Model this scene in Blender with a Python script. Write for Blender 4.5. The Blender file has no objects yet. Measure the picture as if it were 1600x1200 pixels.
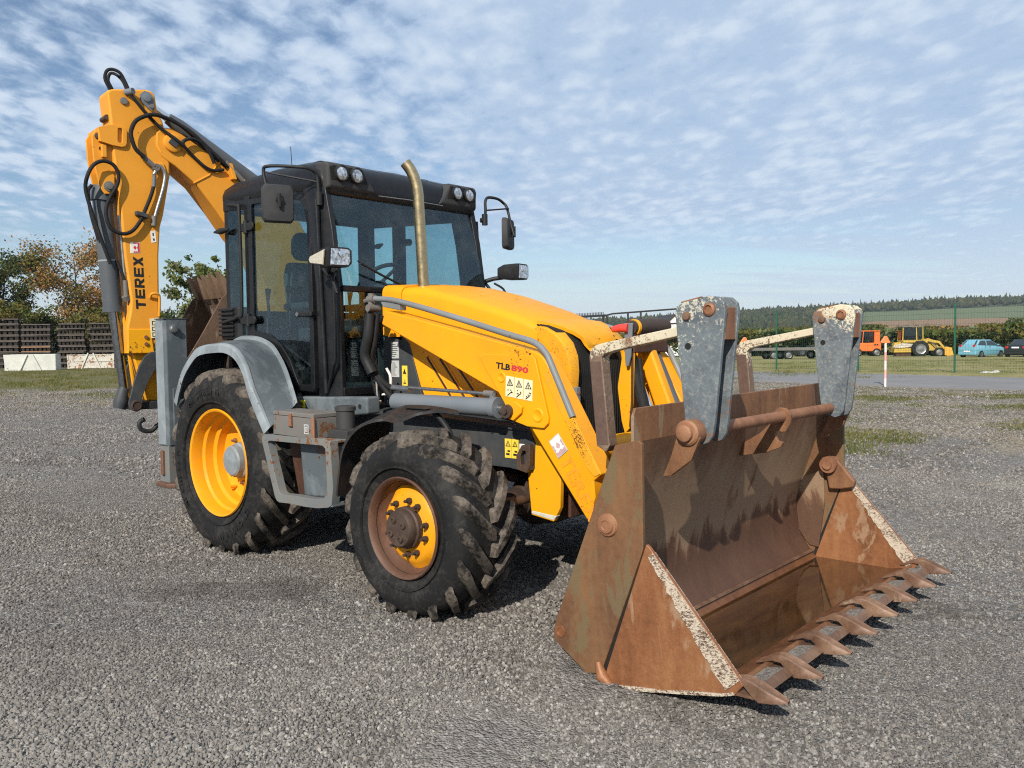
import bpy, bmesh, math, random
import numpy as np
from mathutils import Vector, Matrix, Euler, noise
R = math.radians
random.seed(7); RNG = np.random.default_rng(7)
scene = bpy.context.scene
COL = scene.collection
# ---------------------------------------------------------------- camera
CAM = Vector((5.6395, -4.3768, 1.5101))
FW = Vector((-0.65751101, 0.75169187, -0.05136732)).normalized()
RT = Vector((0.75305958, 0.65782588, -0.01289929)).normalized()
UPV = RT.cross(FW).normalized()
cam = bpy.data.cameras.new('camera'); cam.sensor_width = 36.0; cam.lens = 1325.15/1600*36.0
cam.clip_end = 6000; cam.clip_start = 0.05
camo = bpy.data.objects.new('camera', cam); COL.objects.link(camo)
M4 = Matrix((RT, UPV, -FW)).transposed().to_4x4(); M4.translation = CAM
camo.matrix_world = M4
scene.camera = camo
# ---------------------------------------------------------------- sun and sky
SUN_EL = 34.0; SUN_DIR = Vector((0.40*math.cos(R(SUN_EL)), -0.9165*math.cos(R(SUN_EL)), math.sin(R(SUN_EL)))).normalized()
sun = bpy.data.lights.new('sun', 'SUN'); sun.energy = 4.9; sun.angle = R(0.5); sun.color = (1.0, 0.93, 0.82)
suno = bpy.data.objects.new('sun', sun); COL.objects.link(suno)
suno.rotation_euler = SUN_DIR.to_track_quat('Z', 'Y').to_euler()
world = bpy.data.worlds.new('World'); scene.world = world; world.use_nodes = True
wn = world.node_tree; wn.nodes.clear()
def wnode(t, **k):
    n = wn.nodes.new(t)
    for a, v in k.items(): setattr(n, a, v)
    return n
WL = wn.links.new
sky = wnode('ShaderNodeTexSky', sky_type='NISHITA'); sky.sun_disc = False
sky.sun_elevation = R(SUN_EL); sky.sun_rotation = math.atan2(SUN_DIR.x, SUN_DIR.y)
sky.air_density = 1.0; sky.dust_density = 0.25; sky.ozone_density = 3.0
bg1 = wnode('ShaderNodeBackground'); bg1.inputs[1].default_value = 0.088
WL(sky.outputs[0], bg1.inputs[0])
tc = wnode('ShaderNodeTexCoord')
sep = wnode('ShaderNodeSeparateXYZ'); WL(tc.outputs['Generated'], sep.inputs[0])
def wm(op, a, b=None, c=None, clamp=False):
    n = wnode('ShaderNodeMath', operation=op); n.use_clamp = clamp
    for i, v in enumerate((a, b, c)):
        if v is None: continue
        if isinstance(v, (int, float)): n.inputs[i].default_value = v
        else: WL(v, n.inputs[i])
    return n.outputs[0]
def wmr(v, a, b, c=0.0, d=1.0, smooth=True):
    n = wnode('ShaderNodeMapRange'); n.interpolation_type = 'SMOOTHSTEP' if smooth else 'LINEAR'
    WL(v, n.inputs[0])
    for i, q in enumerate((a, b, c, d)): n.inputs[i+1].default_value = q
    return n.outputs[0]
dz = wm('MAXIMUM', sep.outputs[2], 0.0)
den = wm('ADD', dz, 0.10)
px = wm('DIVIDE', sep.outputs[0], den); py = wm('DIVIDE', sep.outputs[1], den)
# cloud plane axes: u to the right of the view, v away from it
cu = wm('ADD', wm('MULTIPLY', px, 0.753), wm('MULTIPLY', py, 0.658))
cv = wm('ADD', wm('MULTIPLY', px, -0.658), wm('MULTIPLY', py, 0.753))
cmb = wnode('ShaderNodeCombineXYZ'); WL(cu, cmb.inputs[0]); WL(cv, cmb.inputs[1])
def wnoise(scale, detail, rough=0.5, dist=0.0, vec=None, off=(0, 0, 0), stretch=(1, 1, 1), rot=0.0):
    mp = wnode('ShaderNodeMapping'); mp.inputs['Location'].default_value = off; mp.inputs['Scale'].default_value = stretch
    mp.inputs['Rotation'].default_value = (0, 0, rot)
    WL(vec if vec is not None else cmb.outputs[0], mp.inputs[0])
    n = wnode('ShaderNodeTexNoise'); n.inputs['Scale'].default_value = scale; n.inputs['Detail'].default_value = detail
    n.inputs['Roughness'].default_value = rough; n.inputs['Distortion'].default_value = dist
    WL(mp.outputs[0], n.inputs[0]); return n.outputs[0]
big = wnoise(0.8, 2.0, 0.5, 0.3, off=(3.4, 1.2, 0))
warp = wnode('ShaderNodeTexNoise'); warp.inputs['Scale'].default_value = 5.0; warp.inputs['Detail'].default_value = 2.0; WL(cmb.outputs[0], warp.inputs[0])
wv = wnode('ShaderNodeVectorMath', operation='MULTIPLY_ADD'); WL(warp.outputs['Color'], wv.inputs[0]); wv.inputs[1].default_value = (0.13, 0.13, 0.0); WL(cmb.outputs[0], wv.inputs[2])
wmap = wnode('ShaderNodeMapping'); wmap.inputs['Scale'].default_value = (1.0, 0.62, 1); wmap.inputs['Rotation'].default_value = (0, 0, 0.5); WL(wv.outputs[0], wmap.inputs[0])
vor = wnode('ShaderNodeTexVoronoi', feature='SMOOTH_F1'); vor.inputs['Scale'].default_value = 10.0; vor.inputs['Smoothness'].default_value = 0.55; WL(wmap.outputs[0], vor.inputs[0])
puff = wm('SUBTRACT', 0.85, vor.outputs['Distance'])
fine = wnoise(17.0, 4.0, 0.55, 0.3, off=(5.0, 2.0, 0), stretch=(1.0, 0.62, 1), rot=0.5)
streak = wnoise(1.1, 5.0, 0.6, 0.5, off=(1.0, 7.0, 0), stretch=(0.40, 1.3, 1))
# altocumulus sheet: small cells with blue gaps, closing into a thin veil towards the right
cells = wm('ADD', wm('MULTIPLY', puff, 0.50), wm('MULTIPLY', fine, 0.62))
veil = wmr(cu, -1.15, 0.3, 0.0, 0.34)
sheet = wm('ADD', cells, wm('ADD', wm('MULTIPLY', big, 0.60), veil))
high = wmr(sep.outputs[2], 0.075, 0.15)
amt1 = wm('MULTIPLY', wmr(sheet, 0.58, 0.98), high)
st = wm('ADD', streak, wmr(cu, -4.0, 5.0, -0.05, 0.16))
amt2 = wm('MULTIPLY', wmr(st, 0.44, 0.66, 0.0, 0.85), wmr(sep.outputs[2], 0.30, 0.10))
amt = wm('MAXIMUM', amt1, amt2)
lowhaze = wmr(sep.outputs[2], 0.12, 0.0, 0.0, 0.85)
amt = wm('MAXIMUM', amt, lowhaze)
amt = wm('MULTIPLY', amt, 0.94)
shade = wm('ADD', wm('MULTIPLY', cells, 0.9), wm('MULTIPLY', big, 0.35))
ccol = wnode('ShaderNodeMix', data_type='RGBA'); ccol.inputs[6].default_value = (0.39, 0.505, 0.67, 1); ccol.inputs[7].default_value = (0.57, 0.66, 0.77, 1)
WL(wm('MAXIMUM', wmr(shade, 0.48, 0.88), wmr(sep.outputs[2], 0.16, 0.02, 0.0, 0.9)), ccol.inputs[0])
bg2 = wnode('ShaderNodeBackground'); bg2.inputs[1].default_value = 1.0; WL(ccol.outputs[2], bg2.inputs[0])
mixw = wnode('ShaderNodeMixShader'); WL(amt, mixw.inputs[0]); WL(bg1.outputs[0], mixw.inputs[1]); WL(bg2.outputs[0], mixw.inputs[2])
wo = wnode('ShaderNodeOutputWorld'); WL(mixw.outputs[0], wo.inputs[0])
scene.view_settings.view_transform = 'Standard'; scene.view_settings.look = 'None'
scene.view_settings.exposure = 0.24; scene.view_settings.gamma = 1.0; scene.view_settings.use_curve_mapping = False
scene.render.engine = 'CYCLES'
scene.cycles.max_bounces = 8; scene.cycles.transparent_max_bounces = 16
scene.cycles.use_denoising = False; scene.cycles.pixel_filter_type = 'BLACKMAN_HARRIS'; scene.cycles.filter_width = 1.15

# ---------------------------------------------------------------- material helpers
class NT:
    def __init__(s, name):
        s.m = bpy.data.materials.new(name); s.m.use_nodes = True; s.t = s.m.node_tree; s.t.nodes.clear()
        s.out = s.n('ShaderNodeOutputMaterial'); s.b = s.n('ShaderNodeBsdfPrincipled')
        s.l(s.b.outputs[0], s.out.inputs[0]); s._tc = None
    def n(s, t, **k):
        x = s.t.nodes.new(t)
        for a, v in k.items(): setattr(x, a, v)
        return x
    def l(s, a, b): s.t.links.new(a, b)
    def set(s, inp, v):
        if isinstance(v, (int, float)): inp.default_value = v
        elif isinstance(v, (tuple, list)): inp.default_value = tuple(v)+((1,) if len(v) == 3 and len(inp.default_value) == 4 else ())
        else: s.l(v, inp)
    def co(s, kind='Object'):
        if s._tc is None: s._tc = s.n('ShaderNodeTexCoord')
        return s._tc.outputs[kind]
    def pos(s):
        return s.n('ShaderNodeNewGeometry').outputs['Position']
    def noise(s, scale, detail=3, rough=.55, dist=0, stretch=None, vec=None, off=None):
        v = vec if vec is not None else s.pos()
        if stretch or off:
            mp = s.n('ShaderNodeMapping')
            if stretch: mp.inputs['Scale'].default_value = stretch
            if off: mp.inputs['Location'].default_value = off
            s.l(v, mp.inputs[0]); v = mp.outputs[0]
        x = s.n('ShaderNodeTexNoise'); s.l(v, x.inputs[0])
        x.inputs['Scale'].default_value = scale; x.inputs['Detail'].default_value = detail
        x.inputs['Roughness'].default_value = rough; x.inputs['Distortion'].default_value = dist
        return x.outputs[0]
    def voro(s, scale, feature='F1', out='Distance', vec=None, rnd=1.0):
        x = s.n('ShaderNodeTexVoronoi', feature=feature); s.l(vec if vec is not None else s.pos(), x.inputs[0])
        x.inputs['Scale'].default_value = scale; x.inputs['Randomness'].default_value = rnd
        return x.outputs[out]
    def mr(s, v, a, b, c=0., d=1., smooth=False):
        x = s.n('ShaderNodeMapRange'); x.interpolation_type = 'SMOOTHSTEP' if smooth else 'LINEAR'
        s.l(v, x.inputs[0])
        for i, q in enumerate((a, b, c, d)): x.inputs[i+1].default_value = q
        return x.outputs[0]
    def math(s, op, a, b=0., clamp=False):
        x = s.n('ShaderNodeMath', operation=op); x.use_clamp = clamp
        s.set(x.inputs[0], a); s.set(x.inputs[1], b); return x.outputs[0]
    def mix(s, f, a, b):
        x = s.n('ShaderNodeMix', data_type='RGBA'); s.set(x.inputs[0], f); s.set(x.inputs[6], a); s.set(x.inputs[7], b)
        return x.outputs[2]
    def xyz(s, v=None):
        x = s.n('ShaderNodeSeparateXYZ'); s.l(v if v is not None else s.pos(), x.inputs[0]); return x.outputs
    def bump(s, h, strength=.3, dist=.01, prev=None):
        x = s.n('ShaderNodeBump'); x.inputs['Strength'].default_value = strength; x.inputs['Distance'].default_value = dist
        s.l(h, x.inputs['Height'])
        if prev is not None: s.l(prev, x.inputs['Normal'])
        return x.outputs[0]
    def fin(s, col=None, rough=None, metal=None, normal=None, **kw):
        if col is not None: s.set(s.b.inputs['Base Color'], col)
        if rough is not None: s.set(s.b.inputs['Roughness'], rough)
        if metal is not None: s.set(s.b.inputs['Metallic'], metal)
        if normal is not None: s.l(normal, s.b.inputs['Normal'])
        for k, v in kw.items(): s.set(s.b.inputs[k], v)
        return s.m
MAT = {}
def paint(name, col, col2=None, rough=.35, chip=0.0, dirt=.25, dirtcol=(.16, .12, .08), fade=None, coat=0.0, rustcol=(.11, .045, .02), chipscale=38, spec=.28):
    t = NT(name)
    a = t.noise(2.2, 4, .6); b = t.noise(14, 5, .65); fine = t.noise(90, 3, .6)
    c = t.mix(t.mr(a, .35, .68), col, col2 or tuple(x*.86 for x in col))
    if fade: c = t.mix(t.mr(t.noise(3.5, 6, .7, .6, off=(3, 1, 2)), .47, .6), c, fade)
    d = t.math('MULTIPLY', t.mr(b, .45, .8), dirt)
    # grime runs downwards
    st = t.noise(9, 4, .6, stretch=(1, 1, .12)); d = t.math('MAXIMUM', d, t.math('MULTIPLY', t.mr(st, .55, .8), dirt*1.1))
    c = t.mix(d, c, dirtcol)
    rgh = t.mr(b, .3, .75, rough, rough+.22)
    nrm = None
    if chip > 0:
        k = t.math('ADD', t.math('MULTIPLY', t.noise(chipscale, 5, .7), .6), t.math('MULTIPLY', t.noise(3.0, 3, .6, off=(7, 3, 1)), .4))
        msk = t.mr(k, .64-chip*.14, .655-chip*.14)
        c = t.mix(msk, c, t.mix(t.mr(fine, .3, .7), rustcol, tuple(x*.35 for x in rustcol)))
        rgh = t.math('ADD', rgh, t.math('MULTIPLY', msk, .3), True)
        nrm = t.bump(t.math('SUBTRACT', 1.0, msk), .35, .002)
    else: nrm = t.bump(t.noise(160, 2), .03, .002)
    MAT[name] = t.fin(c, rgh, 0.0, nrm, **{'Specular IOR Level': spec, 'Coat Weight': coat, 'Coat Roughness': .15})
paint('yellow', (.80, .338, .003), (.70, .285, .006), .38, 0.05, .16, dirtcol=(.34, .19, .045), chipscale=55)
paint('yellow_faded', (.72, .30, .025), (.66, .265, .022), .45, .10, .12, dirtcol=(.36, .20, .06))
paint('yellow_worn', (.78, .36, .006), (.70, .31, .01), .38, .25, .10)
paint('yellow_chipped', (.74, .34, .008), (.68, .30, .015), .42, .58, .2, chipscale=110, rustcol=(.20, .075, .022))
paint('rim_yellow', (.78, .325, .004), (.68, .27, .006), .4, 0.05, .24, dirtcol=(.33, .20, .07))
paint('grey_paint', (.088, .106, .118), (.075, .091, .102), .42, 0.05, .2, dirtcol=(.12, .10, .08), fade=(.14, .162, .175))
paint('grey_edge', (.20, .232, .25), (.165, .19, .205), .42, 0.1, .2, dirtcol=(.12, .10, .09), fade=(.25, .285, .305))
paint('grey_rusty', (.13, .148, .155), (.18, .18, .165), .55, .42, .4, dirtcol=(.20, .12, .06), rustcol=(.25, .10, .035), chipscale=22)
paint('dark_grey', (.038, .043, .048), (.05, .055, .06), .45, 0.1, .25, dirtcol=(.14, .12, .10))
paint('steel_grey', (.13, .15, .17), (.16, .18, .2), .38, .02, .15)
paint('cylinder_grey', (.07, .078, .088), (.085, .095, .105), .36, 0, .1)
paint('black_plastic', (.012, .0125, .014), (.018, .019, .02), .45, 0, .10, dirtcol=(.10, .09, .08))
paint('black_gloss', (.007, .0075, .009), (.010, .011, .013), .28, 0, .05, coat=.08)
paint('guard_plastic', (.014, .0145, .016), (.022, .022, .023), .5, 0, .30, dirtcol=(.16, .085, .045))
paint('roof_grey', (.032, .033, .035), (.040, .040, .041), .55, 0, .2, dirtcol=(.10, .09, .08))
paint('box_metal', (.125, .125, .12), (.165, .155, .145), .5, .36, .35, dirtcol=(.20, .12, .07), rustcol=(.22, .10, .045), chipscale=16)
paint('white_paint', (.60, .61, .56), (.50, .50, .45), .5, .12, .2, rustcol=(.32, .15, .06), chipscale=4)
paint('white_rusty', (.60, .585, .52), (.48, .45, .39), .55, .75, .4, rustcol=(.38, .17, .07), chipscale=7)
paint('red_paint', (.55, .035, .03), (.48, .04, .03), .4, 0, .1)
paint('orange_paint', (.80, .17, .03), (.72, .14, .03), .4, .02, .15)
paint('old_yellow', (.56, .38, .05), (.46, .31, .06), .5, .3, .4)
paint('green_post', (.012, .085, .05), (.018, .1, .06), .4, 0, .1)
paint('pole_pink', (.80, .40, .36), (.72, .30, .28), .5, 0, .1)
paint('pole_white', (.8, .66, .62), (.76, .60, .56), .5, 0, .1)
paint('car_blue', (.16, .38, .47), (.15, .36, .45), .22, 0, .05, coat=.8)
paint('car_black', (.012, .013, .018), (.014, .015, .02), .2, 0, .05, coat=.8)
paint('house_white', (.78, .78, .76), (.72, .72, .70), .8, 0, .1)
paint('tile_red', (.52, .17, .08), (.45, .14, .07), .7, 0, .15)
paint('pipe_grey', (.20, .215, .22), (.16, .17, .175), .38, .06, .15)
paint('black_steel', (.022, .024, .026), (.03, .032, .034), .45, 0, .1)

def rust(name, dark, mid, light, rough=.62, streak=1.0, tan=None, tanamt=.5, gloss=0.0, zsplit=None):
    t = NT(name)
    s1 = t.noise(7, 6, .65, .4, stretch=(1, 1, .16)); s2 = t.noise(2.0, 5, .65, .5); s3 = t.noise(30, 5, .7); gr = t.noise(220, 2, .6)
    v = t.math('ADD', t.math('MULTIPLY', s1, .5*streak), t.math('ADD', t.math('MULTIPLY', s2, .4), t.math('MULTIPLY', s3, .2)))
    cr = t.n('ShaderNodeValToRGB'); t.l(t.mr(v, .36, .72), cr.inputs[0])
    e = cr.color_ramp.elements; e[0].color = dark+(1,); e[1].color = light+(1,); e[0].position = .05; e[1].position = .95
    k = e.new(.5); k.color = mid+(1,)
    c = cr.outputs[0]
    if tan:
        tm = t.noise(4.2, 6, .7, 1.2, stretch=(1.0, 1.0, .4), off=(4, 2, 9))
        m = t.mr(tm, .64-.2*tanamt, .69-.2*tanamt, 0, .85)
        if zsplit:
            z = t.xyz()[2]; w = t.math('ADD', z, t.math('MULTIPLY', t.math('SUBTRACT', t.noise(7, 6, .72, .8, stretch=(1, 1, .22)), .5), .62))
            m = t.math('MULTIPLY', m, t.math('MULTIPLY', t.mr(w, zsplit[0], zsplit[0]+.05), t.mr(w, zsplit[1]+.25, zsplit[1])))
            c = t.mix(t.math('MULTIPLY', t.mr(w, zsplit[0]+.03, zsplit[0]-.05), .68), c, dark)
        c = t.mix(m, c, tan)
    c = t.mix(t.mr(gr, .35, .75, 0, .35), c, tuple(x*.55 for x in dark))
    nrm = t.bump(t.math('ADD', t.math('MULTIPLY', s3, .6), t.math('MULTIPLY', gr, .5)), .35, .004)
    MAT[name] = t.fin(c, t.mr(s3, .3, .7, rough-gloss-.08, rough+.14), 0.15, nrm)
rust('bucket_rust', (.085, .040, .022), (.20, .092, .043), (.31, .155, .07), tan=(.30, .21, .135), tanamt=.2)
rust('bucket_side', (.08, .038, .021), (.170, .080, .036), (.24, .122, .052), tan=(.165, .12, .06), tanamt=.6)
rust('bucket_clam', (.115, .044, .018), (.25, .100, .040), (.35, .162, .068), rough=.5, tan=(.36, .23, .14), tanamt=.3)
rust('bucket_inner', (.066, .030, .019), (.165, .083, .045), (.23, .13, .073), tan=(.30, .205, .13), tanamt=1.45, zsplit=(.40, .72))
rust('bucket_floor', (.07, .028, .012), (.15, .06, .024), (.21, .095, .04), rough=.45)
rust('teeth_rust', (.07, .035, .022), (.15, .08, .048), (.27, .165, .105), rough=.5, tan=(.33, .24, .17), tanamt=.2)
rust('bolt_rust', (.12, .05, .03), (.27, .12, .06), (.36, .19, .10))
rust('rusty_rim', (.11, .055, .035), (.24, .115, .065), (.36, .20, .125), rough=.6, streak=.4)
rust('fork_rust', (.10, .060, .045), (.17, .105, .078), (.24, .16, .12), rough=.6, streak=.5)
rust('hub_brown', (.055, .035, .026), (.12, .075, .05), (.19, .12, .085), rough=.6, streak=.4)
rust('dark_rust', (.03, .014, .009), (.075, .03, .016), (.12, .05, .028), rough=.65)
rust('digger_brown', (.085, .052, .034), (.17, .105, .066), (.26, .17, .11), rough=.8, streak=.6, tan=(.32, .25, .18), tanamt=.4)

def peel(name, base, base2, flake, amt, zlo, zhi, rustc=(.20, .10, .055)):
    t = NT(name)
    z = t.xyz()[2]; n1 = t.noise(5, 6, .7, .8); n2 = t.noise(55, 6, .75, .4); n3 = t.noise(2.4, 4, .6, off=(2, 5, 1))
    c = t.mix(t.mr(n1, .35, .65), base, base2)
    c = t.mix(t.mr(n2, .50, .66, 0, .28), c, flake)
    w = t.math('ADD', t.math('MULTIPLY', n2, .5), t.math('ADD', t.math('MULTIPLY', n3, .45), t.mr(z, zlo, zhi, -.12, .12+amt*.2)))
    m = t.mr(w, .57, .585); c = t.mix(m, c, flake)
    rm = t.mr(t.math('ADD', t.math('MULTIPLY', n2, .35), t.math('MULTIPLY', t.noise(3.2, 3, .6, off=(9, 1, 4)), .65)), .585, .60)
    c = t.mix(rm, c, rustc)
    MAT[name] = t.fin(c, t.mr(n2, .3, .7, .45, .75), t.mr(m, 0, 1, .15, 0), t.bump(t.math('ADD', n2, m), .4, .003))
peel('bracket_peel', (.155, .185, .20), (.085, .10, .115), (.46, .44, .36), .05, 1.0, 1.9)
peel('bracket_cream', (.075, .09, .108), (.155, .185, .20), (.58, .52, .38), .85, 1.28, 1.92)
peel('fork_cream', (.13, .08, .055), (.20, .13, .09), (.54, .48, .35), .35, 1.0, 1.6)
def hardface():
    t = NT('hardface'); n = t.noise(75, 4, .7, .6, stretch=(1, 1, 2.2)); b = t.noise(9, 4, .65); v = t.math('ADD', t.math('MULTIPLY', n, .75), t.math('MULTIPLY', b, .3))
    m = t.mr(v, .47, .53); c = t.mix(m, t.mix(t.mr(b, .4, .6), (.085, .045, .026), (.20, .115, .065)), (.50, .43, .34))
    MAT['hardface'] = t.fin(c, .75, 0, t.bump(v, .8, .006))
hardface()

def rubber(name, base, dust, amt, lo=.50):
    t = NT(name); g = t.noise(5, 5, .65, .4); h = t.noise(40, 5, .7)
    m = t.mr(t.math('ADD', t.math('MULTIPLY', g, .6), t.math('MULTIPLY', h, .45)), lo, lo+.22, 0, amt)
    c = t.mix(m, base, dust)
    MAT[name] = t.fin(c, t.mr(h, .3, .7, .55, .85), 0, t.bump(h, .25, .004), **{'Specular IOR Level': .18})
rubber('tyre_rubber', (.013, .013, .0135), (.062, .057, .05), .8)
rubber('tread_rubber', (.016, .0145, .0135), (.19, .16, .13), .95, .44)
rubber('hose_rubber', (.014, .014, .015), (.06, .055, .05), .4)

def simple(name, col, rough=.4, metal=0., **kw):
    t = NT(name); n = t.noise(30, 3); c = t.mix(t.mr(n, .3, .7), tuple(x*.9 for x in col), tuple(min(1, x*1.1) for x in col))
    MAT[name] = t.fin(c, t.mr(n, .3, .7, max(.02, rough-.05), rough+.08), metal, **kw)
simple('chrome', (.72, .72, .72), .12, 1.)
simple('rod_steel', (.30, .31, .33), .18, 1.)
simple('bare_steel', (.34, .34, .33), .38, .9)
simple('exhaust_metal', (.46, .36, .21), .36, 1.)
simple('soot', (.01, .009, .008), .8)
simple('seat_cloth', (.05, .055, .06), .8)
simple('interior', (.035, .037, .04), .6)
simple('decal_black', (.012, .012, .013), .5)
simple('decal_white', (.72, .70, .64), .5)
simple('decal_cream', (.74, .66, .42), .5)
simple('decal_yellow', (.78, .58, .06), .5)
simple('decal_red', (.50, .03, .035), .5)
simple('decal_pink', (.48, .30, .32), .5)
simple('decal_grey', (.45, .46, .46), .5)
simple('ghost_letter', (.72, .275, .012), .5)
simple('fluo_yellow', (.85, .72, .02), .5)
simple('red_plastic', (.65, .05, .035), .4)
simple('orange_reflector', (.85, .22, .07), .35)
simple('lamp_reflector', (.75, .75, .76), .12, 1.)
simple('tail_red', (.45, .02, .02), .25)
simple('mirror_glass', (.6, .65, .7), .03, 1.)
simple('plate_white', (.75, .75, .74), .5)
simple('dark_void', (.006, .006, .006), .8)

def glass(name, tint, rough=.02, ior=1.5, refl=1.0):
    t = NT(name); t.t.nodes.remove(t.b)
    tr = t.n('ShaderNodeBsdfTransparent'); tr.inputs[0].default_value = tint+(1,)
    gl = t.n('ShaderNodeBsdfGlossy'); gl.inputs['Roughness'].default_value = rough; gl.inputs[0].default_value = (.9, .95, 1, 1)
    gm = t.n('ShaderNodeNewGeometry'); dt = t.n('ShaderNodeVectorMath', operation='DOT_PRODUCT'); t.l(gm.outputs['Normal'], dt.inputs[0]); t.l(gm.outputs['Incoming'], dt.inputs[1])
    c1 = t.math('SUBTRACT', 1.0, t.math('ABSOLUTE', dt.outputs['Value']), True); fr = t.math('ADD', t.math('MULTIPLY', t.math('POWER', c1, 5.0), .96), .045)
    dn = t.noise(6, 5, .7); sp = t.noise(130, 2, .5); dm = t.math('MAXIMUM', t.mr(dn, .5, .8, 0, .05), t.math('MULTIPLY', t.mr(sp, .62, .70, 0, .22), t.mr(t.noise(2.2, 3, .6, off=(1, 6, 2)), .54, .68)))
    mx = t.n('ShaderNodeMixShader'); t.l(t.math('MULTIPLY', fr, refl, True), mx.inputs[0]); t.l(tr.outputs[0], mx.inputs[1]); t.l(gl.outputs[0], mx.inputs[2])
    df = t.n('ShaderNodeBsdfDiffuse'); df.inputs[0].default_value = (.35, .36, .36, 1)
    m2 = t.n('ShaderNodeMixShader'); t.l(dm, m2.inputs[0]); t.l(mx.outputs[0], m2.inputs[1]); t.l(df.outputs[0], m2.inputs[2])
    t.l(m2.outputs[0], t.out.inputs[0]); MAT[name] = t.m
glass('cab_glass', (.74, .86, .87), refl=1.0)
glass('door_glass', (.66, .77, .79))
glass('lamp_glass', (.95, .95, .95))
glass('car_glass', (.45, .50, .52))

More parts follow.
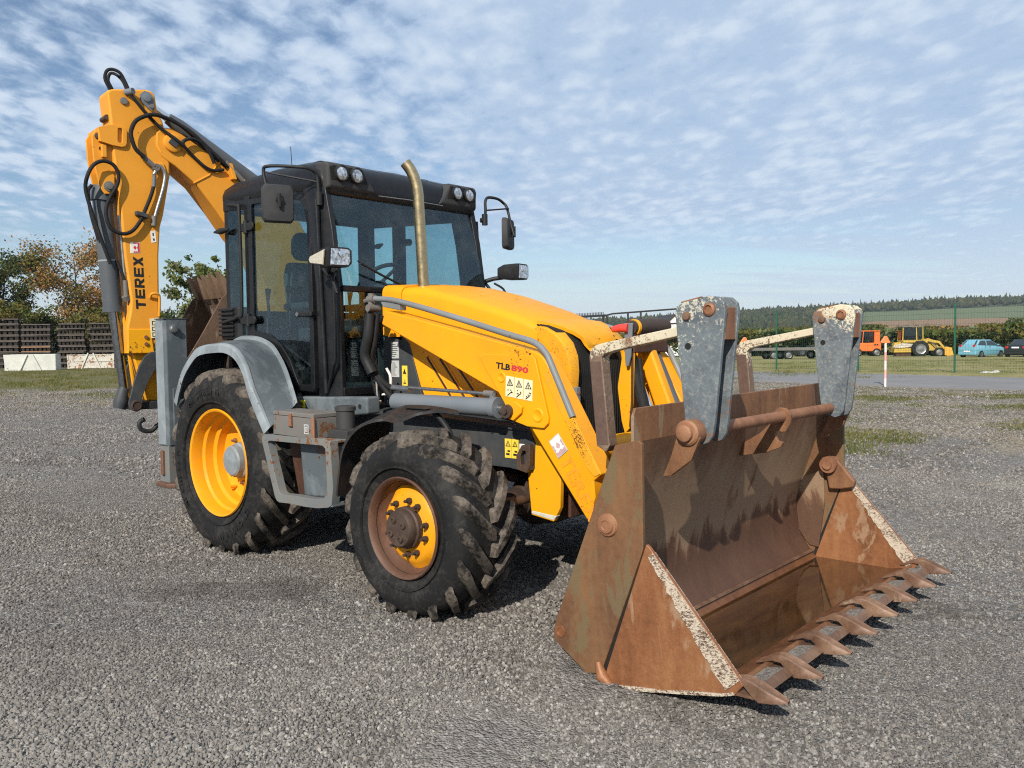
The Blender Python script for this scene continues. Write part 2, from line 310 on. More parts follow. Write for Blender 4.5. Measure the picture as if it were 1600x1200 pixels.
# ---------------------------------------------------------------- mesh helpers
BP = Vector((-1.6, .3, 0)); BD = Vector((-.12966525, -.99155783, 0)); BN = Vector((.99155783, -.12966525, 0))
def bk(s, z, off): return BP + BD*s + BN*off + Vector((0, 0, z))
class MB:
    def __init__(s): s.v = []; s.f = []; s.mi = []; s.cur = 0
    def add(s, vs, fs):
        b = len(s.v); s.v += [tuple(v) for v in vs]
        for f in fs: s.f.append(tuple(i+b for i in f)); s.mi.append(s.cur)
        return s
    def box(s, c, d, rot=None):
        x, y, z = d[0]/2, d[1]/2, d[2]/2
        vs = [Vector((sx*x, sy*y, sz*z)) for sx in (-1, 1) for sy in (-1, 1) for sz in (-1, 1)]
        if rot is not None: vs = [rot @ v for v in vs]
        return s.add([v+Vector(c) for v in vs], [(0, 1, 3, 2), (4, 6, 7, 5), (0, 4, 5, 1), (2, 3, 7, 6), (0, 2, 6, 4), (1, 5, 7, 3)])
    def bb(s, x0, x1, y0, y1, z0, z1): return s.box(((x0+x1)/2, (y0+y1)/2, (z0+z1)/2), (x1-x0, y1-y0, z1-z0))
    def prism(s, pts, ax, a, b):
        fn = {'y': lambda p, q: (p[0], q, p[1]), 'x': lambda p, q: (q, p[0], p[1]), 'z': lambda p, q: (p[0], p[1], q), 'bk': lambda p, q: bk(p[0], p[1], q)}[ax] if isinstance(ax, str) else ax
        n = len(pts)
        vs = [fn(p, a) for p in pts]+[fn(p, b) for p in pts]
        return s.add(vs, [tuple(range(n)), tuple(range(2*n-1, n-1, -1))]+[(i, i+n, (i+1) % n+n, (i+1) % n) for i in range(n)])
    def ring(s, outer, inner, ax, a, b):       # frame with a hole; same count of points
        fn = {'y': lambda p, q: (p[0], q, p[1]), 'x': lambda p, q: (q, p[0], p[1]), 'bk': lambda p, q: bk(p[0], p[1], q)}[ax]
        n = len(outer); vs = [fn(p, q) for q in (a, b) for L in (outer, inner) for p in L]; fs = []
        for i in range(n):
            j = (i+1) % n
            fs += [(i, j, n+j, n+i), (2*n+i, 3*n+i, 3*n+j, 2*n+j), (i, 2*n+i, 2*n+j, j), (n+i, n+j, 3*n+j, 3*n+i)]
        return s.add(vs, fs)
    def loft(s, secs, cap=True, closed=True):
        n = len(secs[0]); vs = [v for q in secs for v in q]; fs = []
        for k in range(len(secs)-1):
            for i in range(n if closed else n-1):
                j = (i+1) % n; fs.append((k*n+i, k*n+j, (k+1)*n+j, (k+1)*n+i))
        if cap and closed: fs += [tuple(range(n-1, -1, -1)), tuple((len(secs)-1)*n+i for i in range(n))]
        return s.add(vs, fs)
    def sheet(s, A, B, t, up=None):            # thick sheet between two polylines
        A = [Vector(a) for a in A]; B = [Vector(b) for b in B]; n = len(A); up = Vector(up) if up else None
        secs = []
        for i in range(n):
            tg = (A[min(i+1, n-1)]-A[max(i-1, 0)]); nr = tg.cross(B[i]-A[i]).normalized()*t
            if up is not None: nr = up*t
            secs.append([A[i], B[i], B[i]+nr, A[i]+nr])
        return s.loft(secs)
    def tube(s, pts, r, seg=10, caps=True):
        P = [Vector(p) for p in pts]; n = len(P); rs = r if isinstance(r, (list, tuple)) else [r]*n
        T = [(P[min(i+1, n-1)]-P[max(i-1, 0)]).normalized() for i in range(n)]
        u = T[0].orthogonal().normalized(); secs = []
        for i in range(n):
            u = (u-T[i]*u.dot(T[i]))
            u = u.normalized() if u.length > 1e-6 else T[i].orthogonal().normalized()
            w = T[i].cross(u)
            secs.append([P[i]+(u*math.cos(2*math.pi*k/seg)+w*math.sin(2*math.pi*k/seg))*rs[i] for k in range(seg)])
        return s.loft(secs, caps)
    def cyl(s, a, b, r, seg=20): return s.tube([a, b], r, seg)
    def lathe(s, prof, c, ax='y', seg=40, cap=False):   # prof: (radius, along)
        secs = []
        for k in range(seg):
            t = 2*math.pi*k/seg; row = []
            for rr, a in prof:
                p, q = rr*math.cos(t), rr*math.sin(t)
                row.append(Vector(c)+Vector({'y': (p, a, q), 'x': (a, p, q), 'z': (p, q, a)}[ax]))
            secs.append(row)
        n = len(prof); vs = [v for q in secs for v in q]; fs = []
        for k in range(seg):
            k2 = (k+1) % seg
            for i in range(n-1): fs.append((k*n+i, k2*n+i, k2*n+i+1, k*n+i+1))
        return s.add(vs, fs)
    def build(s, name, mat, parent=None, bevel=0, smooth=None, seg=2, solid=None):
        me = bpy.data.meshes.new(name); me.from_pydata(s.v, [], s.f)
        for m in (mat if isinstance(mat, (list, tuple)) else [mat]): me.materials.append(MAT[m])
        if len(set(s.mi)) > 1: me.polygons.foreach_set('material_index', s.mi)
        bm = bmesh.new(); bm.from_mesh(me); bmesh.ops.recalc_face_normals(bm, faces=bm.faces[:]); bm.to_mesh(me); bm.free()
        if smooth is not None:
            me.polygons.foreach_set('use_smooth', [True]*len(me.polygons))
            me.set_sharp_from_angle(angle=R(smooth))
        me.update()
        o = bpy.data.objects.new(name, me); COL.objects.link(o)
        if parent is not None:
            o.parent = parent; o.matrix_parent_inverse = Matrix.Translation(-world_loc(parent))
        if bevel:
            md = o.modifiers.new('bevel', 'BEVEL'); md.width = bevel; md.segments = seg; md.limit_method = 'ANGLE'; md.angle_limit = R(35)
            if smooth is None:
                me.polygons.foreach_set('use_smooth', [True]*len(me.polygons)); me.set_sharp_from_angle(angle=R(32)); md.harden_normals = True
        return o
def world_loc(o): return Vector(o.location) if o.type == 'EMPTY' else Vector((0, 0, 0))
def empty(name, loc, label, cat, group=None):
    o = bpy.data.objects.new(name, None); COL.objects.link(o); o.location = loc; o.empty_display_size = .2
    tag(o, label, cat, group); return o
def tag(o, label=None, cat=None, group=None, kind=None):
    if label: o['label'] = label
    if cat: o['category'] = cat
    if group: o['group'] = group
    if kind: o['kind'] = kind
    return o
def lerp(a, b, t): return a+(b-a)*t
def resample(pts, n):
    P = [Vector(p) for p in pts]; L = [0]
    for i in range(1, len(P)): L.append(L[-1]+(P[i]-P[i-1]).length)
    out = []
    for k in range(n):
        d = L[-1]*k/(n-1); i = 0
        while i < len(P)-2 and L[i+1] < d: i += 1
        out.append(P[i].lerp(P[i+1], (d-L[i])/max(1e-9, L[i+1]-L[i])))
    return out
def smooth_path(pts, n=24):      # Catmull-Rom
    P = [Vector(p) for p in pts]; P = [P[0]*2-P[1]]+P+[P[-1]*2-P[-2]]; out = []; m = len(P)-3
    for k in range(n+1):
        u = k/n*m; i = min(int(u), m-1); t = u-i; a, b, c, d = P[i:i+4]
        out.append(.5*((2*b)+(c-a)*t+(2*a-5*b+4*c-d)*t*t+(3*b-a-3*c+d)*t**3))
    return out
def circle2(cx, cy, r, n=16, a0=0, a1=360): return [(cx+r*math.cos(R(a0+(a1-a0)*k/(n if a1-a0 == 360 else n-1))), cy+r*math.sin(R(a0+(a1-a0)*k/(n if a1-a0 == 360 else n-1)))) for k in range(n)]
def text_obj(name, body, size, mat, parent, org, xd, yd, thick=.0015, bold=.0, wide=1.0, fit=None):
    cu = bpy.data.curves.new(name, 'FONT'); cu.body = body; cu.size = size; cu.extrude = thick/2; cu.offset = bold; cu.resolution_u = 2
    tmp = bpy.data.objects.new('tmp', cu); me = bpy.data.meshes.new_from_object(tmp); bpy.data.objects.remove(tmp); bpy.data.curves.remove(cu)
    xd = Vector(xd).normalized(); yd = Vector(yd); yd = (yd-xd*yd.dot(xd)).normalized(); zd = xd.cross(yd)
    co = np.empty(len(me.vertices)*3); me.vertices.foreach_get('co', co); co = co.reshape(-1, 3)
    co[:, 0] -= co[:, 0].min(); co[:, 1] -= co[:, 1].min()
    if fit: co[:, 0] *= fit[0]/co[:, 0].max(); co[:, 1] *= fit[1]/co[:, 1].max()
    else: co[:, 0] *= wide
    w = np.array(org)+co[:, :1]*np.array(xd)+co[:, 1:2]*np.array(yd)+co[:, 2:3]*np.array(zd)
    me.vertices.foreach_set('co', w.ravel()); me.materials.clear(); me.materials.append(MAT[mat]); me.update(); me.name = name
    o = bpy.data.objects.new(name, me); COL.objects.link(o)
    if parent is not None: o.parent = parent; o.matrix_parent_inverse = Matrix.Translation(-world_loc(parent))
    return o
# ================================================================ SETTING
HF = Vector((FW.x, FW.y, 0)).normalized(); HR = Vector((HF.y, -HF.x, 0))
def uv(x, y):
    d = Vector((x-CAM.x, y-CAM.y, 0)); return d.dot(HF), d.dot(HR)
def wp(u, v, z=None):
    p = Vector((CAM.x, CAM.y, 0))+HF*u+HR*v
    p.z = gz(p.x, p.y) if z is None else z
    return p
def sst(a, b, x):
    t = min(1, max(0, (x-a)/(b-a))); return t*t*(3-2*t)
def gz(x, y):
    u, v = uv(x, y)
    z = -.085*sst(2.7, 3.5, x)*(1-sst(7, 12, max(abs(x), abs(y))))
    z += .03*noise.noise(Vector((x*.22, y*.22, 0)))*sst(5, 11, abs(x-1)+abs(y))
    if u > 38:
        z -= lerp(.004, .0115, sst(-8, 4, v))*(min(u, 90)-38)
        z -= 9*sst(95, 260, u)
    return z
# ---- ground: one sheet, fine near the machine, out to the horizon
def DAMP(t):
    return t.math('ADD', t.math('MULTIPLY', t.noise(1.1, 5, .7, .8, stretch=(.5, 1, 1), off=(11, 3, 0)), .8), t.math('MULTIPLY', t.noise(9, 4, .7), .22))
def ground_mat():
    t = NT('gravel_ground'); P = t.pos()
    x, y, z = t.xyz()
    st = t.voro(85, 'F1', 'Color', P); d1 = t.voro(85, 'F1', 'Distance', P); st2 = t.voro(36, 'F1', 'Color', P); d2 = t.voro(36, 'F1', 'Distance', P)
    val = t.math('ADD', t.math('MULTIPLY', t.xyz(st)[0], .6), t.math('MULTIPLY', t.xyz(st2)[1], .4))
    cr = t.n('ShaderNodeValToRGB'); t.l(val, cr.inputs[0]); e = cr.color_ramp.elements
    e[0].color = (.075, .069, .063, 1); e[1].color = (.46, .44, .41, 1); e[1].position = .93
    for p, c in ((.35, (.135, .126, .117, 1)), (.6, (.215, .203, .188, 1)), (.82, (.31, .293, .275, 1))):
        k = e.new(p); k.color = c
    mid = t.noise(.55, 5, .6, .4); big = t.noise(.13, 4, .6, .3, off=(3, 8, 0))
    c = t.mix(t.mr(mid, .35, .7, 0, .40), cr.outputs[0], (.16, .151, .141))
    c = t.mix(t.mr(big, .48, .66, 0, .55), c, (.27, .24, .205))
    trk = t.noise(.55, 4, .6, .5, stretch=(.22, 1, 1), off=(4, 1, 0)); c = t.mix(t.mr(trk, .54, .66, 0, .45), c, (.25, .23, .205))
    c = t.mix(t.mr(DAMP(t), .58, .68, 0, .5), c, (.05, .043, .036))
    # lateral view axes for the worn grass patches
    uu = t.math('ADD', t.math('MULTIPLY', t.math('SUBTRACT', x, CAM.x), HF.x), t.math('MULTIPLY', t.math('SUBTRACT', y, CAM.y), HF.y))
    vv = t.math('ADD', t.math('MULTIPLY', t.math('SUBTRACT', x, CAM.x), HR.x), t.math('MULTIPLY', t.math('SUBTRACT', y, CAM.y), HR.y))
    gn = t.noise(.42, 6, .7, .8, off=(1, 2, 0)); gf = t.noise(3.5, 5, .7)
    gmask = t.math('ADD', t.math('MULTIPLY', gn, .75), t.math('MULTIPLY', gf, .3))
    # grass creeps in on the far left and in patches near the road on the right
    lft = t.math('MULTIPLY', t.mr(uu, 19, 36, 0, .40), t.mr(vv, -4, -9, 0, 1))
    rgt = t.math('MULTIPLY', t.math('MULTIPLY', t.mr(uu, 10, 15, 0, .205), t.mr(vv, 3, 6, 0, 1)), t.mr(uu, 32, 26))
    far = t.mr(uu, 46, 60, 0, .6)
    gsum = t.math('ADD', gmask, t.math('MAXIMUM', far, t.math('MAXIMUM', lft, rgt)))
    gm = t.mr(gsum, .68, .76)
    gv = t.noise(1.7, 5, .7); gcol = t.mix(t.mr(gv, .35, .65), (.085, .098, .032), (.235, .19, .095))
    gcol = t.mix(t.mr(t.noise(9, 4, .7), .4, .7, 0, .5), gcol, (.055, .068, .02))
    # trodden earth between gravel and grass
    zone = t.mr(t.math('MAXIMUM', far, t.math('MAXIMUM', lft, rgt)), .02, .07); gm = t.math('MULTIPLY', gm, zone); em = t.math('MULTIPLY', t.math('MULTIPLY', t.mr(gsum, .55, .66), zone), t.mr(gm, 1, 0)); c = t.mix(t.math('MULTIPLY', em, .85), c, (.33, .26, .165)); c = t.mix(gm, c, gcol)
    h = t.math('ADD', t.math('MULTIPLY', d1, -.8), t.math('ADD', t.math('MULTIPLY', d2, -.7), t.math('MULTIPLY', t.noise(9, 4, .6), .6)))
    nrm = t.bump(h, .9, .018, t.bump(t.math('ADD', t.noise(1.7, 4, .6), t.math('MULTIPLY', t.noise(6, 4, .6), .35)), .55, .10))
    return t.fin(c, .92, 0, nrm, **{'Specular IOR Level': .2})
MAT['gravel_ground'] = ground_mat()
def asphalt_mat():
    t = NT('asphalt'); a = t.noise(.6, 5, .6); b = t.noise(60, 3, .7)
    c = t.mix(t.mr(a, .35, .65), (.165, .16, .158), (.21, .20, .195)); c = t.mix(t.mr(b, .4, .7, 0, .4), c, (.12, .118, .115))
    return t.fin(c, .85, 0, t.bump(b, .4, .005))
MAT['asphalt'] = asphalt_mat()
def turf_mat(name, a, b, c3, sc=1.0):
    t = NT(name); n1 = t.noise(.35*sc, 6, .7, .6); n2 = t.noise(2.6*sc, 5, .7); n3 = t.noise(12*sc, 4, .7)
    c = t.mix(t.mr(n1, .38, .62), a, b); c = t.mix(t.mr(n2, .45, .7, 0, .7), c, c3); c = t.mix(t.mr(n3, .4, .7, 0, .35), c, tuple(q*.5 for q in a))
    return t.fin(c, .9, 0, t.bump(t.math('ADD', n2, n3), .8, .05), **{'Specular IOR Level': .1})
MAT['turf'] = turf_mat('turf', (.20, .195, .065), (.34, .285, .15), (.18, .185, .06))
def grid_ground():
    rad = [0, .7, 1.4, 2.2, 3, 3.8, 4.6, 5.4, 6.2, 7, 8, 9, 10, 11.5, 13, 15, 17, 20, 23, 27, 31, 36, 42, 50, 60, 72, 86, 100, 125, 150, 180, 220, 280, 400, 700, 1200, 1850]
    na = 120; c = Vector((2.5, -.5, 0)); vs = [(c.x, c.y, gz(c.x, c.y))]; fs = []
    for r in rad[1:]:
        for k in range(na):
            a = 2*math.pi*k/na; x, y = c.x+r*math.cos(a), c.y+r*math.sin(a); vs.append((x, y, gz(x, y)))
    for k in range(na): fs.append((0, 1+k, 1+(k+1) % na))
    for i in range(len(rad)-2):
        b0, b1 = 1+i*na, 1+(i+1)*na
        for k in range(na):
            k2 = (k+1) % na; fs.append((b0+k, b1+k, b1+k2, b0+k2))
    m = MB(); m.add(vs, fs); o = m.build('ground', 'gravel_ground', smooth=180); tag(o, kind='structure'); return o
ground = grid_ground()
# ---- road and the grass field behind it
RD = Vector((1, -.13, 0)).normalized(); RNv = Vector((-RD.y, RD.x, 0))
def rp(l, w, dz): p = Vector((-.5, 22.0, 0))+RD*l+RNv*w; p.z = gz(p.x, p.y)+dz; return p
def strip(name, mat, w0, w1, dz, l0=-140, l1=120, step=2.0, wob=0.0, nw=5):
    m = MB(); n = int((l1-l0)/step); vs = []; fs = []
    for i in range(n+1):
        l = l0+i*step
        for j in range(nw+1):
            w = lerp(w0, w1, j/nw)
            if wob and j in (0, nw): w += wob*noise.noise(Vector((l*.8, j, 3)))+wob*.6*noise.noise(Vector((l*2.9, j, 5)))
            vs.append(rp(l, w, dz if 0 < j < nw else dz-.0))
    for i in range(n):
        for j in range(nw): a = i*(nw+1)+j; fs.append((a, a+1, a+nw+2, a+nw+1))
    b = len(vs); vs += [v-Vector((0, 0, .25)) for v in vs]; fs += [tuple(q+b for q in reversed(f)) for f in fs[:n*nw]]
    for i in range(n):
        for j in (0, nw):
            a = i*(nw+1)+j; fs.append((a, a+nw+1, a+nw+1+b, a+b))
    m.add(vs, fs); o = m.build(name, mat, smooth=30); tag(o, kind='structure'); return o
strip('road', 'asphalt', -.45, 6.75, .035, wob=.18, step=.7)
strip('field', 'turf', 6.8, 70, .05, wob=.25, step=2.0, nw=24)

# ---- loose stones on the gravel (instanced on points, too many to count)
def stone_mat():
    t = NT('stone'); oi = t.n('ShaderNodeObjectInfo'); cr = t.n('ShaderNodeValToRGB'); t.l(oi.outputs['Random'], cr.inputs[0]); e = cr.color_ramp.elements
    e[0].color = (.075, .069, .063, 1); e[1].color = (.42, .405, .38, 1); e[1].position = 1.0
    for p, c in ((.3, (.136, .123, .111, 1)), (.65, (.21, .192, .174, 1)), (.93, (.31, .288, .26, 1))):
        k = e.new(p); k.color = c
    c = t.mix(t.mr(t.noise(120, 3), .3, .7, 0, .4), cr.outputs[0], (.10, .092, .084))
    c = t.mix(t.mr(t.noise(.5, 4, .6, .5, off=(2, 9, 0)), .42, .66, 0, .42), c, (.105, .098, .09)); c = t.mix(t.mr(t.noise(.33, 4, .6, .6, stretch=(.3, 1, 1), off=(7, 2, 0)), .52, .66, 0, .38), c, (.30, .28, .25))
    return t.fin(t.mix(t.mr(DAMP(t), .58, .68, 0, .55), c, (.045, .039, .033)), .9, **{'Specular IOR Level': .25})
MAT['stone'] = stone_mat()
def scatter(name, pts, scales, make_inst, matname):
    """Points carrying a size; geometry nodes put one small mesh on each."""
    me = bpy.data.meshes.new(name); me.from_pydata([tuple(p) for p in pts], [], [])
    at = me.attributes.new('size', 'FLOAT_VECTOR', 'POINT'); at.data.foreach_set('vector', np.asarray(scales, dtype=np.float32).ravel())
    rt = me.attributes.new('turn', 'FLOAT_VECTOR', 'POINT'); rt.data.foreach_set('vector', (RNG.random((len(pts), 3))*6.283).astype(np.float32).ravel())
    o = bpy.data.objects.new(name, me); COL.objects.link(o); tag(o, kind='stuff')
    g = bpy.data.node_groups.new(name, 'GeometryNodeTree')
    g.interface.new_socket('Geometry', in_out='INPUT', socket_type='NodeSocketGeometry'); g.interface.new_socket('Geometry', in_out='OUTPUT', socket_type='NodeSocketGeometry')
    N = g.nodes.new; L = g.links.new; gi = N('NodeGroupInput'); go = N('NodeGroupOutput')
    iop = N('GeometryNodeInstanceOnPoints'); L(gi.outputs[0], iop.inputs['Points'])
    geo = make_inst(g); sm = N('GeometryNodeSetMaterial'); sm.inputs['Material'].default_value = MAT[matname]; L(geo, sm.inputs['Geometry'])
    L(sm.outputs[0], iop.inputs['Instance'])
    for nm, sock in (('size', 'Scale'), ('turn', 'Rotation')):
        na = N('GeometryNodeInputNamedAttribute'); na.data_type = 'FLOAT_VECTOR'; na.inputs['Name'].default_value = nm
        if sock == 'Rotation':
            er = N('FunctionNodeEulerToRotation'); L(na.outputs['Attribute'], er.inputs[0]); L(er.outputs[0], iop.inputs['Rotation'])
        else: L(na.outputs['Attribute'], iop.inputs[sock])
    L(iop.outputs[0], go.inputs[0]); md = o.modifiers.new('scatter', 'NODES'); md.node_group = g; return o
def ico(g):
    n = g.nodes.new('GeometryNodeMeshIcoSphere'); n.inputs['Radius'].default_value = 1.0; n.inputs['Subdivisions'].default_value = 1
    return n.outputs[0]
def stones():
    P = []; S = []
    def put(n, u0, u1, lo, hi, half=.66):
        u = np.sqrt(RNG.random(n)*(u1*u1-u0*u0)+u0*u0); v = (RNG.random(n)*2-1)*half*u
        s = lo+(hi-lo)*RNG.random(n)**1.8
        for a, b, q in zip(u, v, s):
            x = CAM.x+HF.x*a+HR.x*b; y = CAM.y+HF.y*a+HR.y*b
            cz_ = noise.noise(Vector((x*.55, y*.8, 9)))+.5*noise.noise(Vector((x*1.9, y*1.9, 2)))
            if cz_ < -.2 and random.random() < .12: continue
            if cz_ < -.12: q *= .75
            if cz_ > .35: q *= 1.2
            P.append((x, y, gz(x, y)+q*.15)); S.append((q*(.7+.6*RNG.random()), q*(.7+.6*RNG.random()), q*(.5+.4*RNG.random())))
    put(100000, 1.6, 4.4, .0036, .0108); put(130000, 4.4, 9.5, .0055, .0135); put(420, 1.8, 8, .011, .019)
    put(120000, 9.5, 20, .010, .021, .72); put(60000, 20, 30, .016, .03, .75)
    return scatter('loose_gravel', P, S, ico, 'stone')
loose = stones()
# ---- grass tufts where the grass breaks through the gravel
def blade_inst(g):
    return ico(g)
def leafcol(name, cols, tr=.25):
    t = NT(name); oi = t.n('ShaderNodeObjectInfo'); gm = t.n('ShaderNodeNewGeometry')
    n = t.noise(.9, 4, .7); n2 = t.noise(7, 3, .7)
    cr = t.n('ShaderNodeValToRGB'); t.l(t.math('ADD', t.math('MULTIPLY', n, .55), t.math('MULTIPLY', n2, .45)), cr.inputs[0]); e = cr.color_ramp.elements
    e[0].color = cols[0]+(1,); e[0].position = .36; e[1].color = cols[-1]+(1,); e[1].position = .64
    for i, c in enumerate(cols[1:-1]): k = e.new(.36+.28*(i+1)/(len(cols)-1)); k.color = c+(1,)
    t.t.nodes.remove(t.b); df = t.n('ShaderNodeBsdfDiffuse'); tl = t.n('ShaderNodeBsdfTranslucent'); mx = t.n('ShaderNodeMixShader')
    mx.inputs[0].default_value = tr; t.l(cr.outputs[0], df.inputs[0]); t.l(cr.outputs[0], tl.inputs[0]); t.l(df.outputs[0], mx.inputs[1]); t.l(tl.outputs[0], mx.inputs[2]); t.l(mx.outputs[0], t.out.inputs[0])
    MAT[name] = t.m
leafcol('grass_blade', [(.07, .09, .02), (.12, .13, .035), (.24, .20, .09)])
leafcol('dry_blade', [(.20, .17, .075), (.30, .25, .12)])
leafcol('leaf_green', [(.045, .068, .018), (.085, .115, .028), (.15, .165, .045)])
leafcol('leaf_olive', [(.07, .075, .02), (.13, .115, .03), (.19, .15, .04)])
leafcol('leaf_autumn', [(.17, .10, .035), (.33, .165, .055), (.38, .23, .09), (.24, .20, .07)])
leafcol('leaf_pale', [(.10, .12, .045), (.17, .185, .08), (.28, .28, .15)])
leafcol('leaf_dark', [(.030, .042, .018), (.058, .074, .030), (.095, .10, .045)])
leafcol('forest_leaf', [(.026, .036, .018), (.045, .054, .026), (.075, .07, .032)])
def tuft_mesh(name, spots, mat, hgt=(.05, .14), n=14, rad=.14):
    vs = []; fs = []
    for (x, y, k) in spots:
        z = gz(x, y)
        for _ in range(int(n*k)):
            a = random.random()*6.283; r = rad*k*random.random()**.5; h = random.uniform(*hgt)*(.6+.5*k); lx, ly = random.gauss(0, .4)*h, random.gauss(0, .4)*h; w = random.uniform(.004, .009)
            bx, by = x+r*math.cos(a), y+r*math.sin(a); t = random.random()*3.14; wx, wy = w*math.cos(t), w*math.sin(t); b = len(vs)
            vs += [(bx-wx, by-wy, z-.01), (bx+wx, by+wy, z-.01), (bx+lx*.5+wx*.7, by+ly*.5+wy*.7, z+h*.6), (bx+lx*.5-wx*.7, by+ly*.5-wy*.7, z+h*.6), (bx+lx, by+ly, z+h)]
            fs += [(b, b+1, b+2, b+3), (b+3, b+2, b+4)]
    m = MB(); m.v = vs; m.f = fs; m.mi = [0]*len(fs)
    me = bpy.data.meshes.new(name); me.from_pydata(vs, [], fs); me.materials.append(MAT[mat]); o = bpy.data.objects.new(name, me); COL.objects.link(o); tag(o, kind='stuff'); return o
def patches(u0, u1, v0, v1, n, thr, sc=.42):
    out = []
    while n > 0:
        n -= 1; u = random.uniform(u0, u1); v = random.uniform(v0, v1); p = wp(u, v)
        q = noise.noise(Vector((p.x*sc, p.y*sc*1.3, 4.0)))+.35*noise.noise(Vector((p.x*1.9, p.y*1.9, 1.0)))
        if q > thr: out.append((p.x, p.y, min(1.5, .5+(q-thr)*2)))
    return out
tuft_mesh('grass', patches(29.5, 56, -3, 34, 5000, -.1)+patches(24, 56, -36, -9, 5600, .02), 'grass_blade', (.04, .13), 12, .2)
tuft_mesh('weeds', patches(10.5, 23.2, 4.2, 17, 6500, .08)+patches(16, 23, 1, 9, 500, .12), 'grass_blade', (.012, .045), 16, .2)
tuft_mesh('dry_grass', patches(29.5, 56, -3, 34, 4200, .05)+patches(9.5, 20, 3.5, 14, 1600, .28)+patches(20, 56, -36, -6, 6000, -.02), 'dry_blade', (.02, .06), 9, .2)
# ---- hills
def terrain(name, u0, u1, v0, v1, nu, nv, h, mat):
    vs = []; fs = []
    for i in range(nu+1):
        for j in range(nv+1):
            u = lerp(u0, u1, i/nu); v = lerp(v0, v1, j/nv); vs.append(tuple(wp(u, v, h(u, v))))
    for i in range(nu):
        for j in range(nv): a = i*(nv+1)+j; fs.append((a, a+1, a+nv+2, a+nv+1))
    m = MB(); m.add(vs, fs); o = m.build(name, mat, smooth=180); tag(o, kind='structure'); return o
def hill_h(u, v):
    s = v/max(u, 1)
    ridge = lerp(19, 39, sst(.02, .62, s)) if s > 0 else 17-4*sst(0, .5, -s)
    ridge += 2.2*noise.noise(Vector((v*.006, 2, 0)))+1.2*noise.noise(Vector((v*.02, 5, 0)))
    z = -9.5+sst(250, 450, u)*3.5+sst(430, 980, u)*(ridge+5)
    return z-25*sst(1150, 1700, u)
def hill_mat():
    t = NT('hillside'); x, y, z = t.xyz()
    uu = t.math('ADD', t.math('MULTIPLY', t.math('SUBTRACT', x, CAM.x), HF.x), t.math('MULTIPLY', t.math('SUBTRACT', y, CAM.y), HF.y))
    n = t.noise(.012, 4, .6); w = t.math('ADD', uu, t.math('MULTIPLY', t.math('SUBTRACT', n, .5), 50))
    cr = t.n('ShaderNodeValToRGB'); cr.color_ramp.interpolation = 'CONSTANT'; t.l(t.mr(w, 400, 900), cr.inputs[0]); e = cr.color_ramp.elements
    e[0].color = (.12, .14, .06, 1); e[1].position = .26; e[1].color = (.30, .27, .15, 1)
    for p, c in ((.34, (.13, .16, .06)), (.47, (.25, .155, .095)), (.60, (.125, .150, .078)), (.82, (.05, .06, .03))):
        k = e.new(p); k.color = c+(1,)
    f = t.noise(.5, 4, .7); c = t.mix(t.mr(f, .35, .7, 0, .3), cr.outputs[0], (.10, .10, .05))
    return t.fin(c, .95, **{'Specular IOR Level': .05})
MAT['hillside'] = hill_mat()
terrain('hill', 245, 1650, -1400, 1400, 60, 90, hill_h, 'hillside')
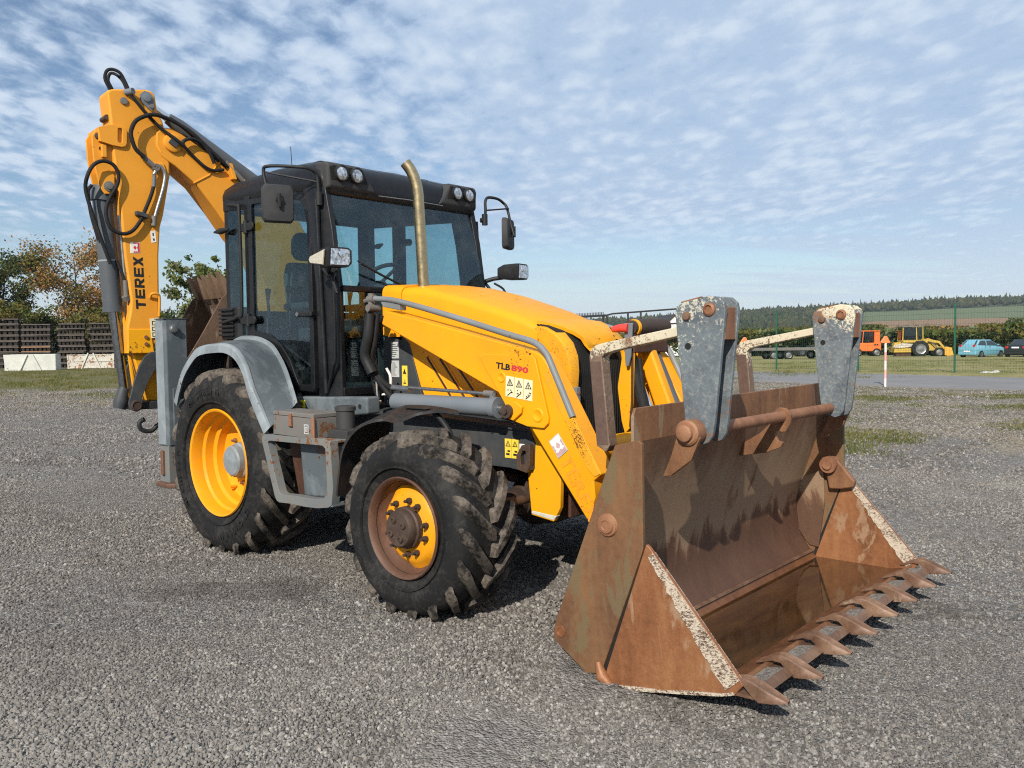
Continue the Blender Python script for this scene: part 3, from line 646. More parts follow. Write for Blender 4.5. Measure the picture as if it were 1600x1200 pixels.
# ---- the far wood on the hill, one mass
def wood():
    bm = bmesh.new(); bmesh.ops.create_icosphere(bm, subdivisions=1, radius=1); bv = np.array([v.co[:] for v in bm.verts]); bf = np.array([[v.index for v in f.verts] for f in bm.faces]); bm.free()
    P = []
    def field_zone(u, v):
        s = v/u; return (500 < u < 815 and s > .40+.10*noise.noise(Vector((u*.01, 0, 0)))) or (395 < u < 520 and s > .40)
    n = 0
    while n < 11000:
        u = 300+800*random.random()**.8; v = random.uniform(-.72, .72)*u
        if field_zone(u, v): continue
        if u < 760 and noise.noise(Vector((u*.008, v*.008, 7))) < -.30: continue
        P.append((u, v)); n += 1
    for k in range(1500):
        u = random.uniform(880, 1010); P.append((u, random.uniform(-.2, .72)*u))
    # hedges between the fields
    for k in range(170):
        u = 508+random.gauss(0, 4); P.append((u, random.uniform(.36, .75)*u))
    V = []; F = []; b = 0
    for (u, v) in P:
        p = wp(u, v, hill_h(u, v)); con = random.random() < .22; r = random.uniform(1.7, 3.4)*(.72 if con else 1.0)*(1 if u > 520 else .8); h = random.uniform(4.2, 7.5)*(1.2 if con else .85)
        if 495 < u < 522 and v/u > .36: r *= .55; h *= .35
        q = bv*(1+.28*RNG.standard_normal((len(bv), 1)))*np.array([r, r, h*.55])
        if con: q[:, :2] *= np.clip(1.15-.75*(bv[:, 2:3]*.5+.5), .2, 1.2)
        V.append(q+np.array([p.x, p.y, p.z+h*.5])); F.append(bf+b); b += len(bv)
    V = np.concatenate(V); F = np.concatenate(F); me = bpy.data.meshes.new('forest')
    me.vertices.add(len(V)); me.vertices.foreach_set('co', V.ravel()); me.loops.add(F.size); me.loops.foreach_set('vertex_index', F.ravel().astype(np.int32))
    me.polygons.add(len(F)); me.polygons.foreach_set('loop_start', np.arange(0, F.size, 3, dtype=np.int32)); me.update(); me.validate()
    t = NT('forest_mass'); n1 = t.noise(.10, 3, .6); n2 = t.noise(.9, 3, .7)
    cr = t.n('ShaderNodeValToRGB'); t.l(t.math('ADD', t.math('MULTIPLY', n1, .7), t.math('MULTIPLY', n2, .3)), cr.inputs[0]); e = cr.color_ramp.elements
    e[0].color = (.022, .032, .016, 1); e[0].position = .33; e[1].color = (.11, .085, .03, 1); e[1].position = .66
    for p_, c_ in ((.45, (.038, .048, .022, 1)), (.55, (.06, .066, .028, 1))): k_ = e.new(p_); k_.color = c_
    MAT['forest_mass'] = t.fin(cr.outputs[0], .95, 0, t.bump(n2, 1.0, 1.0), **{'Specular IOR Level': .02})
    me.materials.append(MAT['forest_mass']); o = bpy.data.objects.new('forest', me); COL.objects.link(o); tag(o, kind='stuff')
wood()
HEDGE = ['hedge bush with brown leaves at the left picture edge', 'dark hedge bush right behind the leftmost timber stack', 'tall olive bush rising behind the gap between the first two timber stacks', 'dark green bush behind the right end of the second timber stack', 'narrow dark bush left of the orange tree trunk', 'pale olive bush in front of the orange tree trunk, above the third stack', 'brownish bush above the gap between the third and fourth stacks', 'olive bush behind the grey ram of the digger arm', 'green bush hidden behind the lettered yellow digger arm', 'dark olive bush just right of the yellow digger arm']
FBUSH = ['dark bush behind the left end of the low flat trailer', 'olive bush behind the middle of the low flat trailer', 'mixed green bush behind the trailer wheels', 'dark bush behind the dark old tractor', 'olive bush directly behind the far white fork carrier', 'mixed green bush behind the orange utility vehicle', 'dark bush behind the rear of the old yellow digger', 'olive bush behind the cab of the old yellow digger', 'small bush behind the bucket of the old yellow digger', 'dark bush behind the green fence post left of the blue car', 'low olive bush right behind the blue hatchback roof', 'mixed green bush behind the bonnet of the blue hatchback', 'tall dark bush between the blue hatchback and the black saloon', 'tall olive bush behind the black saloon at the picture edge', 'mixed green bush between the grey bracket and the white house', 'dark bush behind the black gate rails', 'olive bush behind the toothed end of the black gate']
# ---- trees and bushes
def bark(name, c):
    t = NT(name); n = t.noise(14, 5, .7, stretch=(1, 1, .3)); MAT[name] = t.fin(t.mix(n, tuple(q*.6 for q in c), c), .9, 0, t.bump(n, .5, .02))
bark('bark', (.09, .075, .06))
TREE_N = 0
def tree(name, base, hgt, wid, leaf_mats, label, group, cat='tree', trunk=.16, nl=2600, leaf=.16, stem=.28, open_=.0, shape=1.0, seedv=0, nb=9, droop=0.0):
    """tapered trunk, limbs that fork, leaves in clumps round the limb ends"""
    rnd = random.Random(seedv*91+17); base = Vector(base); root = empty(name, base, label, cat, group)
    m = MB(); tips = []
    top = Vector((rnd.gauss(0, .04)*hgt, rnd.gauss(0, .04)*hgt, hgt*.80)); pts = [Vector((0, 0, -.1)), Vector((rnd.gauss(0, .02)*hgt, rnd.gauss(0, .02)*hgt, hgt*.3)), top*.7+Vector((rnd.gauss(0, .02)*hgt, 0, 0)), top]
    sp = smooth_path(pts, 8); m.tube(sp, [trunk*(1-.85*i/8) for i in range(9)], 7)
    for b in range(nb):
        f = stem+(.97-stem)*(b+.5)/nb; k = f*8/.97*.97; i = min(7, int(f*8)); p0 = sp[i].lerp(sp[i+1], f*8-i)
        a = b*2.4+rnd.uniform(-.5, .5); ln = wid*.5*math.sin(math.pi*min(1, (.18+.82*(1-f))**.7))*shape*rnd.uniform(.75, 1.15)
        d = Vector((math.cos(a), math.sin(a), rnd.uniform(.35, .9)-droop)); p1 = p0+d*ln*.5+Vector((0, 0, .05*ln)); p2 = p0+Vector((d.x, d.y, d.z*.8))*ln
        m.tube(smooth_path([p0, p1, p2], 4), [trunk*.4*(1-.2*q)*(1-f*.45) for q in range(5)], 5, False)
        tips += [(p2, 1), (p1, .9), (p0.lerp(p1, .6), .6)]
        for s in range(4):
            a2 = a+rnd.uniform(-1.1, 1.1); q0 = p0.lerp(p2, rnd.uniform(.35, .9)); q1 = q0+Vector((math.cos(a2), math.sin(a2), rnd.uniform(.0, .9)-droop))*ln*rnd.uniform(.35, .6)
            m.tube([q0, q0.lerp(q1, .5)+Vector((0, 0, .03*ln)), q1], [trunk*.14, trunk*.09, trunk*.04], 4, False); tips.append((q1, .9)); tips.append((q0.lerp(q1, .5), .6))
    tips.append((top, .8)); tips.append((top+Vector((0, 0, hgt*.10)), .6))
    for v in range(len(m.v)): m.v[v] = tuple(Vector(m.v[v])+base)
    m.build('trunk', 'bark', root, smooth=60)
    T = np.array([t[0][:] for t in tips]); W = np.array([t[1] for t in tips]); rg = np.random.default_rng(seedv+5)
    clump = rg.integers(0, len(T), nl); sp_ = wid*(.085+.03*open_)
    C_ = T[clump]+np.clip(rg.standard_normal((nl, 3)), -1.9, 1.9)*sp_*np.array([1, 1, .8])*W[clump][:, None]
    C_[:, 2] = np.clip(C_[:, 2], hgt*.04, hgt*1.02)
    A = rg.standard_normal((nl, 3)); A /= np.linalg.norm(A, axis=1)[:, None]; B = np.cross(A, rg.standard_normal((nl, 3))); B /= np.linalg.norm(B, axis=1)[:, None]
    s = leaf*(.6+.8*rg.random((nl, 1))); a2 = A*s; b2 = B*s*.55
    V = np.stack([C_-a2, C_+b2, C_+a2, C_-b2], 1).reshape(-1, 3)+np.array(base)
    F = np.arange(nl*4).reshape(-1, 4); me = bpy.data.meshes.new('crown')
    me.vertices.add(len(V)); me.vertices.foreach_set('co', V.ravel()); me.loops.add(F.size); me.loops.foreach_set('vertex_index', F.ravel().astype(np.int32))
    me.polygons.add(len(F)); me.polygons.foreach_set('loop_start', np.arange(0, F.size, 4, dtype=np.int32))
    for q in leaf_mats: me.materials.append(MAT[q])
    cm = rg.integers(0, len(leaf_mats), len(T)); hb = (T[:, 2] > np.median(T[:, 2]))
    me.polygons.foreach_set('material_index', cm[clump].astype(np.int32)); me.update()
    o = bpy.data.objects.new('crown', me); COL.objects.link(o); o.parent = root; o.matrix_parent_inverse = Matrix.Translation(-base)
    return root
def at(px, u): return u*(px-800)/1325.15      # lateral offset at a depth
def T_(name, px, u, *a, **k): return tree(name, wp(u, at(px, u)), *a, **k)
T_('broadleaf_tree', 0, 70, 10.2, 5.6, ['leaf_green', 'leaf_olive', 'leaf_dark'], 'green tree turning brown at its top, behind the leftmost timber stack', None, seedv=1, nl=15000, leaf=.12, trunk=.18, stem=.2, nb=18, open_=.3)
T_('broadleaf_tree', 118, 70, 10.7, 6.2, ['leaf_autumn', 'leaf_autumn', 'leaf_olive'], 'open-crowned tree with orange autumn leaves behind the timber stacks', None, seedv=2, nl=9500, leaf=.11, trunk=.17, stem=.25, open_=.3, nb=17)
T_('broadleaf_tree', 172, 72, 6.6, 5.0, ['leaf_autumn', 'leaf_olive'], 'small reddish tree just left of the digger boom', None, seedv=3, nl=4200, leaf=.11, trunk=.11, open_=.5)
T_('young_aspen', 310, 48, 7.2, 2.3, ['leaf_pale', 'leaf_green'], 'slim pale green tree right of the yellow boom, the taller of two', None, seedv=4, nl=3800, leaf=.12, trunk=.07, stem=.12, nb=13)
T_('young_aspen', 345, 49, 7.1, 2.2, ['leaf_pale', 'leaf_green'], 'slim pale green tree half hidden behind the cab', None, seedv=5, nl=3600, leaf=.12, trunk=.07, stem=.12, nb=13)
T_('bush', 268, 50, 3.6, 3.2, ['leaf_green', 'leaf_dark', 'leaf_olive'], 'round dark green bush between the boom and the slim pale trees', None, 'bush', seedv=6, nl=3000, leaf=.12, trunk=.06, stem=.05)
for i, (px_, u_, h_, w_, ms) in enumerate([(-30, 63, 3.9, 4.6, ['leaf_olive', 'leaf_autumn']), (12, 66, 4.4, 4.2, ['leaf_dark', 'leaf_olive']), (48, 64, 4.9, 3.9, ['leaf_olive', 'leaf_green']), (80, 66, 3.9, 4.2, ['leaf_dark', 'leaf_green']), (104, 65, 3.8, 2.4, ['leaf_dark']), (128, 64, 4.0, 3.0, ['leaf_olive', 'leaf_pale']), (152, 66, 4.1, 3.6, ['leaf_autumn', 'leaf_olive']), (186, 65, 4.3, 4.0, ['leaf_olive', 'leaf_green']), (216, 63, 4.4, 3.6, ['leaf_green', 'leaf_dark']), (240, 60, 4.2, 3.4, ['leaf_olive', 'leaf_dark'])]):
    T_('hedge_bush', px_, u_, h_, w_, ms, HEDGE[i], 'hedge bushes behind the timber stacks', 'bush', seedv=20+i, nl=3600, leaf=.115, trunk=.06, stem=.04, nb=11)
for i, (px_, u_, h_, w_) in enumerate([(1128, 92, 2.6, 7), (1172, 96, 2.9, 7.5), (1215, 93, 2.7, 7), (1258, 97, 3.0, 7), (1300, 92, 2.8, 6.5), (1338, 96, 3.1, 6.5), (1392, 90, 2.6, 6), (1436, 94, 2.9, 6.5), (1462, 84, 2.3, 5.5), (1492, 90, 2.4, 6), (1530, 86, 2.0, 6), (1560, 92, 2.6, 6), (1588, 80, 2.8, 4.2), (1622, 82, 3.4, 4.6), (1075, 96, 2.6, 7), (1020, 98, 2.5, 7), (960, 99, 2.4, 8)]):
    T_('field_bush', px_, u_, h_, w_, [['leaf_green', 'leaf_olive'], ['leaf_dark', 'leaf_olive', 'leaf_pale'], ['leaf_green', 'leaf_pale', 'leaf_dark'], ['leaf_olive', 'leaf_autumn', 'leaf_green']][i % 4], FBUSH[i], 'bushes behind the parked vehicles', 'bush', seedv=40+i, nl=2300, leaf=.24, trunk=.08, stem=.05, nb=12)
T_('bare_sapling', 876, 60, 3.9, 1.6, ['leaf_olive'], 'bare thin sapling poking up behind the yellow hood', None, seedv=80, nl=160, leaf=.09, trunk=.04, stem=.3)
# ---- green mesh fence
def fence():
    root = empty('mesh_fence', rp(0, 8.8, 0), 'tall green wire mesh fence on slim posts along the grass edge', 'fence')
    H = 2.70; posts = [-3.63+3.805*k for k in range(-14, 14)]; W = 8.8
    for i, l in enumerate(posts):
        p = rp(l, W, 0); m = MB(); m.bb(p.x-.03, p.x+.03, p.y-.03, p.y+.03, p.z-.1, p.z+H); m.bb(p.x-.034, p.x+.034, p.y-.034, p.y+.034, p.z+H, p.z+H+.03); m.build('post', 'green_post', root)
        if i+1 < len(posts) and -30 < l < 34:
            q = rp(posts[i+1], W, 0); m = MB(); d = q-p
            for k in range(13): z = .12+k*.2; m.tube([p+Vector((0, 0, z)), q+Vector((0, 0, z))], .0042, 3, False)
            for k in range(1, 39): a = p+d*(k/39); m.tube([a+Vector((0, 0, .08)), a+Vector((0, 0, 2.6))], .0026, 3, False)
            w = m.build('wire_mesh', 'green_post', root); w['kind'] = 'stuff'
fence()
rust('digger_tooth', (.16, .10, .06), (.30, .20, .12), (.42, .30, .19), rough=.7, streak=.5)
def hardgrey():
    t = NT('hardface_grey'); v = t.voro(120, 'F1', 'Distance'); n = t.noise(60, 4, .7); c = t.mix(t.mr(n, .35, .65), (.10, .085, .07), (.30, .27, .235))
    MAT['hardface_grey'] = t.fin(c, .75, .1, t.bump(t.math('ADD', v, n), .7, .006))
hardgrey()
def water():
    t = NT('rain_water'); n = t.noise(3, 4, .6, stretch=(3, .6, 1)); c = t.mix(t.mr(n, .35, .65), (.030, .013, .005), (.075, .034, .011))
    MAT['rain_water'] = t.fin(c, .06, 0, t.bump(t.noise(14, 2), .02, .004), **{'Specular IOR Level': .6, 'Coat Weight': .5, 'Coat Roughness': .03})
water()
def lampcut():
    t = NT('lamp_cut'); v = t.voro(70, 'F1', 'Color'); x = t.xyz(v)[0]; c = t.mix(x, (.25, .25, .25), (.9, .9, .9))
    MAT['lamp_cut'] = t.fin(c, t.mr(x, 0, 1, .05, .3), .85, t.bump(x, .5, .01), **{'Coat Weight': 1.0, 'Coat Roughness': .02})
    t = NT('signal_lens'); n = t.noise(90, 2, .5, stretch=(1, 1, 4)); MAT['signal_lens'] = t.fin(t.mix(t.mr(n, .4, .6), (.40, .34, .24), (.62, .57, .46)), .15, 0, t.bump(n, .3, .004), **{'Coat Weight': .8})
lampcut()
# ================================================================ THE BACKHOE LOADER
BL = empty('backhoe_loader', (0, 0, 0), 'big yellow backhoe loader with black cab and rusty front bucket on the gravel', 'backhoe loader')
def Pt(name, mb, mat, parent=None, **k): return mb.build(name, mat, BL if parent is None else parent, **k)
def V3(x, y, z): return Vector((x, y, z))
# ---------------- wheels
def wheel(x, z, sgn, kind, front):
    if not front: Rt, yc, hw, rim, yf = .69, .975, .215, .394, 1.19
    else: Rt, yc, hw, rim, yf = .53, 1.135, .19, .284, 1.333
    Y = lambda a: sgn*a
    # carcass: bead to bead, seen as (radius, y)
    s = hw; cr = Rt-.043
    half = [(rim-.03, s*.83), (rim-.005, s*.90), (rim+.03, s*1.00), (rim+.075, s*1.10), (lerp(rim, cr, .55), s*1.13), (lerp(rim, cr, .76), s*1.07), (cr-.025, s*.98), (cr-.004, s*.82), (cr, s*.4), (cr, 0)]
    prof = [(r_, Y(yc+a)) for r_, a in half]+[(r_, Y(yc-a)) for r_, a in reversed(half[:-1])]
    m = MB(); m.lathe(prof, (x, 0, z), 'y', 72)
    for rr in (rim+.052,):       # fine moulded ring on the side wall
        m.lathe([(rr-.006, Y(yc+s*1.06)), (rr-.002, Y(yc+s*1.06+.012)), (rr+.004, Y(yc+s*1.06+.012)), (rr+.008, Y(yc+s*1.06))], (x, 0, z), 'y', 72)
    nl = 20 if not front else 17; m.cur = 1
    for side in (1, -1):
        for k in range(nl):
            th0 = 2*math.pi*(k+(.5 if side < 0 else 0))/nl
            secs = []
            sw = .36 if not front else .42
            for t, top, wdt in ((0.0, Rt-.004, .034), (.06, Rt, .040), (.45, Rt-.001, .036), (.80, Rt-.006, .040), (.96, Rt-.016, .044), (1.035, Rt-.036, .043), (1.065, Rt-.066, .036)):
                th = th0+sw*(max(0, t-.02)**1.15); yy = Y(yc+side*t*s*(1.0 if t <= 1 else 1.0)); base = cr-.02 if t <= .85 else (cr-.05 if t <= 1.01 else top-.05)
                a = wdt/Rt; jj = 1+.06*math.sin(k*7.3+t*5)
                row = []
                for rr, da in ((base, -a*1.25), (top, -a*.72*jj), (top, a*.72*jj), (base, a*1.25)):
                    row.append(V3(x+rr*math.cos(th+da), yy-(Y(side*.012) if rr == base and t > 1 else 0), z+rr*math.sin(th+da)))
                secs.append(row)
            m.loft(secs)
    ty = m.build('tyre', ['tyre_rubber', 'tread_rubber'], None, smooth=38)
    # rim
    m = MB()
    if not front:
        pr = [(rim-.012, yf-.030), (rim, yf-.006), (rim-.006, yf+.003), (rim-.020, yf-.004), (rim-.030, yf-.03), (rim-.034, yf-.085), (rim-.052, yf-.10), (rim-.060, yf-.16), (rim-.085, yf-.175), (rim-.092, yf-.235), (rim-.12, yf-.25), (.215, yf-.262), (.19, yf-.225), (.0, yf-.225)]
        m.lathe([(a, Y(b)) for a, b in pr], (x, 0, z), 'y', 64); mats = ['rim_yellow']
        m.cyl((x+.27*math.cos(-2.2), Y(yf-.24), z+.27*math.sin(-2.2)), (x+.27*math.cos(-2.2), Y(yf-.19), z+.27*math.sin(-2.2)), .012, 8)
    else:
        pr = [(rim-.010, yf-.03), (rim, yf-.005), (rim-.006, yf+.004), (rim-.018, yf-.004), (rim-.026, yf-.03), (rim-.030, yf-.075), (rim-.055, yf-.10), (rim-.062, yf-.135)]
        m.lathe([(a, Y(b)) for a, b in pr], (x, 0, z), 'y', 64); mats = ['rusty_rim']
    rimo = m.build(kind, mats, BL, smooth=40)
    ty.parent = rimo
    if front:
        m = MB(); n = 48; secs = []; rg = random.Random(5+sgn)   # disc whose flaking edge runs out unevenly on the barrel
        rag = [.236+.012*math.sin(j*.9)+rg.uniform(-.006, .006) for j in range(n)]
        for rr, yy in ((None, yf-.105), (.205, yf-.075), (.18, yf-.055), (.0, yf-.055)):
            secs.append([V3(x+(rag[j] if rr is None else rr)*math.cos(2*math.pi*j/n), Y(yy), z+(rag[j] if rr is None else rr)*math.sin(2*math.pi*j/n)) for j in range(n)])
        m.loft(secs, cap=False); m.build('disc', 'rim_yellow', rimo, smooth=40)
        m = MB(); m.lathe([(.118, Y(yf-.07)), (.116, Y(yf-.025)), (.106, Y(yf-.018)), (.104, Y(yf+.012)), (.094, Y(yf+.026)), (.0, Y(yf+.030))], (x, 0, z), 'y', 32)
        for k in range(4):
            a = .5+k*1.57; c = (x+.056*math.cos(a), Y(yf+.024), z+.056*math.sin(a)); m.lathe([(.020, 0), (.018, Y(.014)), (.010, Y(.016)), (.009, Y(.008)), (0, Y(.008))], c, 'y', 14)
        m.build('hub', 'hub_brown', rimo, smooth=35)
        nn, nr, ny = 10, .150, yf-.055
    else:
        m = MB(); m.lathe([(.135, Y(yf-.225)), (.13, Y(yf-.17)), (.118, Y(yf-.16)), (.112, Y(yf-.12)), (.10, Y(yf-.108)), (.0, Y(yf-.104))], (x, 0, z), 'y', 36); m.build('hub', 'grey_edge', rimo, smooth=35)
        nn, nr, ny = 10, .172, yf-.225
    for k in range(nn):
        a = 2*math.pi*(k+.3+(.22 if k % 2 else 0))/nn; c = V3(x+nr*math.cos(a), Y(ny), z+nr*math.sin(a)); m = MB()
        m.cyl(c, c+V3(0, Y(.022), 0), .017, 6); m.cyl(c, c+V3(0, Y(.045), 0), .009, 8); m.build('wheel_nut', 'hub_brown' if front else 'bolt_rust', rimo, smooth=30)
    if not front or True:
        # raised lettering round the side wall
        if not front:
            word = 'MICHELIN'
            for start in (2.20, -.62+6.283, 3.85):
                for k, ch in enumerate(word):
                    a = start-sgn*-1*0-k*.112 if sgn < 0 else start+k*.112
                    rr = .50; c = V3(x+rr*math.cos(a), Y(yc+s*1.125), z+rr*math.sin(a)); up_ = V3(math.cos(a), 0, math.sin(a)); xd = up_.cross(V3(0, Y(1), 0))
                    text_obj('side_letter', ch, .06, 'hose_rubber', ty, c-xd*.02, xd, up_, .008, .0008, 1.1) if False else LET.append((ch, c-xd*.022, xd, up_, ty))
    return rimo
LET = []
RW = wheel(0, .65, -1, 'rear_wheel', False); wheel(0, .65, 1, 'rear_wheel', False)
FWH = wheel(2.16, .492, -1, 'front_wheel', True); wheel(2.16, .492, 1, 'front_wheel', True)
def letters():     # joined per tyre: one moulded line of letters
    by = {}
    for ch, o, xd, yd, ty in LET: by.setdefault(ty.name, []).append((ch, o, xd, yd))
    for tn, L in by.items():
        par = bpy.data.objects[tn].parent
        for ch, o, xd, yd in L: text_obj('side_letter', ch, .062, 'hose_rubber', par, o, xd, yd, .010, .002, 1.0)
letters()
# ---------------- chassis, axles
m = MB(); m.prism([(.25, 1.03), (1.2, 1.03), (1.50, 1.03), (2.385, .985), (2.43, .90), (2.42, .735), (1.78, .735), (1.4, .62), (.25, .62)], 'y', -.52, .52); CH = Pt('chassis', m, 'dark_grey', bevel=.008)
m = MB(); m.prism([(1.30, 1.03), (1.42, 1.03), (2.36, .98), (2.38, .965), (1.42, 1.01)], 'y', -.535, -.515); m.bb(1.80, 2.42, -.532, -.515, .737, .762)
m.build('frame_flange', 'dark_grey', CH, bevel=.003)
m = MB(); m.ring([(2.325, .735), (2.40, .72), (2.43, .78), (2.43, .895), (2.365, .885), (2.32, .82)], [(2.358, .765), (2.380, .765), (2.395, .79), (2.395, .85), (2.370, .85), (2.354, .82)], 'y', -.555, -.52); m.build('tow_lug', 'hub_brown', CH, bevel=.005)
for px_ in (2.10, 2.20):
    m = MB(); m.cyl((px_, -.5225, .94), (px_, -.518, .94), .008, 8); m.build('bolt_hole', 'dark_void', CH)
m = MB(); m.cyl((2.16, -.95, .492), (2.16, .95, .492), .085, 20); m.lathe([(.085, -.35), (.17, -.22), (.19, 0), (.17, .22), (.085, .35)], (2.16, 0, .492), 'y', 24); m.cyl((2.16, -1.02, .492), (2.16, -.86, .492), .15, 24); m.cyl((2.16, 1.02, .492), (2.16, .86, .492), .15, 24)
m.tube([(2.32, -.80, .55), (2.36, 0, .55), (2.32, .80, .55)], .03, 10); Pt('front_axle', m, 'hub_brown', smooth=40)
m = MB(); m.tube([(1.62, 0, .6), (2.1, 0, .55)], .045, 12); m.bb(2.33, 2.58, -.36, .36, .44, .60); Pt('axle_bracket', m, 'dark_rust', bevel=.01)
m = MB(); m.cyl((2.36, -.44, .60), (2.36, .44, .60), .075, 22); Pt('axle_pivot', m, 'hub_brown', smooth=40)
m = MB(); m.cyl((0, -.80, .65), (0, .80, .65), .12, 20); m.bb(-.25, .25, -.36, .36, .42, .92); Pt('rear_axle', m, 'dark_grey', bevel=.02)
m = MB(); m.bb(-1.05, .3, -.42, .42, .62, 1.12); Pt('rear_frame', m, 'dark_grey', bevel=.01)
# ---------------- hood
def hood_section(x, w, zb, ze, zc, r=.055):
    pts = [(-w, zb), (-w, ze-r), (-w+r*.12, ze-r*.55), (-w+r*.45, ze-r*.18), (-w+r, ze), (-w*.55, lerp(ze, zc, .72)), (0, zc)]
    pts += [(-a, b) for a, b in reversed(pts[:-1])]
    return [V3(x, a, b) for a, b in pts]
ST = [(1.205, .449, 1.50, 1.886, 1.915), (1.32, .440, 1.30, 1.880, 1.910), (1.42, .430, 1.10, 1.870, 1.900), (1.765, .398, 1.10, 1.788, 1.826), (2.02, .374, 1.10, 1.715, 1.752), (2.20, .357, 1.10, 1.660, 1.698), (2.28, .350, 1.12, 1.628, 1.664), (2.325, .346, 1.12, 1.602, 1.640)]
m = MB(); m.loft([hood_section(*q) for q in ST]); HOOD = Pt('hood', m, 'yellow', smooth=40)
m = MB(); m.loft([hood_section(1.0, .45, 1.56, 1.912, 1.925), hood_section(1.10, .45, 1.54, 1.908, 1.923), hood_section(1.199, .45, 1.52, 1.896, 1.921)]); m.build('rear_hood_panel', 'yellow', HOOD, smooth=40)
m = MB()
for k in range(3):
    a = V3(1.43+.115*k, -.4315+.0092*1.15*k-.002, 1.405-.010*k); b = V3(1.665+.115*k, -.4085+.0092*1.15*k, 1.10)
    d = (b-a).normalized(); nrm = V3(d.z, 0, -d.x)*.010; m.add([a-nrm, b-nrm, b+nrm, a+nrm, a-nrm+V3(0, .01, 0), b-nrm+V3(0, .01, 0), b+nrm+V3(0, .01, 0), a+nrm+V3(0, .01, 0)], [(0, 1, 2, 3), (0, 4, 5, 1), (1, 5, 6, 2), (2, 6, 7, 3), (3, 7, 4, 0), (7, 6, 5, 4)])
m.build('vent_slot', 'dark_rust', HOOD)
for k in range(3):     # raised lips beside the slots
    m = MB(); a = V3(1.45+.115*k, -.432+.0105*k, 1.405-.01*k); b = V3(1.685+.115*k, -.410+.0105*k, 1.10); m.tube([a, b], .006, 6); m.build('vent_lip', 'yellow', HOOD, smooth=60)
for x_, z_ in ((1.47, 1.25), (1.62, 1.37), (1.9, 1.33)):
    m = MB(); m.cyl((x_, -.45+.092*(x_-1.2), z_), (x_, -.456+.092*(x_-1.2), z_), .010, 10); m.build('fastener', 'yellow', HOOD)
m = MB(); m.lathe([(.012, 0), (.012, .005), (0, .006)], (1.9, -.05, 1.80), 'z', 12); m.build('hood_latch', 'yellow', HOOD)
# nose: tongue, black slots and cheeks
tp = [(2.318, 1.643, .335), (2.38, 1.628, .300), (2.44, 1.606, .255), (2.50, 1.572, .205), (2.545, 1.528, .175), (2.565, 1.478, .155), (2.555, 1.448, .145)]
m = MB(); secs = []
for i, (x, z, w) in enumerate(tp):
    j = min(i+1, len(tp)-1); k = max(i-1, 0); d = V3(tp[j][0]-tp[k][0], 0, tp[j][1]-tp[k][1]).normalized(); nn = V3(-d.z, 0, d.x)*-.022
    row = [V3(x, y, z-.012*(y/w)**2*(1 if i < 4 else .3)) for y in np.linspace(-w, w, 9)]; secs.append(row+[p+(nn if nn.z < 0 else -nn) for p in reversed(row)])
m.loft(secs); m.build('hood_tongue', 'yellow_worn', HOOD, smooth=40)
gp = [(2.31, 1.612), (2.38, 1.600), (2.45, 1.566), (2.505, 1.505), (2.535, 1.42), (2.545, 1.30), (2.545, 1.1), (2.53, .84)]
m = MB(); secs = []
for (x, z) in gp: secs.append([V3(x, y, z) for y in np.linspace(-.325, .325, 12)]+[V3(x-.03, y, z-.03) for y in np.linspace(.325, -.325, 12)])
m.loft(secs); GR = Pt('radiator_grille', m, 'dark_void', smooth=40)
for k in range(26):
    y = -.25+.020*k; m = MB(); m.tube([(2.537, y, 1.40), (2.549, y, 1.30), (2.549, y, .86)], .003, 4); m.build('grille_bar', 'dark_void', GR)
for s in (-1, 1):
    cp = [(2.332, 1.598, .344, .255), (2.385, 1.590, .344, .245), (2.465, 1.552, .344, .245), (2.530, 1.490, .344, .250), (2.568, 1.41, .344, .255), (2.580, 1.32, .344, .262), (2.575, 1.20, .344, .27), (2.560, 1.08, .344, .28)]
    m = MB(); secs = []
    for i, (x, z, wo_, wi) in enumerate(cp):
        secs.append([V3(x, s*wi, z), V3(x, s*(wo_-.02), z), V3(x-.012, s*wo_, z-.008), V3(x-.10, s*wo_, z-.05), V3(x-.11, s*(wo_-.03), z-.06), V3(x-.025, s*wi, z-.03)])
    m.loft(secs); m.build('grille_cheek', 'yellow_chipped', GR, smooth=45)
    m = MB(); m.prism([(2.33, 1.575), (2.46, 1.53), (2.54, 1.43), (2.562, 1.30), (2.545, 1.08), (2.33, 1.08)], 'y', s*.342, s*.325); m.build('cheek_side', 'yellow', GR, bevel=.004)
    m = MB(); m.bb(2.55, 2.60, s*.318, s*.275, .93, 1.225); m.build('grille_hinge', 'steel_grey', GR, bevel=.006)
    for k in range(4):
        m = MB(); m.cyl((2.60, s*.296, 1.19-.08*k), (2.607, s*.296, 1.19-.08*k), .009, 8); m.build('hinge_bolt', 'bolt_rust', GR)
m = MB(); m.bb(1.42, 2.42, -.33, .33, .98, 1.12); Pt('engine_block', m, 'dark_void')
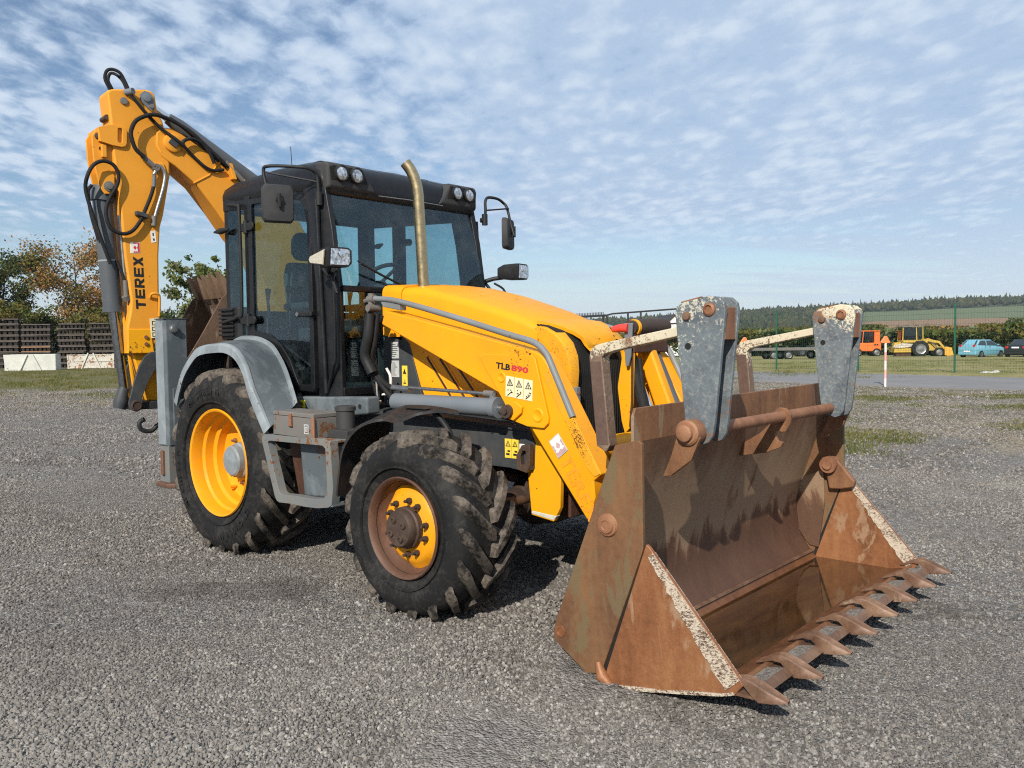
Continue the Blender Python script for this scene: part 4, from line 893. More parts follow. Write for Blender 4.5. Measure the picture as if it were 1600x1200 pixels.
# grey rear side panel of the engine bay with its plates
for s in (-1, 1):
    m = MB(); m.prism([(1.00, 1.55), (1.205, 1.55), (1.27, 1.50), (1.415, 1.06), (.99, 1.06)], 'y', s*.45, s*.42); SP = Pt('side_panel', m, 'dark_grey', bevel=.005)
    if s < 0:
        for z0 in (1.395, 1.265):
            m = MB(); m.bb(1.085, 1.165, -.4535, -.4505, z0, z0+.115); pl = m.build('data_plate', 'decal_grey', SP)
            m = MB()
            for k in range(7): m.bb(1.092, 1.092+random.uniform(.03, .066), -.4545, -.4536, z0+.012+.014*k, z0+.016+.014*k)
            m.build('plate_print', 'decal_black', SP)
        m = MB(); m.bb(1.195, 1.25, -.4535, -.4505, 1.20, 1.345); m.build('warning_label', 'decal_yellow', SP)
        m = MB(); m.prism([(1.205, 1.29), (1.24, 1.285), (1.223, 1.325)], 'y', -.4545, -.4536); m.bb(1.21, 1.235, -.4545, -.4536, 1.22, 1.228); m.bb(1.222, 1.228, -.4545, -.4536, 1.225, 1.25); m.build('label_print', 'decal_black', SP)
# ---------------- loader arms
ARM = [(1.237, 1.629), (1.273, 1.721), (2.569, 1.445), (2.620, 1.420), (2.653, 1.382), (3.019, .784), (2.97, .744), (2.979, .658), (2.925, .523), (2.53, 1.008), (2.385, 1.044), (2.337, 1.142), (2.279, 1.203)]
def arm(s):
    m = MB(); m.prism(ARM, 'y', s*.665, s*.53); A = Pt('loader_arm', m, 'yellow', bevel=.010)
    m = MB(); m.prism([(2.14, 1.424), (2.20, 1.432), (2.561, 1.425), (2.585, 1.405), (2.676, 1.075), (2.672, 1.04), (2.640, 1.012), (2.523, 1.016), (2.40, 1.046), (2.345, 1.148)], 'y', s*.685, s*.664); m.build('arm_gusset', 'yellow', A, bevel=.006)
    # worn front flange
    m = MB(); m.prism([(2.665, 1.352), (2.675, 1.345), (3.012, .786), (2.978, .768), (2.93, .81), (2.63, 1.31)], 'y', s*.670, s*.660); m.build('arm_flange', 'yellow_chipped', A, bevel=.003)
    for (x, z, r) in ((2.328, 1.296, .034), (2.60, 1.085, .042)):
        m = MB(); m.lathe([(r, s*.684), (r-.006, s*.690), (r-.014, s*.690), (r-.018, s*.687), (0, s*.687)], (x, 0, z), 'y', 24); m.build('boss', 'yellow', A, smooth=40)
    m = MB(); m.prism([(2.40, 1.145), (2.45, 1.16), (2.50, 1.13), (2.49, 1.09), (2.43, 1.045), (2.39, 1.055)], 'y', s*.705, s*.684); m.build('pin_keeper', 'yellow', A, bevel=.008)
    m = MB(); m.cyl((2.395, s*.655, 1.10), (2.395, s*.73, 1.10), .040, 20); m.cyl((2.395, s*.73, 1.10), (2.395, s*.742, 1.10), .018, 6); m.build('pin', 'hub_brown', A, smooth=35)
    # hydraulic pipe along the arm
    pth = smooth_path([(1.165, s*.655, 1.803), (1.392, s*.655, 1.778), (1.9, s*.655, 1.662), (2.36, s*.655, 1.545), (2.555, s*.658, 1.497), (2.64, s*.66, 1.44), (2.69, s*.662, 1.36), (2.83, s*.662, 1.085)], 40)
    m = MB(); m.tube(pth, .019, 12); m.build('hydraulic_pipe', 'pipe_grey', A, smooth=60)
    m = MB(); m.prism([(1.21, 1.80), (1.42, 1.755), (1.42, 1.715), (1.25, 1.745)], 'y', s*.66, s*.60); m.build('pipe_bracket', 'pipe_grey', A, bevel=.006)
    m = MB(); m.tube([(1.10, s*.655, 1.80), (1.165, s*.655, 1.803)], .028, 10); m.cyl((1.125, s*.655, 1.84), (1.125, s*.655, 1.70), .022, 10); m.cyl((1.06, s*.655, 1.79), (1.1, s*.655, 1.80), .016, 8); m.cyl((1.14, s*.60, 1.74), (1.14, s*.70, 1.74), .025, 10); m.build('pipe_fitting', 'box_metal', A, smooth=40)
    # lift cylinder and its rod pipe
    m = MB(); m.cyl((1.36, s*.66, 1.115), (2.26, s*.66, 1.113), .056, 24); m.cyl((2.24, s*.66, 1.113), (2.285, s*.66, 1.113), .064, 24); LC = Pt('lift_cylinder', m, 'steel_grey', smooth=35)
    m = MB(); m.cyl((2.285, s*.66, 1.11), (2.40, s*.66, 1.10), .026, 14); m.build('cylinder_rod', 'chrome', LC, smooth=60)
    m = MB(); m.tube([(1.33, s*.66, 1.215), (1.42, s*.66, 1.213), (2.2, s*.66, 1.193)], .011, 8); m.tube([(1.33, s*.66, 1.205), (1.5, s*.66, 1.20)], .017, 8); m.build('feed_pipe', 'bare_steel', LC, smooth=60)
    m = MB(); m.cyl((2.17, s*.66, 1.195), (2.25, s*.66, 1.193), .020, 10); m.cyl((2.235, s*.66, 1.20), (2.235, s*.66, 1.15), .022, 10); m.build('pipe_elbow', 'box_metal', LC, smooth=40)
    # hoses dropping to the frame
    hz = [[(1.13, .66, 1.72), (1.13, .68, 1.55), (1.07, .66, 1.42), (1.12, .64, 1.30), (1.22, .62, 1.18), (1.30, .62, 1.12)], [(1.17, .64, 1.70), (1.16, .66, 1.52), (1.10, .64, 1.38), (1.16, .62, 1.26), (1.28, .62, 1.20), (1.36, .65, 1.21)], [(1.20, .62, 1.68), (1.10, .62, 1.56), (1.05, .60, 1.40), (1.06, .58, 1.2), (1.1, .55, 1.05)]]
    for h in hz:
        m = MB(); m.tube(smooth_path([(a, s*b, c) for a, b, c in h], 20), .020, 8); m.build('hydraulic_hose', 'hose_rubber', A, smooth=60)
    m = MB(); m.tube(smooth_path([(1.15, s*.69, 1.70), (1.14, s*.70, 1.55), (1.09, s*.69, 1.42), (1.14, s*.67, 1.30)], 14), .036, 10); m.build('hose_sleeve', 'black_plastic', A, smooth=60)
    m = MB(); m.tube(smooth_path([(1.205, s*.60, 1.33), (1.245, s*.60, 1.27), (1.23, s*.60, 1.17), (1.16, s*.60, 1.15)], 12), .010, 6); m.build('cable_tie', 'decal_white', A, smooth=60)
    return A
AR = arm(-1); AL = arm(1)
# arm markings: model number, warning plates, logo, ghost letters
text_obj('model_lettering', 'TLB', .1, 'decal_black', AR, (2.285, -.6855, 1.3475), V3(1, 0, -.118), V3(.07, 0, 1), .0012, .004, fit=(.112, .037))
text_obj('model_number', '890', .1, 'decal_red', AR, (2.404, -.6855, 1.3335), V3(1, 0, -.118), V3(.07, 0, 1), .0012, .004, fit=(.13, .037))
for k in range(3):
    x0 = 2.366+.069*k; zt = 1.305-.0085*k
    m = MB(); m.prism([(x0, zt), (x0+.064, zt-.007), (x0+.058, zt-.125), (x0-.006, zt-.118)], 'y', -.6875, -.6845); W = m.build('warning_label', 'decal_cream', AR)
    m = MB()
    def tri(cx, cz, r): 
        o = [(cx-r, cz-r*.8), (cx+r, cz-r*.8), (cx, cz+r)]; i_ = [(cx-r*.62, cz-r*.60), (cx+r*.62, cz-r*.60), (cx, cz+r*.60)]
        m.ring(o, i_, 'y', -.6885, -.6876)
    tri(x0+.031, zt-.038, .024)
    m.bb(x0+.028, x0+.034, -.6885, -.6876, zt-.052, zt-.032)
    for q in range(4): xx = x0+.008+random.random()*.036; zz_ = zt-.105+random.random()*.03; m.bb(xx, xx+.009, -.6885, -.6876, zz_, zz_+.006)
    m.prism([(x0+.008, zt-.112), (x0+.045, zt-.088), (x0+.048, zt-.093), (x0+.012, zt-.117)], 'y', -.6885, -.6876)
    m.build('label_print', 'decal_black', AR)
def logo(name, parent, fn, s, white, red, edge):
    """square mark: white field, red bar at one side, diamond and notches"""
    m = MB(); m.prism([(0, 0), (s, 0), (s, s), (0, s)], fn, 0, .0015); A = m.build(name, edge, parent)
    e = s*.05; m = MB(); m.prism([(e, e), (s-e, e), (s-e, s-e), (e, s-e)], fn, .0016, .0022); m.build('logo_field', white, parent)
    m = MB(); q = lambda pts: m.prism([(a*s, b*s) for a, b in pts], fn, .0023, .003)
    q([(.70, .05), (.95, .05), (.95, .95), (.70, .95), (.78, .72), (.70, .5), (.78, .28)])
    q([(.50, .30), (.66, .50), (.50, .70), (.30, .50)]); q([(.30, .05), (.70, .05), (.62, .2), (.5, .14), (.38, .2)]); q([(.30, .95), (.38, .8), (.5, .86), (.62, .8), (.70, .95)])
    m.build('logo_mark', red, parent)
lo = V3(2.667, 0, .939); lx = V3(.069, 0, .055)/.088; lz = V3(.066, 0, -.091)/.112
def lfn(p, q): v = lo+lx*(p[1]*.86)+lz*(p[0]*1.12); return (v.x, -.6685-q, v.z)
logo('maker_logo', AR, lfn, .10, 'decal_white', 'decal_pink', 'decal_grey')
GX = V3(.335, 0, -.545).normalized(); GY = V3(GX.z*-1, 0, GX.x)
text_obj('faded_letters', 'TEREX', .1, 'ghost_letter', AR, V3(2.735, -.6665, .845), GX, GY, .0012, .003, fit=(.40, .085))
# frame warning labels
for k in range(2):
    x0 = 2.205+.0565*k; m = MB(); m.bb(x0, x0+.053, -.5245, -.5205, .795, .912); W = m.build('warning_label', 'decal_yellow', CH)
    m = MB(); cx = x0+.0265; m.ring([(cx-.021, .865), (cx+.021, .865), (cx, .902)], [(cx-.014, .870), (cx+.014, .870), (cx, .893)], 'y', -.5255, -.5246); m.bb(cx-.002, cx+.002, -.5255, -.5246, .873, .886); m.bb(cx-.015, cx+.012, -.5255, -.5246, .812, .824); m.bb(cx-.005, cx+.018, -.5255, -.5246, .832, .842); m.build('label_print', 'decal_black', CH)
m = MB(); m.bb(2.322, 2.362, -.5245, -.5205, .845, .888); m.build('inspection_label', 'decal_white', CH)
# cross tube, inner tower plates, crowd links
m = MB(); m.cyl((2.74, -.53, .86), (2.74, .53, .86), .075, 22); Pt('cross_tube', m, 'yellow', smooth=40)
for s in (-1, 1):
    m = MB(); m.prism([(2.335, .985), (2.39, .46), (2.56, .44), (2.61, .53), (2.615, .70), (2.50, .985)], 'y', s*.50, s*.465); T0 = Pt('front_tower', m, 'yellow_worn', bevel=.006)
    m = MB(); m.prism([(2.387, .468), (2.56, .447), (2.585, .478), (2.395, .488)], 'y', s*.502, s*.463); m.build('tower_foot', 'white_rusty', T0, bevel=.006)
m = MB(); m.prism([(2.585, 1.42), (2.615, 1.47), (2.675, 1.46), (2.665, 1.25), (2.66, 1.10), (2.64, .94), (2.60, .90), (2.575, .98), (2.545, 1.20)], 'y', .195, .215); CL = Pt('crowd_lever', m, 'yellow_worn', bevel=.005)
m = MB(); m.prism([(2.655, 1.45), (2.672, 1.45), (2.664, 1.10), (2.648, .94), (2.636, .95), (2.652, 1.12)], 'y', .19, .196); m.build('lever_edge', 'dark_rust', CL)
m = MB(); m.prism([(2.545, 1.47), (2.665, 1.47), (2.99, .68), (2.86, .64)], 'y', .39, .47); m.build('crowd_link', 'yellow', CL, bevel=.02)
m = MB(); m.tube([(2.60, .52, 1.44), (2.95, .52, .70)], .045, 16); m.build('crowd_cylinder', 'cylinder_grey', CL, smooth=60)
m = MB(); m.tube([(2.62, .30, 1.30), (2.90, .30, .72)], .018, 12); m.build('crowd_rod', 'chrome', CL, smooth=60)
m = MB(); m.tube([(2.60, .26, 1.42), (2.80, .26, .76)], .04, 12); m.tube([(2.66, .28, 1.38), (2.70, .25, 1.2), (2.72, .24, .9)], .016, 8); m.build('crowd_hose', 'hose_rubber', CL, smooth=60)
m = MB(); m.bb(2.60, 2.68, .19, .60, 1.42, 1.55); m.build('knee_block', 'dark_rust', CL, bevel=.01)
m = MB(); m.tube([(2.655, .235, 1.583), (2.655, .29, 1.586), (2.655, .42, 1.588), (2.655, .60, 1.594)], [.046, .052, .056, .052], 22); m.build('knee_roller', 'hub_brown', CL, smooth=40)
m = MB(); m.cyl((2.655, .215, 1.582), (2.655, .24, 1.583), .052, 22); m.build('roller_collar', 'yellow_worn', CL, smooth=40)
m = MB(); m.cyl((2.655, .185, 1.582), (2.655, .21, 1.583), .046, 22); m.build('roller_end', 'hub_brown', CL, smooth=40)
m = MB(); m.prism([(2.625, 1.61), (2.69, 1.61), (2.675, 1.40), (2.655, 1.335), (2.635, 1.335), (2.628, 1.42)], 'y', .155, .170); m.build('lock_strap', 'steel_grey', CL, bevel=.005)
m = MB(); m.tube([(2.66, .150, 1.578), (2.61, .140, 1.580), (2.555, .135, 1.572)], [.030, .026, .020], 12); m.build('red_lever', 'red_plastic', CL, smooth=50)
# ---------------- front mudguards
for s in (-1, 1):
    NE = [(1.505, 1.27, .60), (1.528, 1.27, .727), (1.564, 1.27, .864), (1.640, 1.27, .965), (1.749, 1.262, 1.038), (1.874, 1.22, 1.071), (1.915, 1.14, 1.055), (1.953, 1.03, 1.090), (2.03, .99, 1.105), (2.117, .97, 1.112), (2.227, .95, 1.101)]
    FE = [(1.460, .86, .60), (1.470, .86, .74), (1.490, .86, .87), (1.52, .86, .97), (1.56, .86, 1.05), (1.66, .86, 1.112), (1.76, .86, 1.122), (1.86, .86, 1.124), (1.95, .86, 1.122), (2.03, .86, 1.116), (2.137, .86, 1.103)]
    A = smooth_path([(x, s*y, z) for x, y, z in NE], 40); B = smooth_path([(x, s*y, z) for x, y, z in FE], 40)
    m = MB(); m.loft([[a_, a_.lerp(b_, .5)+V3(-.006, 0, .010), b_, b_+V3(.012, 0, -.012), a_.lerp(b_, .5)+V3(.008, 0, -.004), a_+V3(.012, 0, -.014)] for a_, b_ in zip(A, B)]); FG = Pt('front_mudguard', m, 'guard_plastic', smooth=45)
    m = MB(); m.prism([(1.80, 1.121), (2.02, 1.117), (2.0, 1.11), (1.82, 1.113)], 'y', s*.99, s*.90); m.build('guard_badge', 'black_plastic', FG, bevel=.006)
    m = MB(); m.tube(smooth_path([(1.98, s*.93, 1.11), (2.06, s*.93, 1.06), (2.13, s*.93, .99), (2.17, s*.93, .90)], 12), .018, 8); m.build('guard_stay', 'black_plastic', FG, smooth=50)
# ---------------- front bucket (two-part bucket with a hinged clam)
YN, YF = -1.20, 1.27
m = MB()
bp = [(3.503, 1.035), (3.478, .95), (3.42, .78), (3.365, .62), (3.325, .47), (3.31, .33), (3.325, .20), (3.37, .11), (3.42, .045)]
bps = [(p.x, p.y) for p in smooth_path([(a, b, 0) for a, b in bp], 24)]
m.prism(bps+[(a-.016, b-.004) for a, b in reversed(bps)], 'y', YN+.015, YF-.015)
BK = Pt('front_bucket', m, 'bucket_inner', smooth=30)
m = MB(); m.prism([(-1.085, 1.03), (-1.085, 1.15), (-1.065, 1.19), (1.19, 1.205), (1.19, 1.03)], 'x', 3.500, 3.484); m.build('top_plate', 'bucket_rust', BK, bevel=.003)
m = MB(); m.prism([(3.20, .60), (3.30, .95), (3.47, 1.02), (3.40, .75), (3.33, .6), (3.29, .45), (3.28, .3), (3.33, .12), (3.42, -.03), (3.30, -.05), (3.13, .08), (3.14, .16)], 'y', -.95, 1.0); m.build('back_box', 'bucket_rust', BK)
SIDE = [(3.472, 1.029), (3.600, 1.062), (3.616, 1.045), (3.621, .578), (3.400, -.01), (3.385, -.045), (3.303, -.064), (3.20, .0), (3.118, .050), (3.106, .075), (3.121, .149)]
CLAM = [(3.634, .600), (3.650, .590), (4.085, .100), (4.095, .080), (4.06, .035), (4.005, .016), (3.70, -.052), (3.48, -.090), (3.44, -.085), (3.412, -.035)]
for sgn, y in ((-1, YN), (1, YF)):
    m = MB(); m.prism(SIDE, 'y', y, y-sgn*.022); sp = m.build('side_plate', 'bucket_side', BK, bevel=.004)
    m = MB(); m.lathe([(.055, y+sgn*.002), (.05, y+sgn*.012), (.040, y+sgn*.014), (.036, y+sgn*.022), (.024, y+sgn*.023), (.020, y+sgn*.018), (0, y+sgn*.018)], (3.433, 0, .661), 'y', 28); m.build('pivot_bolt', 'bolt_rust', BK, smooth=40)
    m = MB(); m.lathe([(.030, y+sgn*.001), (.028, y+sgn*.006), (.018, y+sgn*.006), (.015, y+sgn*.002), (0, y+sgn*.002)], (3.152, 0, .105), 'y', 20); m.build('plug_hole', 'bucket_clam', BK, smooth=40)
    m = MB(); m.prism(CLAM, 'y', y-sgn*.002, y-sgn*.024); cs = m.build('clam_side', 'bucket_clam', BK, bevel=.004)
    # hard-faced wear strip along the clam edge, ragged on its inner side, and along the bottom edge
    for fy0, fy1 in ((y+sgn*.004, y-sgn*.003), (y-sgn*.022, y-sgn*.028)):
        e0, e1 = Vector((3.668, .566)), Vector((4.082, .100)); d = (e1-e0).normalized(); nn = Vector((-d.y, d.x))*-1; rg = random.Random(3)
        out = [e0+(e1-e0)*(i/26) for i in range(27)]; inn = [p+nn*((.030+.058*(i/26))*(1 if i < 26 else .9)+rg.uniform(-.007, .007)) for i, p in enumerate(out)]
        m = MB(); n = len(out); vs = [(p.x, q, p.y) for q in (fy0, fy1) for L in (out, inn) for p in L]; fs = []
        for i in range(n-1): fs += [(i, i+1, n+i+1, n+i), (2*n+i, 3*n+i, 3*n+i+1, 2*n+i+1), (i, 2*n+i, 2*n+i+1, i+1), (n+i, n+i+1, 3*n+i+1, 3*n+i)]
        fs += [(0, n, 3*n, 2*n), (n-1, 3*n-1, 4*n-1, 2*n-1)]; m.add(vs, fs); m.build('wear_strip', 'hardface', BK)
    rg = random.Random(8); lo_ = [(3.475, -.088), (3.60, -.072), (3.72, -.047), (3.86, -.018), (4.0, .014), (4.06, .034)]; hi_ = [(a-.004, b+.014+rg.uniform(-.004, .006)) for a, b in lo_]
    m = MB(); m.prism(lo_+hi_[::-1], 'y', y+sgn*.003, y-sgn*.002); m.build('bottom_wear_strip', 'hardface', BK)
    # heel lug
    m = MB(); m.tube([(3.375, y+sgn*.004, .01), (3.40, y+sgn*.010, -.05), (3.455, y+sgn*.006, -.092)], [.016, .03, .018], 10); m.build('heel_lug', 'bucket_clam', BK, smooth=50)
    # hinge ear inside
    yi = y-sgn*.024
    if sgn < 0: continue
    m = MB(); m.prism([(3.515, .64), (3.545, .70), (3.60, .695), (3.71, .565), (3.70, .525), (3.62, .505), (3.54, .50)], 'y', yi, yi-sgn*.05); m.build('hinge_ear', 'bucket_rust', BK, bevel=.012)
    m = MB(); m.cyl((3.545, yi, .665), (3.545, yi-sgn*.085, .665), .055, 20); m.cyl((3.545, yi-sgn*.085, .665), (3.545, yi-sgn*.10, .665), .03, 16); m.build('hinge_pin', 'bolt_rust', BK, smooth=40)
    m = MB(); m.prism([(3.33, .55), (3.49, .62), (3.50, .40), (3.46, .09), (3.40, .10), (3.37, .13), (3.325, .2), (3.31, .33)], 'y', yi-sgn*.001, yi-sgn*.012); m.build('gusset', 'bucket_inner', BK)
# clam floor
m = MB(); m.prism([(3.400, .062), (3.50, -.028), (3.548, -.062), (4.045, .048), (4.05, .032), (3.99, .012), (3.70, -.052), (3.47, -.088), (3.42, -.04), (3.385, .03)], 'y', YN+.024, YF-.024); m.build('clam_floor', 'bucket_floor', BK, bevel=.002)
m = MB(); m.tube([(3.415, YN+.03, .062), (3.415, YF-.03, .062)], .011, 6); m.build('weld_seam', 'teeth_rust', BK)
m = MB(); m.prism([(4.022, .047), (4.03, .062), (4.047, .062), (4.052, .044)], 'y', YN+.026, YF-.026); m.build('lip_ridge', 'bucket_rust', BK, bevel=.002)
ty_ = [lerp(YN+.035, YF-.01, k/7) for k in range(8)]
for k in range(7):
    a, b = ty_[k]+.045, ty_[k+1]-.045
    m = MB(); m.prism([(4.040, .050), (4.128, .066), (4.128, .050), (4.040, .030)], 'y', a, b); ce = m.build('cutting_edge', 'hardface_grey', BK, bevel=.002)
    m = MB(); m.prism([(4.1282, .069), (4.150, .058), (4.165, .040), (4.1282, .040)], 'y', a-.02, b+.02); m.build('edge_bevel', 'teeth_rust', BK, bevel=.002)
def tooth_mesh():
    m = MB()
    prof = [(3.985, .062, .052, .022), (4.02, .078, .064, .025), (4.06, .104, .080, .026), (4.10, .114, .080, .028), (4.135, .108, .050, .032), (4.165, .098, .030, .034), (4.22, .078, .038, .031), (4.268, .060, .048, .022), (4.280, .055, .050, .014)]
    secs = []
    for x, zt, zb, w in prof: secs.append([V3(x, -w, zb), V3(x, -w*1.0, zt-.006), V3(x, -w*.75, zt), V3(x, -w*.3, zt-.012), V3(x, w*.3, zt-.012), V3(x, w*.75, zt), V3(x, w, zt-.006), V3(x, w, zb)])
    m.loft(secs); m.prism([(4.04, .030), (4.20, .036), (4.205, .044), (4.04, .046)], 'y', -.026, .026); return m
T0_ = None
for k, y in enumerate(ty_):
    if T0_ is None: T0_ = tooth_mesh().build('tooth', 'teeth_rust', BK, smooth=50); o = T0_
    else: o = T0_.copy(); COL.objects.link(o)
    o.location = (random.uniform(-.008, .008), y, random.uniform(-.006, .004)); o.rotation_euler = (random.uniform(-.04, .04), 0, 0)
    o.location.x -= 0; o.parent = BK
for y in (YN+.018, YF-.018):
    m = MB(); m.prism([(3.618, .585), (3.640, .590), (3.420, -.03), (3.396, -.02)], 'y', y-.003, y+.003); m.build('seam_backing', 'dark_void', BK)  # dark strip added to stand for the shade in the clam seam
# water standing in the tilted floor
m = MB(); m.prism([(3.447, .022), (3.928, .022), (3.90, .012), (3.47, .0)], 'y', YN+.026, YF-.026); WA = m.build('water', 'rain_water'); tag(WA, kind='structure')
# pivot rod, its lugs and the fork carriers
m = MB(); m.cyl((3.69, -.93, 1.075), (3.69, .87, 1.070), .030, 24); ROD = m.build('fork_rod', 'bolt_rust', BK, smooth=50)
m = MB(); m.lathe([(.030, -.86), (.060, -.862), (.060, -.935), (.050, -.945), (.040, -.945), (.038, -.965), (.030, -.97), (0, -.97)], (3.69, 0, 1.075), 'y', 28); m.build('rod_collar', 'bolt_rust', ROD, smooth=35)
LUG = [(3.642, 1.085), (3.662, 1.115), (3.70, 1.122), (3.735, 1.10), (3.750, 1.05), (3.707, .950), (3.600, .868), (3.556, .860), (3.60, .96)]
for y in (-.925, .99):
    m = MB(); m.prism(LUG, 'y', y, y+.022); m.build('rod_lug', 'bucket_rust', BK, bevel=.003)
HOOK = [(3.650, 1.10), (3.675, 1.122), (3.715, 1.118), (3.745, 1.085), (3.742, 1.04), (3.715, .99), (3.690, .985), (3.668, 1.0), (3.655, .965), (3.672, .935), (3.700, .93), (3.685, .90), (3.60, .865), (3.445, .835), (3.46, .91), (3.56, .97), (3.635, 1.04)]
m = MB(); m.prism(HOOK, 'y', .10, .125); m.build('rod_hook', 'bucket_rust', BK, bevel=.004)
BRK = [(3.582, 1.60), (3.578, 1.63), (3.588, 1.660), (3.622, 1.678), (3.752, 1.703), (3.80, 1.697), (3.830, 1.672), (3.838, 1.635), (3.785, 1.125), (3.775, 1.06), (3.752, 1.025), (3.724, 1.014), (3.700, 1.022), (3.665, 1.03), (3.645, 1.06), (3.632, 1.117), (3.60, 1.40)]
FKB = [(3.60, 1.572), (3.541, 1.560), (3.13, 1.490), (3.085, 1.478), (3.058, 1.455), (3.048, 1.42), (3.092, .96), (3.15, .93), (3.172, .965), (3.128, 1.415), (3.150, 1.437), (3.21, 1.452), (3.60, 1.525)]
for side, ys, mt, mf, pn in ((-1, (-.835, -.705), 'bracket_peel', 'fork_cream', 0), (1, (.815, .945), 'bracket_cream', 'fork_cream', 1)):
    CR = None
    for y in ys:
        m = MB(); m.prism(BRK, 'y', y-.012, y+.012); o = m.build('bracket_plate', mt, BK if CR is None else BK, bevel=.005)
        if CR is None: CR = o
    y0 = ys[0]-.012
    m = MB(); m.lathe([(.021, y0), (.021, y0-.008), (.016, y0-.014), (0, y0-.016)], (3.642, 0, 1.612), 'y', 20); m.build('pin_head', 'teeth_rust', CR, smooth=40)
    m = MB(); m.lathe([(.032, y0), (.030, y0-.008), (.020, y0-.014), (.016, y0-.006), (0, y0-.006)], (3.758, 0, 1.640), 'y', 18); m.build('upper_bolt', 'bolt_rust', CR, smooth=40)
    m = MB(); m.lathe([(.016, y0-.0008), (0, y0-.001)], (3.648, 0, 1.472), 'y', 18); m.build('locking_hole', 'dark_void', CR)
    m = MB(); m.cyl((3.758, ys[0], 1.637), (3.758, ys[1], 1.637), .032, 16); m.bb(3.765, 3.825, ys[0]+.013, ys[1]-.013, 1.50, 1.65); m.cyl((3.642, ys[0], 1.625), (3.642, ys[1], 1.625), .028, 16); m.build('spacer_block', 'bolt_rust', CR, bevel=.004)
    m = MB(); m.prism([(3.61, 1.674), (3.715, 1.696), (3.715, 1.702), (3.61, 1.681)], 'y', ys[0]-.011, ys[0]+.011); m.build('top_weld', 'bolt_rust', CR, bevel=.002)
    yc = (ys[0]+ys[1])/2; m = MB(); m.prism(FKB, 'y', yc-.036, yc+.036); FK = m.build('folded_fork', mf, BK, bevel=.006)
    m = MB(); m.prism([(3.050, 1.40), (3.092, .965), (3.17, .968), (3.126, 1.40)], 'y', yc-.0375, yc+.0375); m.build('fork_shank', 'fork_rust', FK, bevel=.006)
m = MB(); m.prism([(2.90, .72), (3.06, .80), (3.24, .74), (3.20, .40), (2.98, .46)], 'y', -.50, -.44); m.prism([(2.90, .72), (3.06, .80), (3.24, .74), (3.20, .40), (2.98, .46)], 'y', .44, .50); m.cyl((2.96, -.62, .60), (2.96, .62, .60), .04, 16); m.build('bucket_hinge', 'bolt_rust', BK, bevel=.004)
m = MB(); m.tube(smooth_path([(2.66, -.32, .86), (2.74, -.36, .87), (2.82, -.42, .90), (2.90, -.45, .95)], 12), .02, 10); Pt('grease_pipe', m, 'box_metal', smooth=60)

# ---------------- cab
m = MB()
def post(m, pts, r, seg=10): m.tube(pts, r, seg)
for s in (-1, 1):
    m.loft([[V3(x+dx, s*y, z) for x, y in ((.622, .745), (.70, .788), (.80, .785), (.895, .745), (.885, .70), (.66, .69))] for dx, z in ((0.015, 1.13), (0, 1.9), (-.06, 2.3), (-.13, 2.60))])       # front corner post
    m.loft([[V3(x, s*y, z) for x, y in ((-.235, .770), (-.16, .770), (-.16, .72), (-.235, .72))] for z in (1.50, 2.64)])
    m.loft([[V3(x, s*y, z) for x, y in ((-.60, .70), (-.56, .745), (-.50, .745), (-.50, .66), (-.60, .62))] for z in (1.20, 2.64)])
    m.prism([(-.56, 2.56), (.62, 2.50), (.66, 2.64), (-.56, 2.66)], 'y', s*.71, s*.755)
    m.prism([(-.57, 1.5), (-.15, 1.5), (-.15, 1.57), (-.57, 1.57)], 'y', s*.69, s*.752)
m.bb(.875, .915, -.72, .72, 1.862, 1.905); m.bb(.88, .92, -.74, .74, 1.14, 1.20)
m.bb(-.60, -.55, -.68, .68, 1.70, 1.78); m.bb(-.60, -.55, -.68, .68, 2.56, 2.66); m.prism([(-.6, 1.1), (-.6, 1.72), (-.54, 1.72), (-.54, 1.1)], 'y', -.69, .69)
CAB = Pt('cab_frame', m, 'black_gloss', bevel=.008)
m = MB(); m.bb(-.55, .88, -.68, .68, 1.08, 1.16); m.bb(-.5, .6, -.66, .66, 2.58, 2.62); m.build('cab_floor', 'interior', CAB)
m = MB()
for s in (-1, 1): m.tube(smooth_path([(.795, s*.80, 2.02), (.885, s*.80, 1.93), (.908, s*.80, 1.86), (.905, s*.80, 1.42), (.88, s*.80, 1.34), (.80, s*.79, 1.17)], 20), .013, 8); m.cyl((.735, s*.80, 2.50), (.80, s*.80, 1.16), .018, 10)
m.build('grab_rail', 'black_gloss', CAB, smooth=60)
# roof
def rsec(x, w, z0, z1, r):
    pts = [(-w+.02, z0), (-w, z0+.05), (-w, z1-r), (-w+r*.3, z1-r*.3), (-w+r, z1), (0, z1+.018)]; pts += [(-a, b) for a, b in reversed(pts[:-1])]
    return [V3(x+(0 if abs(a) < w-.03 else -.0), a, b) for a, b in pts]
m = MB(); m.loft([rsec(-.585, .70, 2.62, 2.70, .05), rsec(-.575, .745, 2.60, 2.755, .07), (rsec(-.40, .765, 2.60, 2.790, .09)), rsec(.1, .775, 2.60, 2.815, .10), rsec(.50, .775, 2.585, 2.805, .10), rsec(.64, .775, 2.555, 2.785, .09), rsec(.72, .765, 2.54, 2.755, .08), rsec(.775, .74, 2.545, 2.70, .06), rsec(.79, .72, 2.56, 2.64, .03)]); ROOF = Pt('cab_roof', m, 'black_gloss', smooth=50)
m = MB(); m.bb(-.35, .45, -.55, .55, 2.82, 2.85); m.build('roof_hump', 'black_plastic', ROOF, bevel=.025, seg=3)
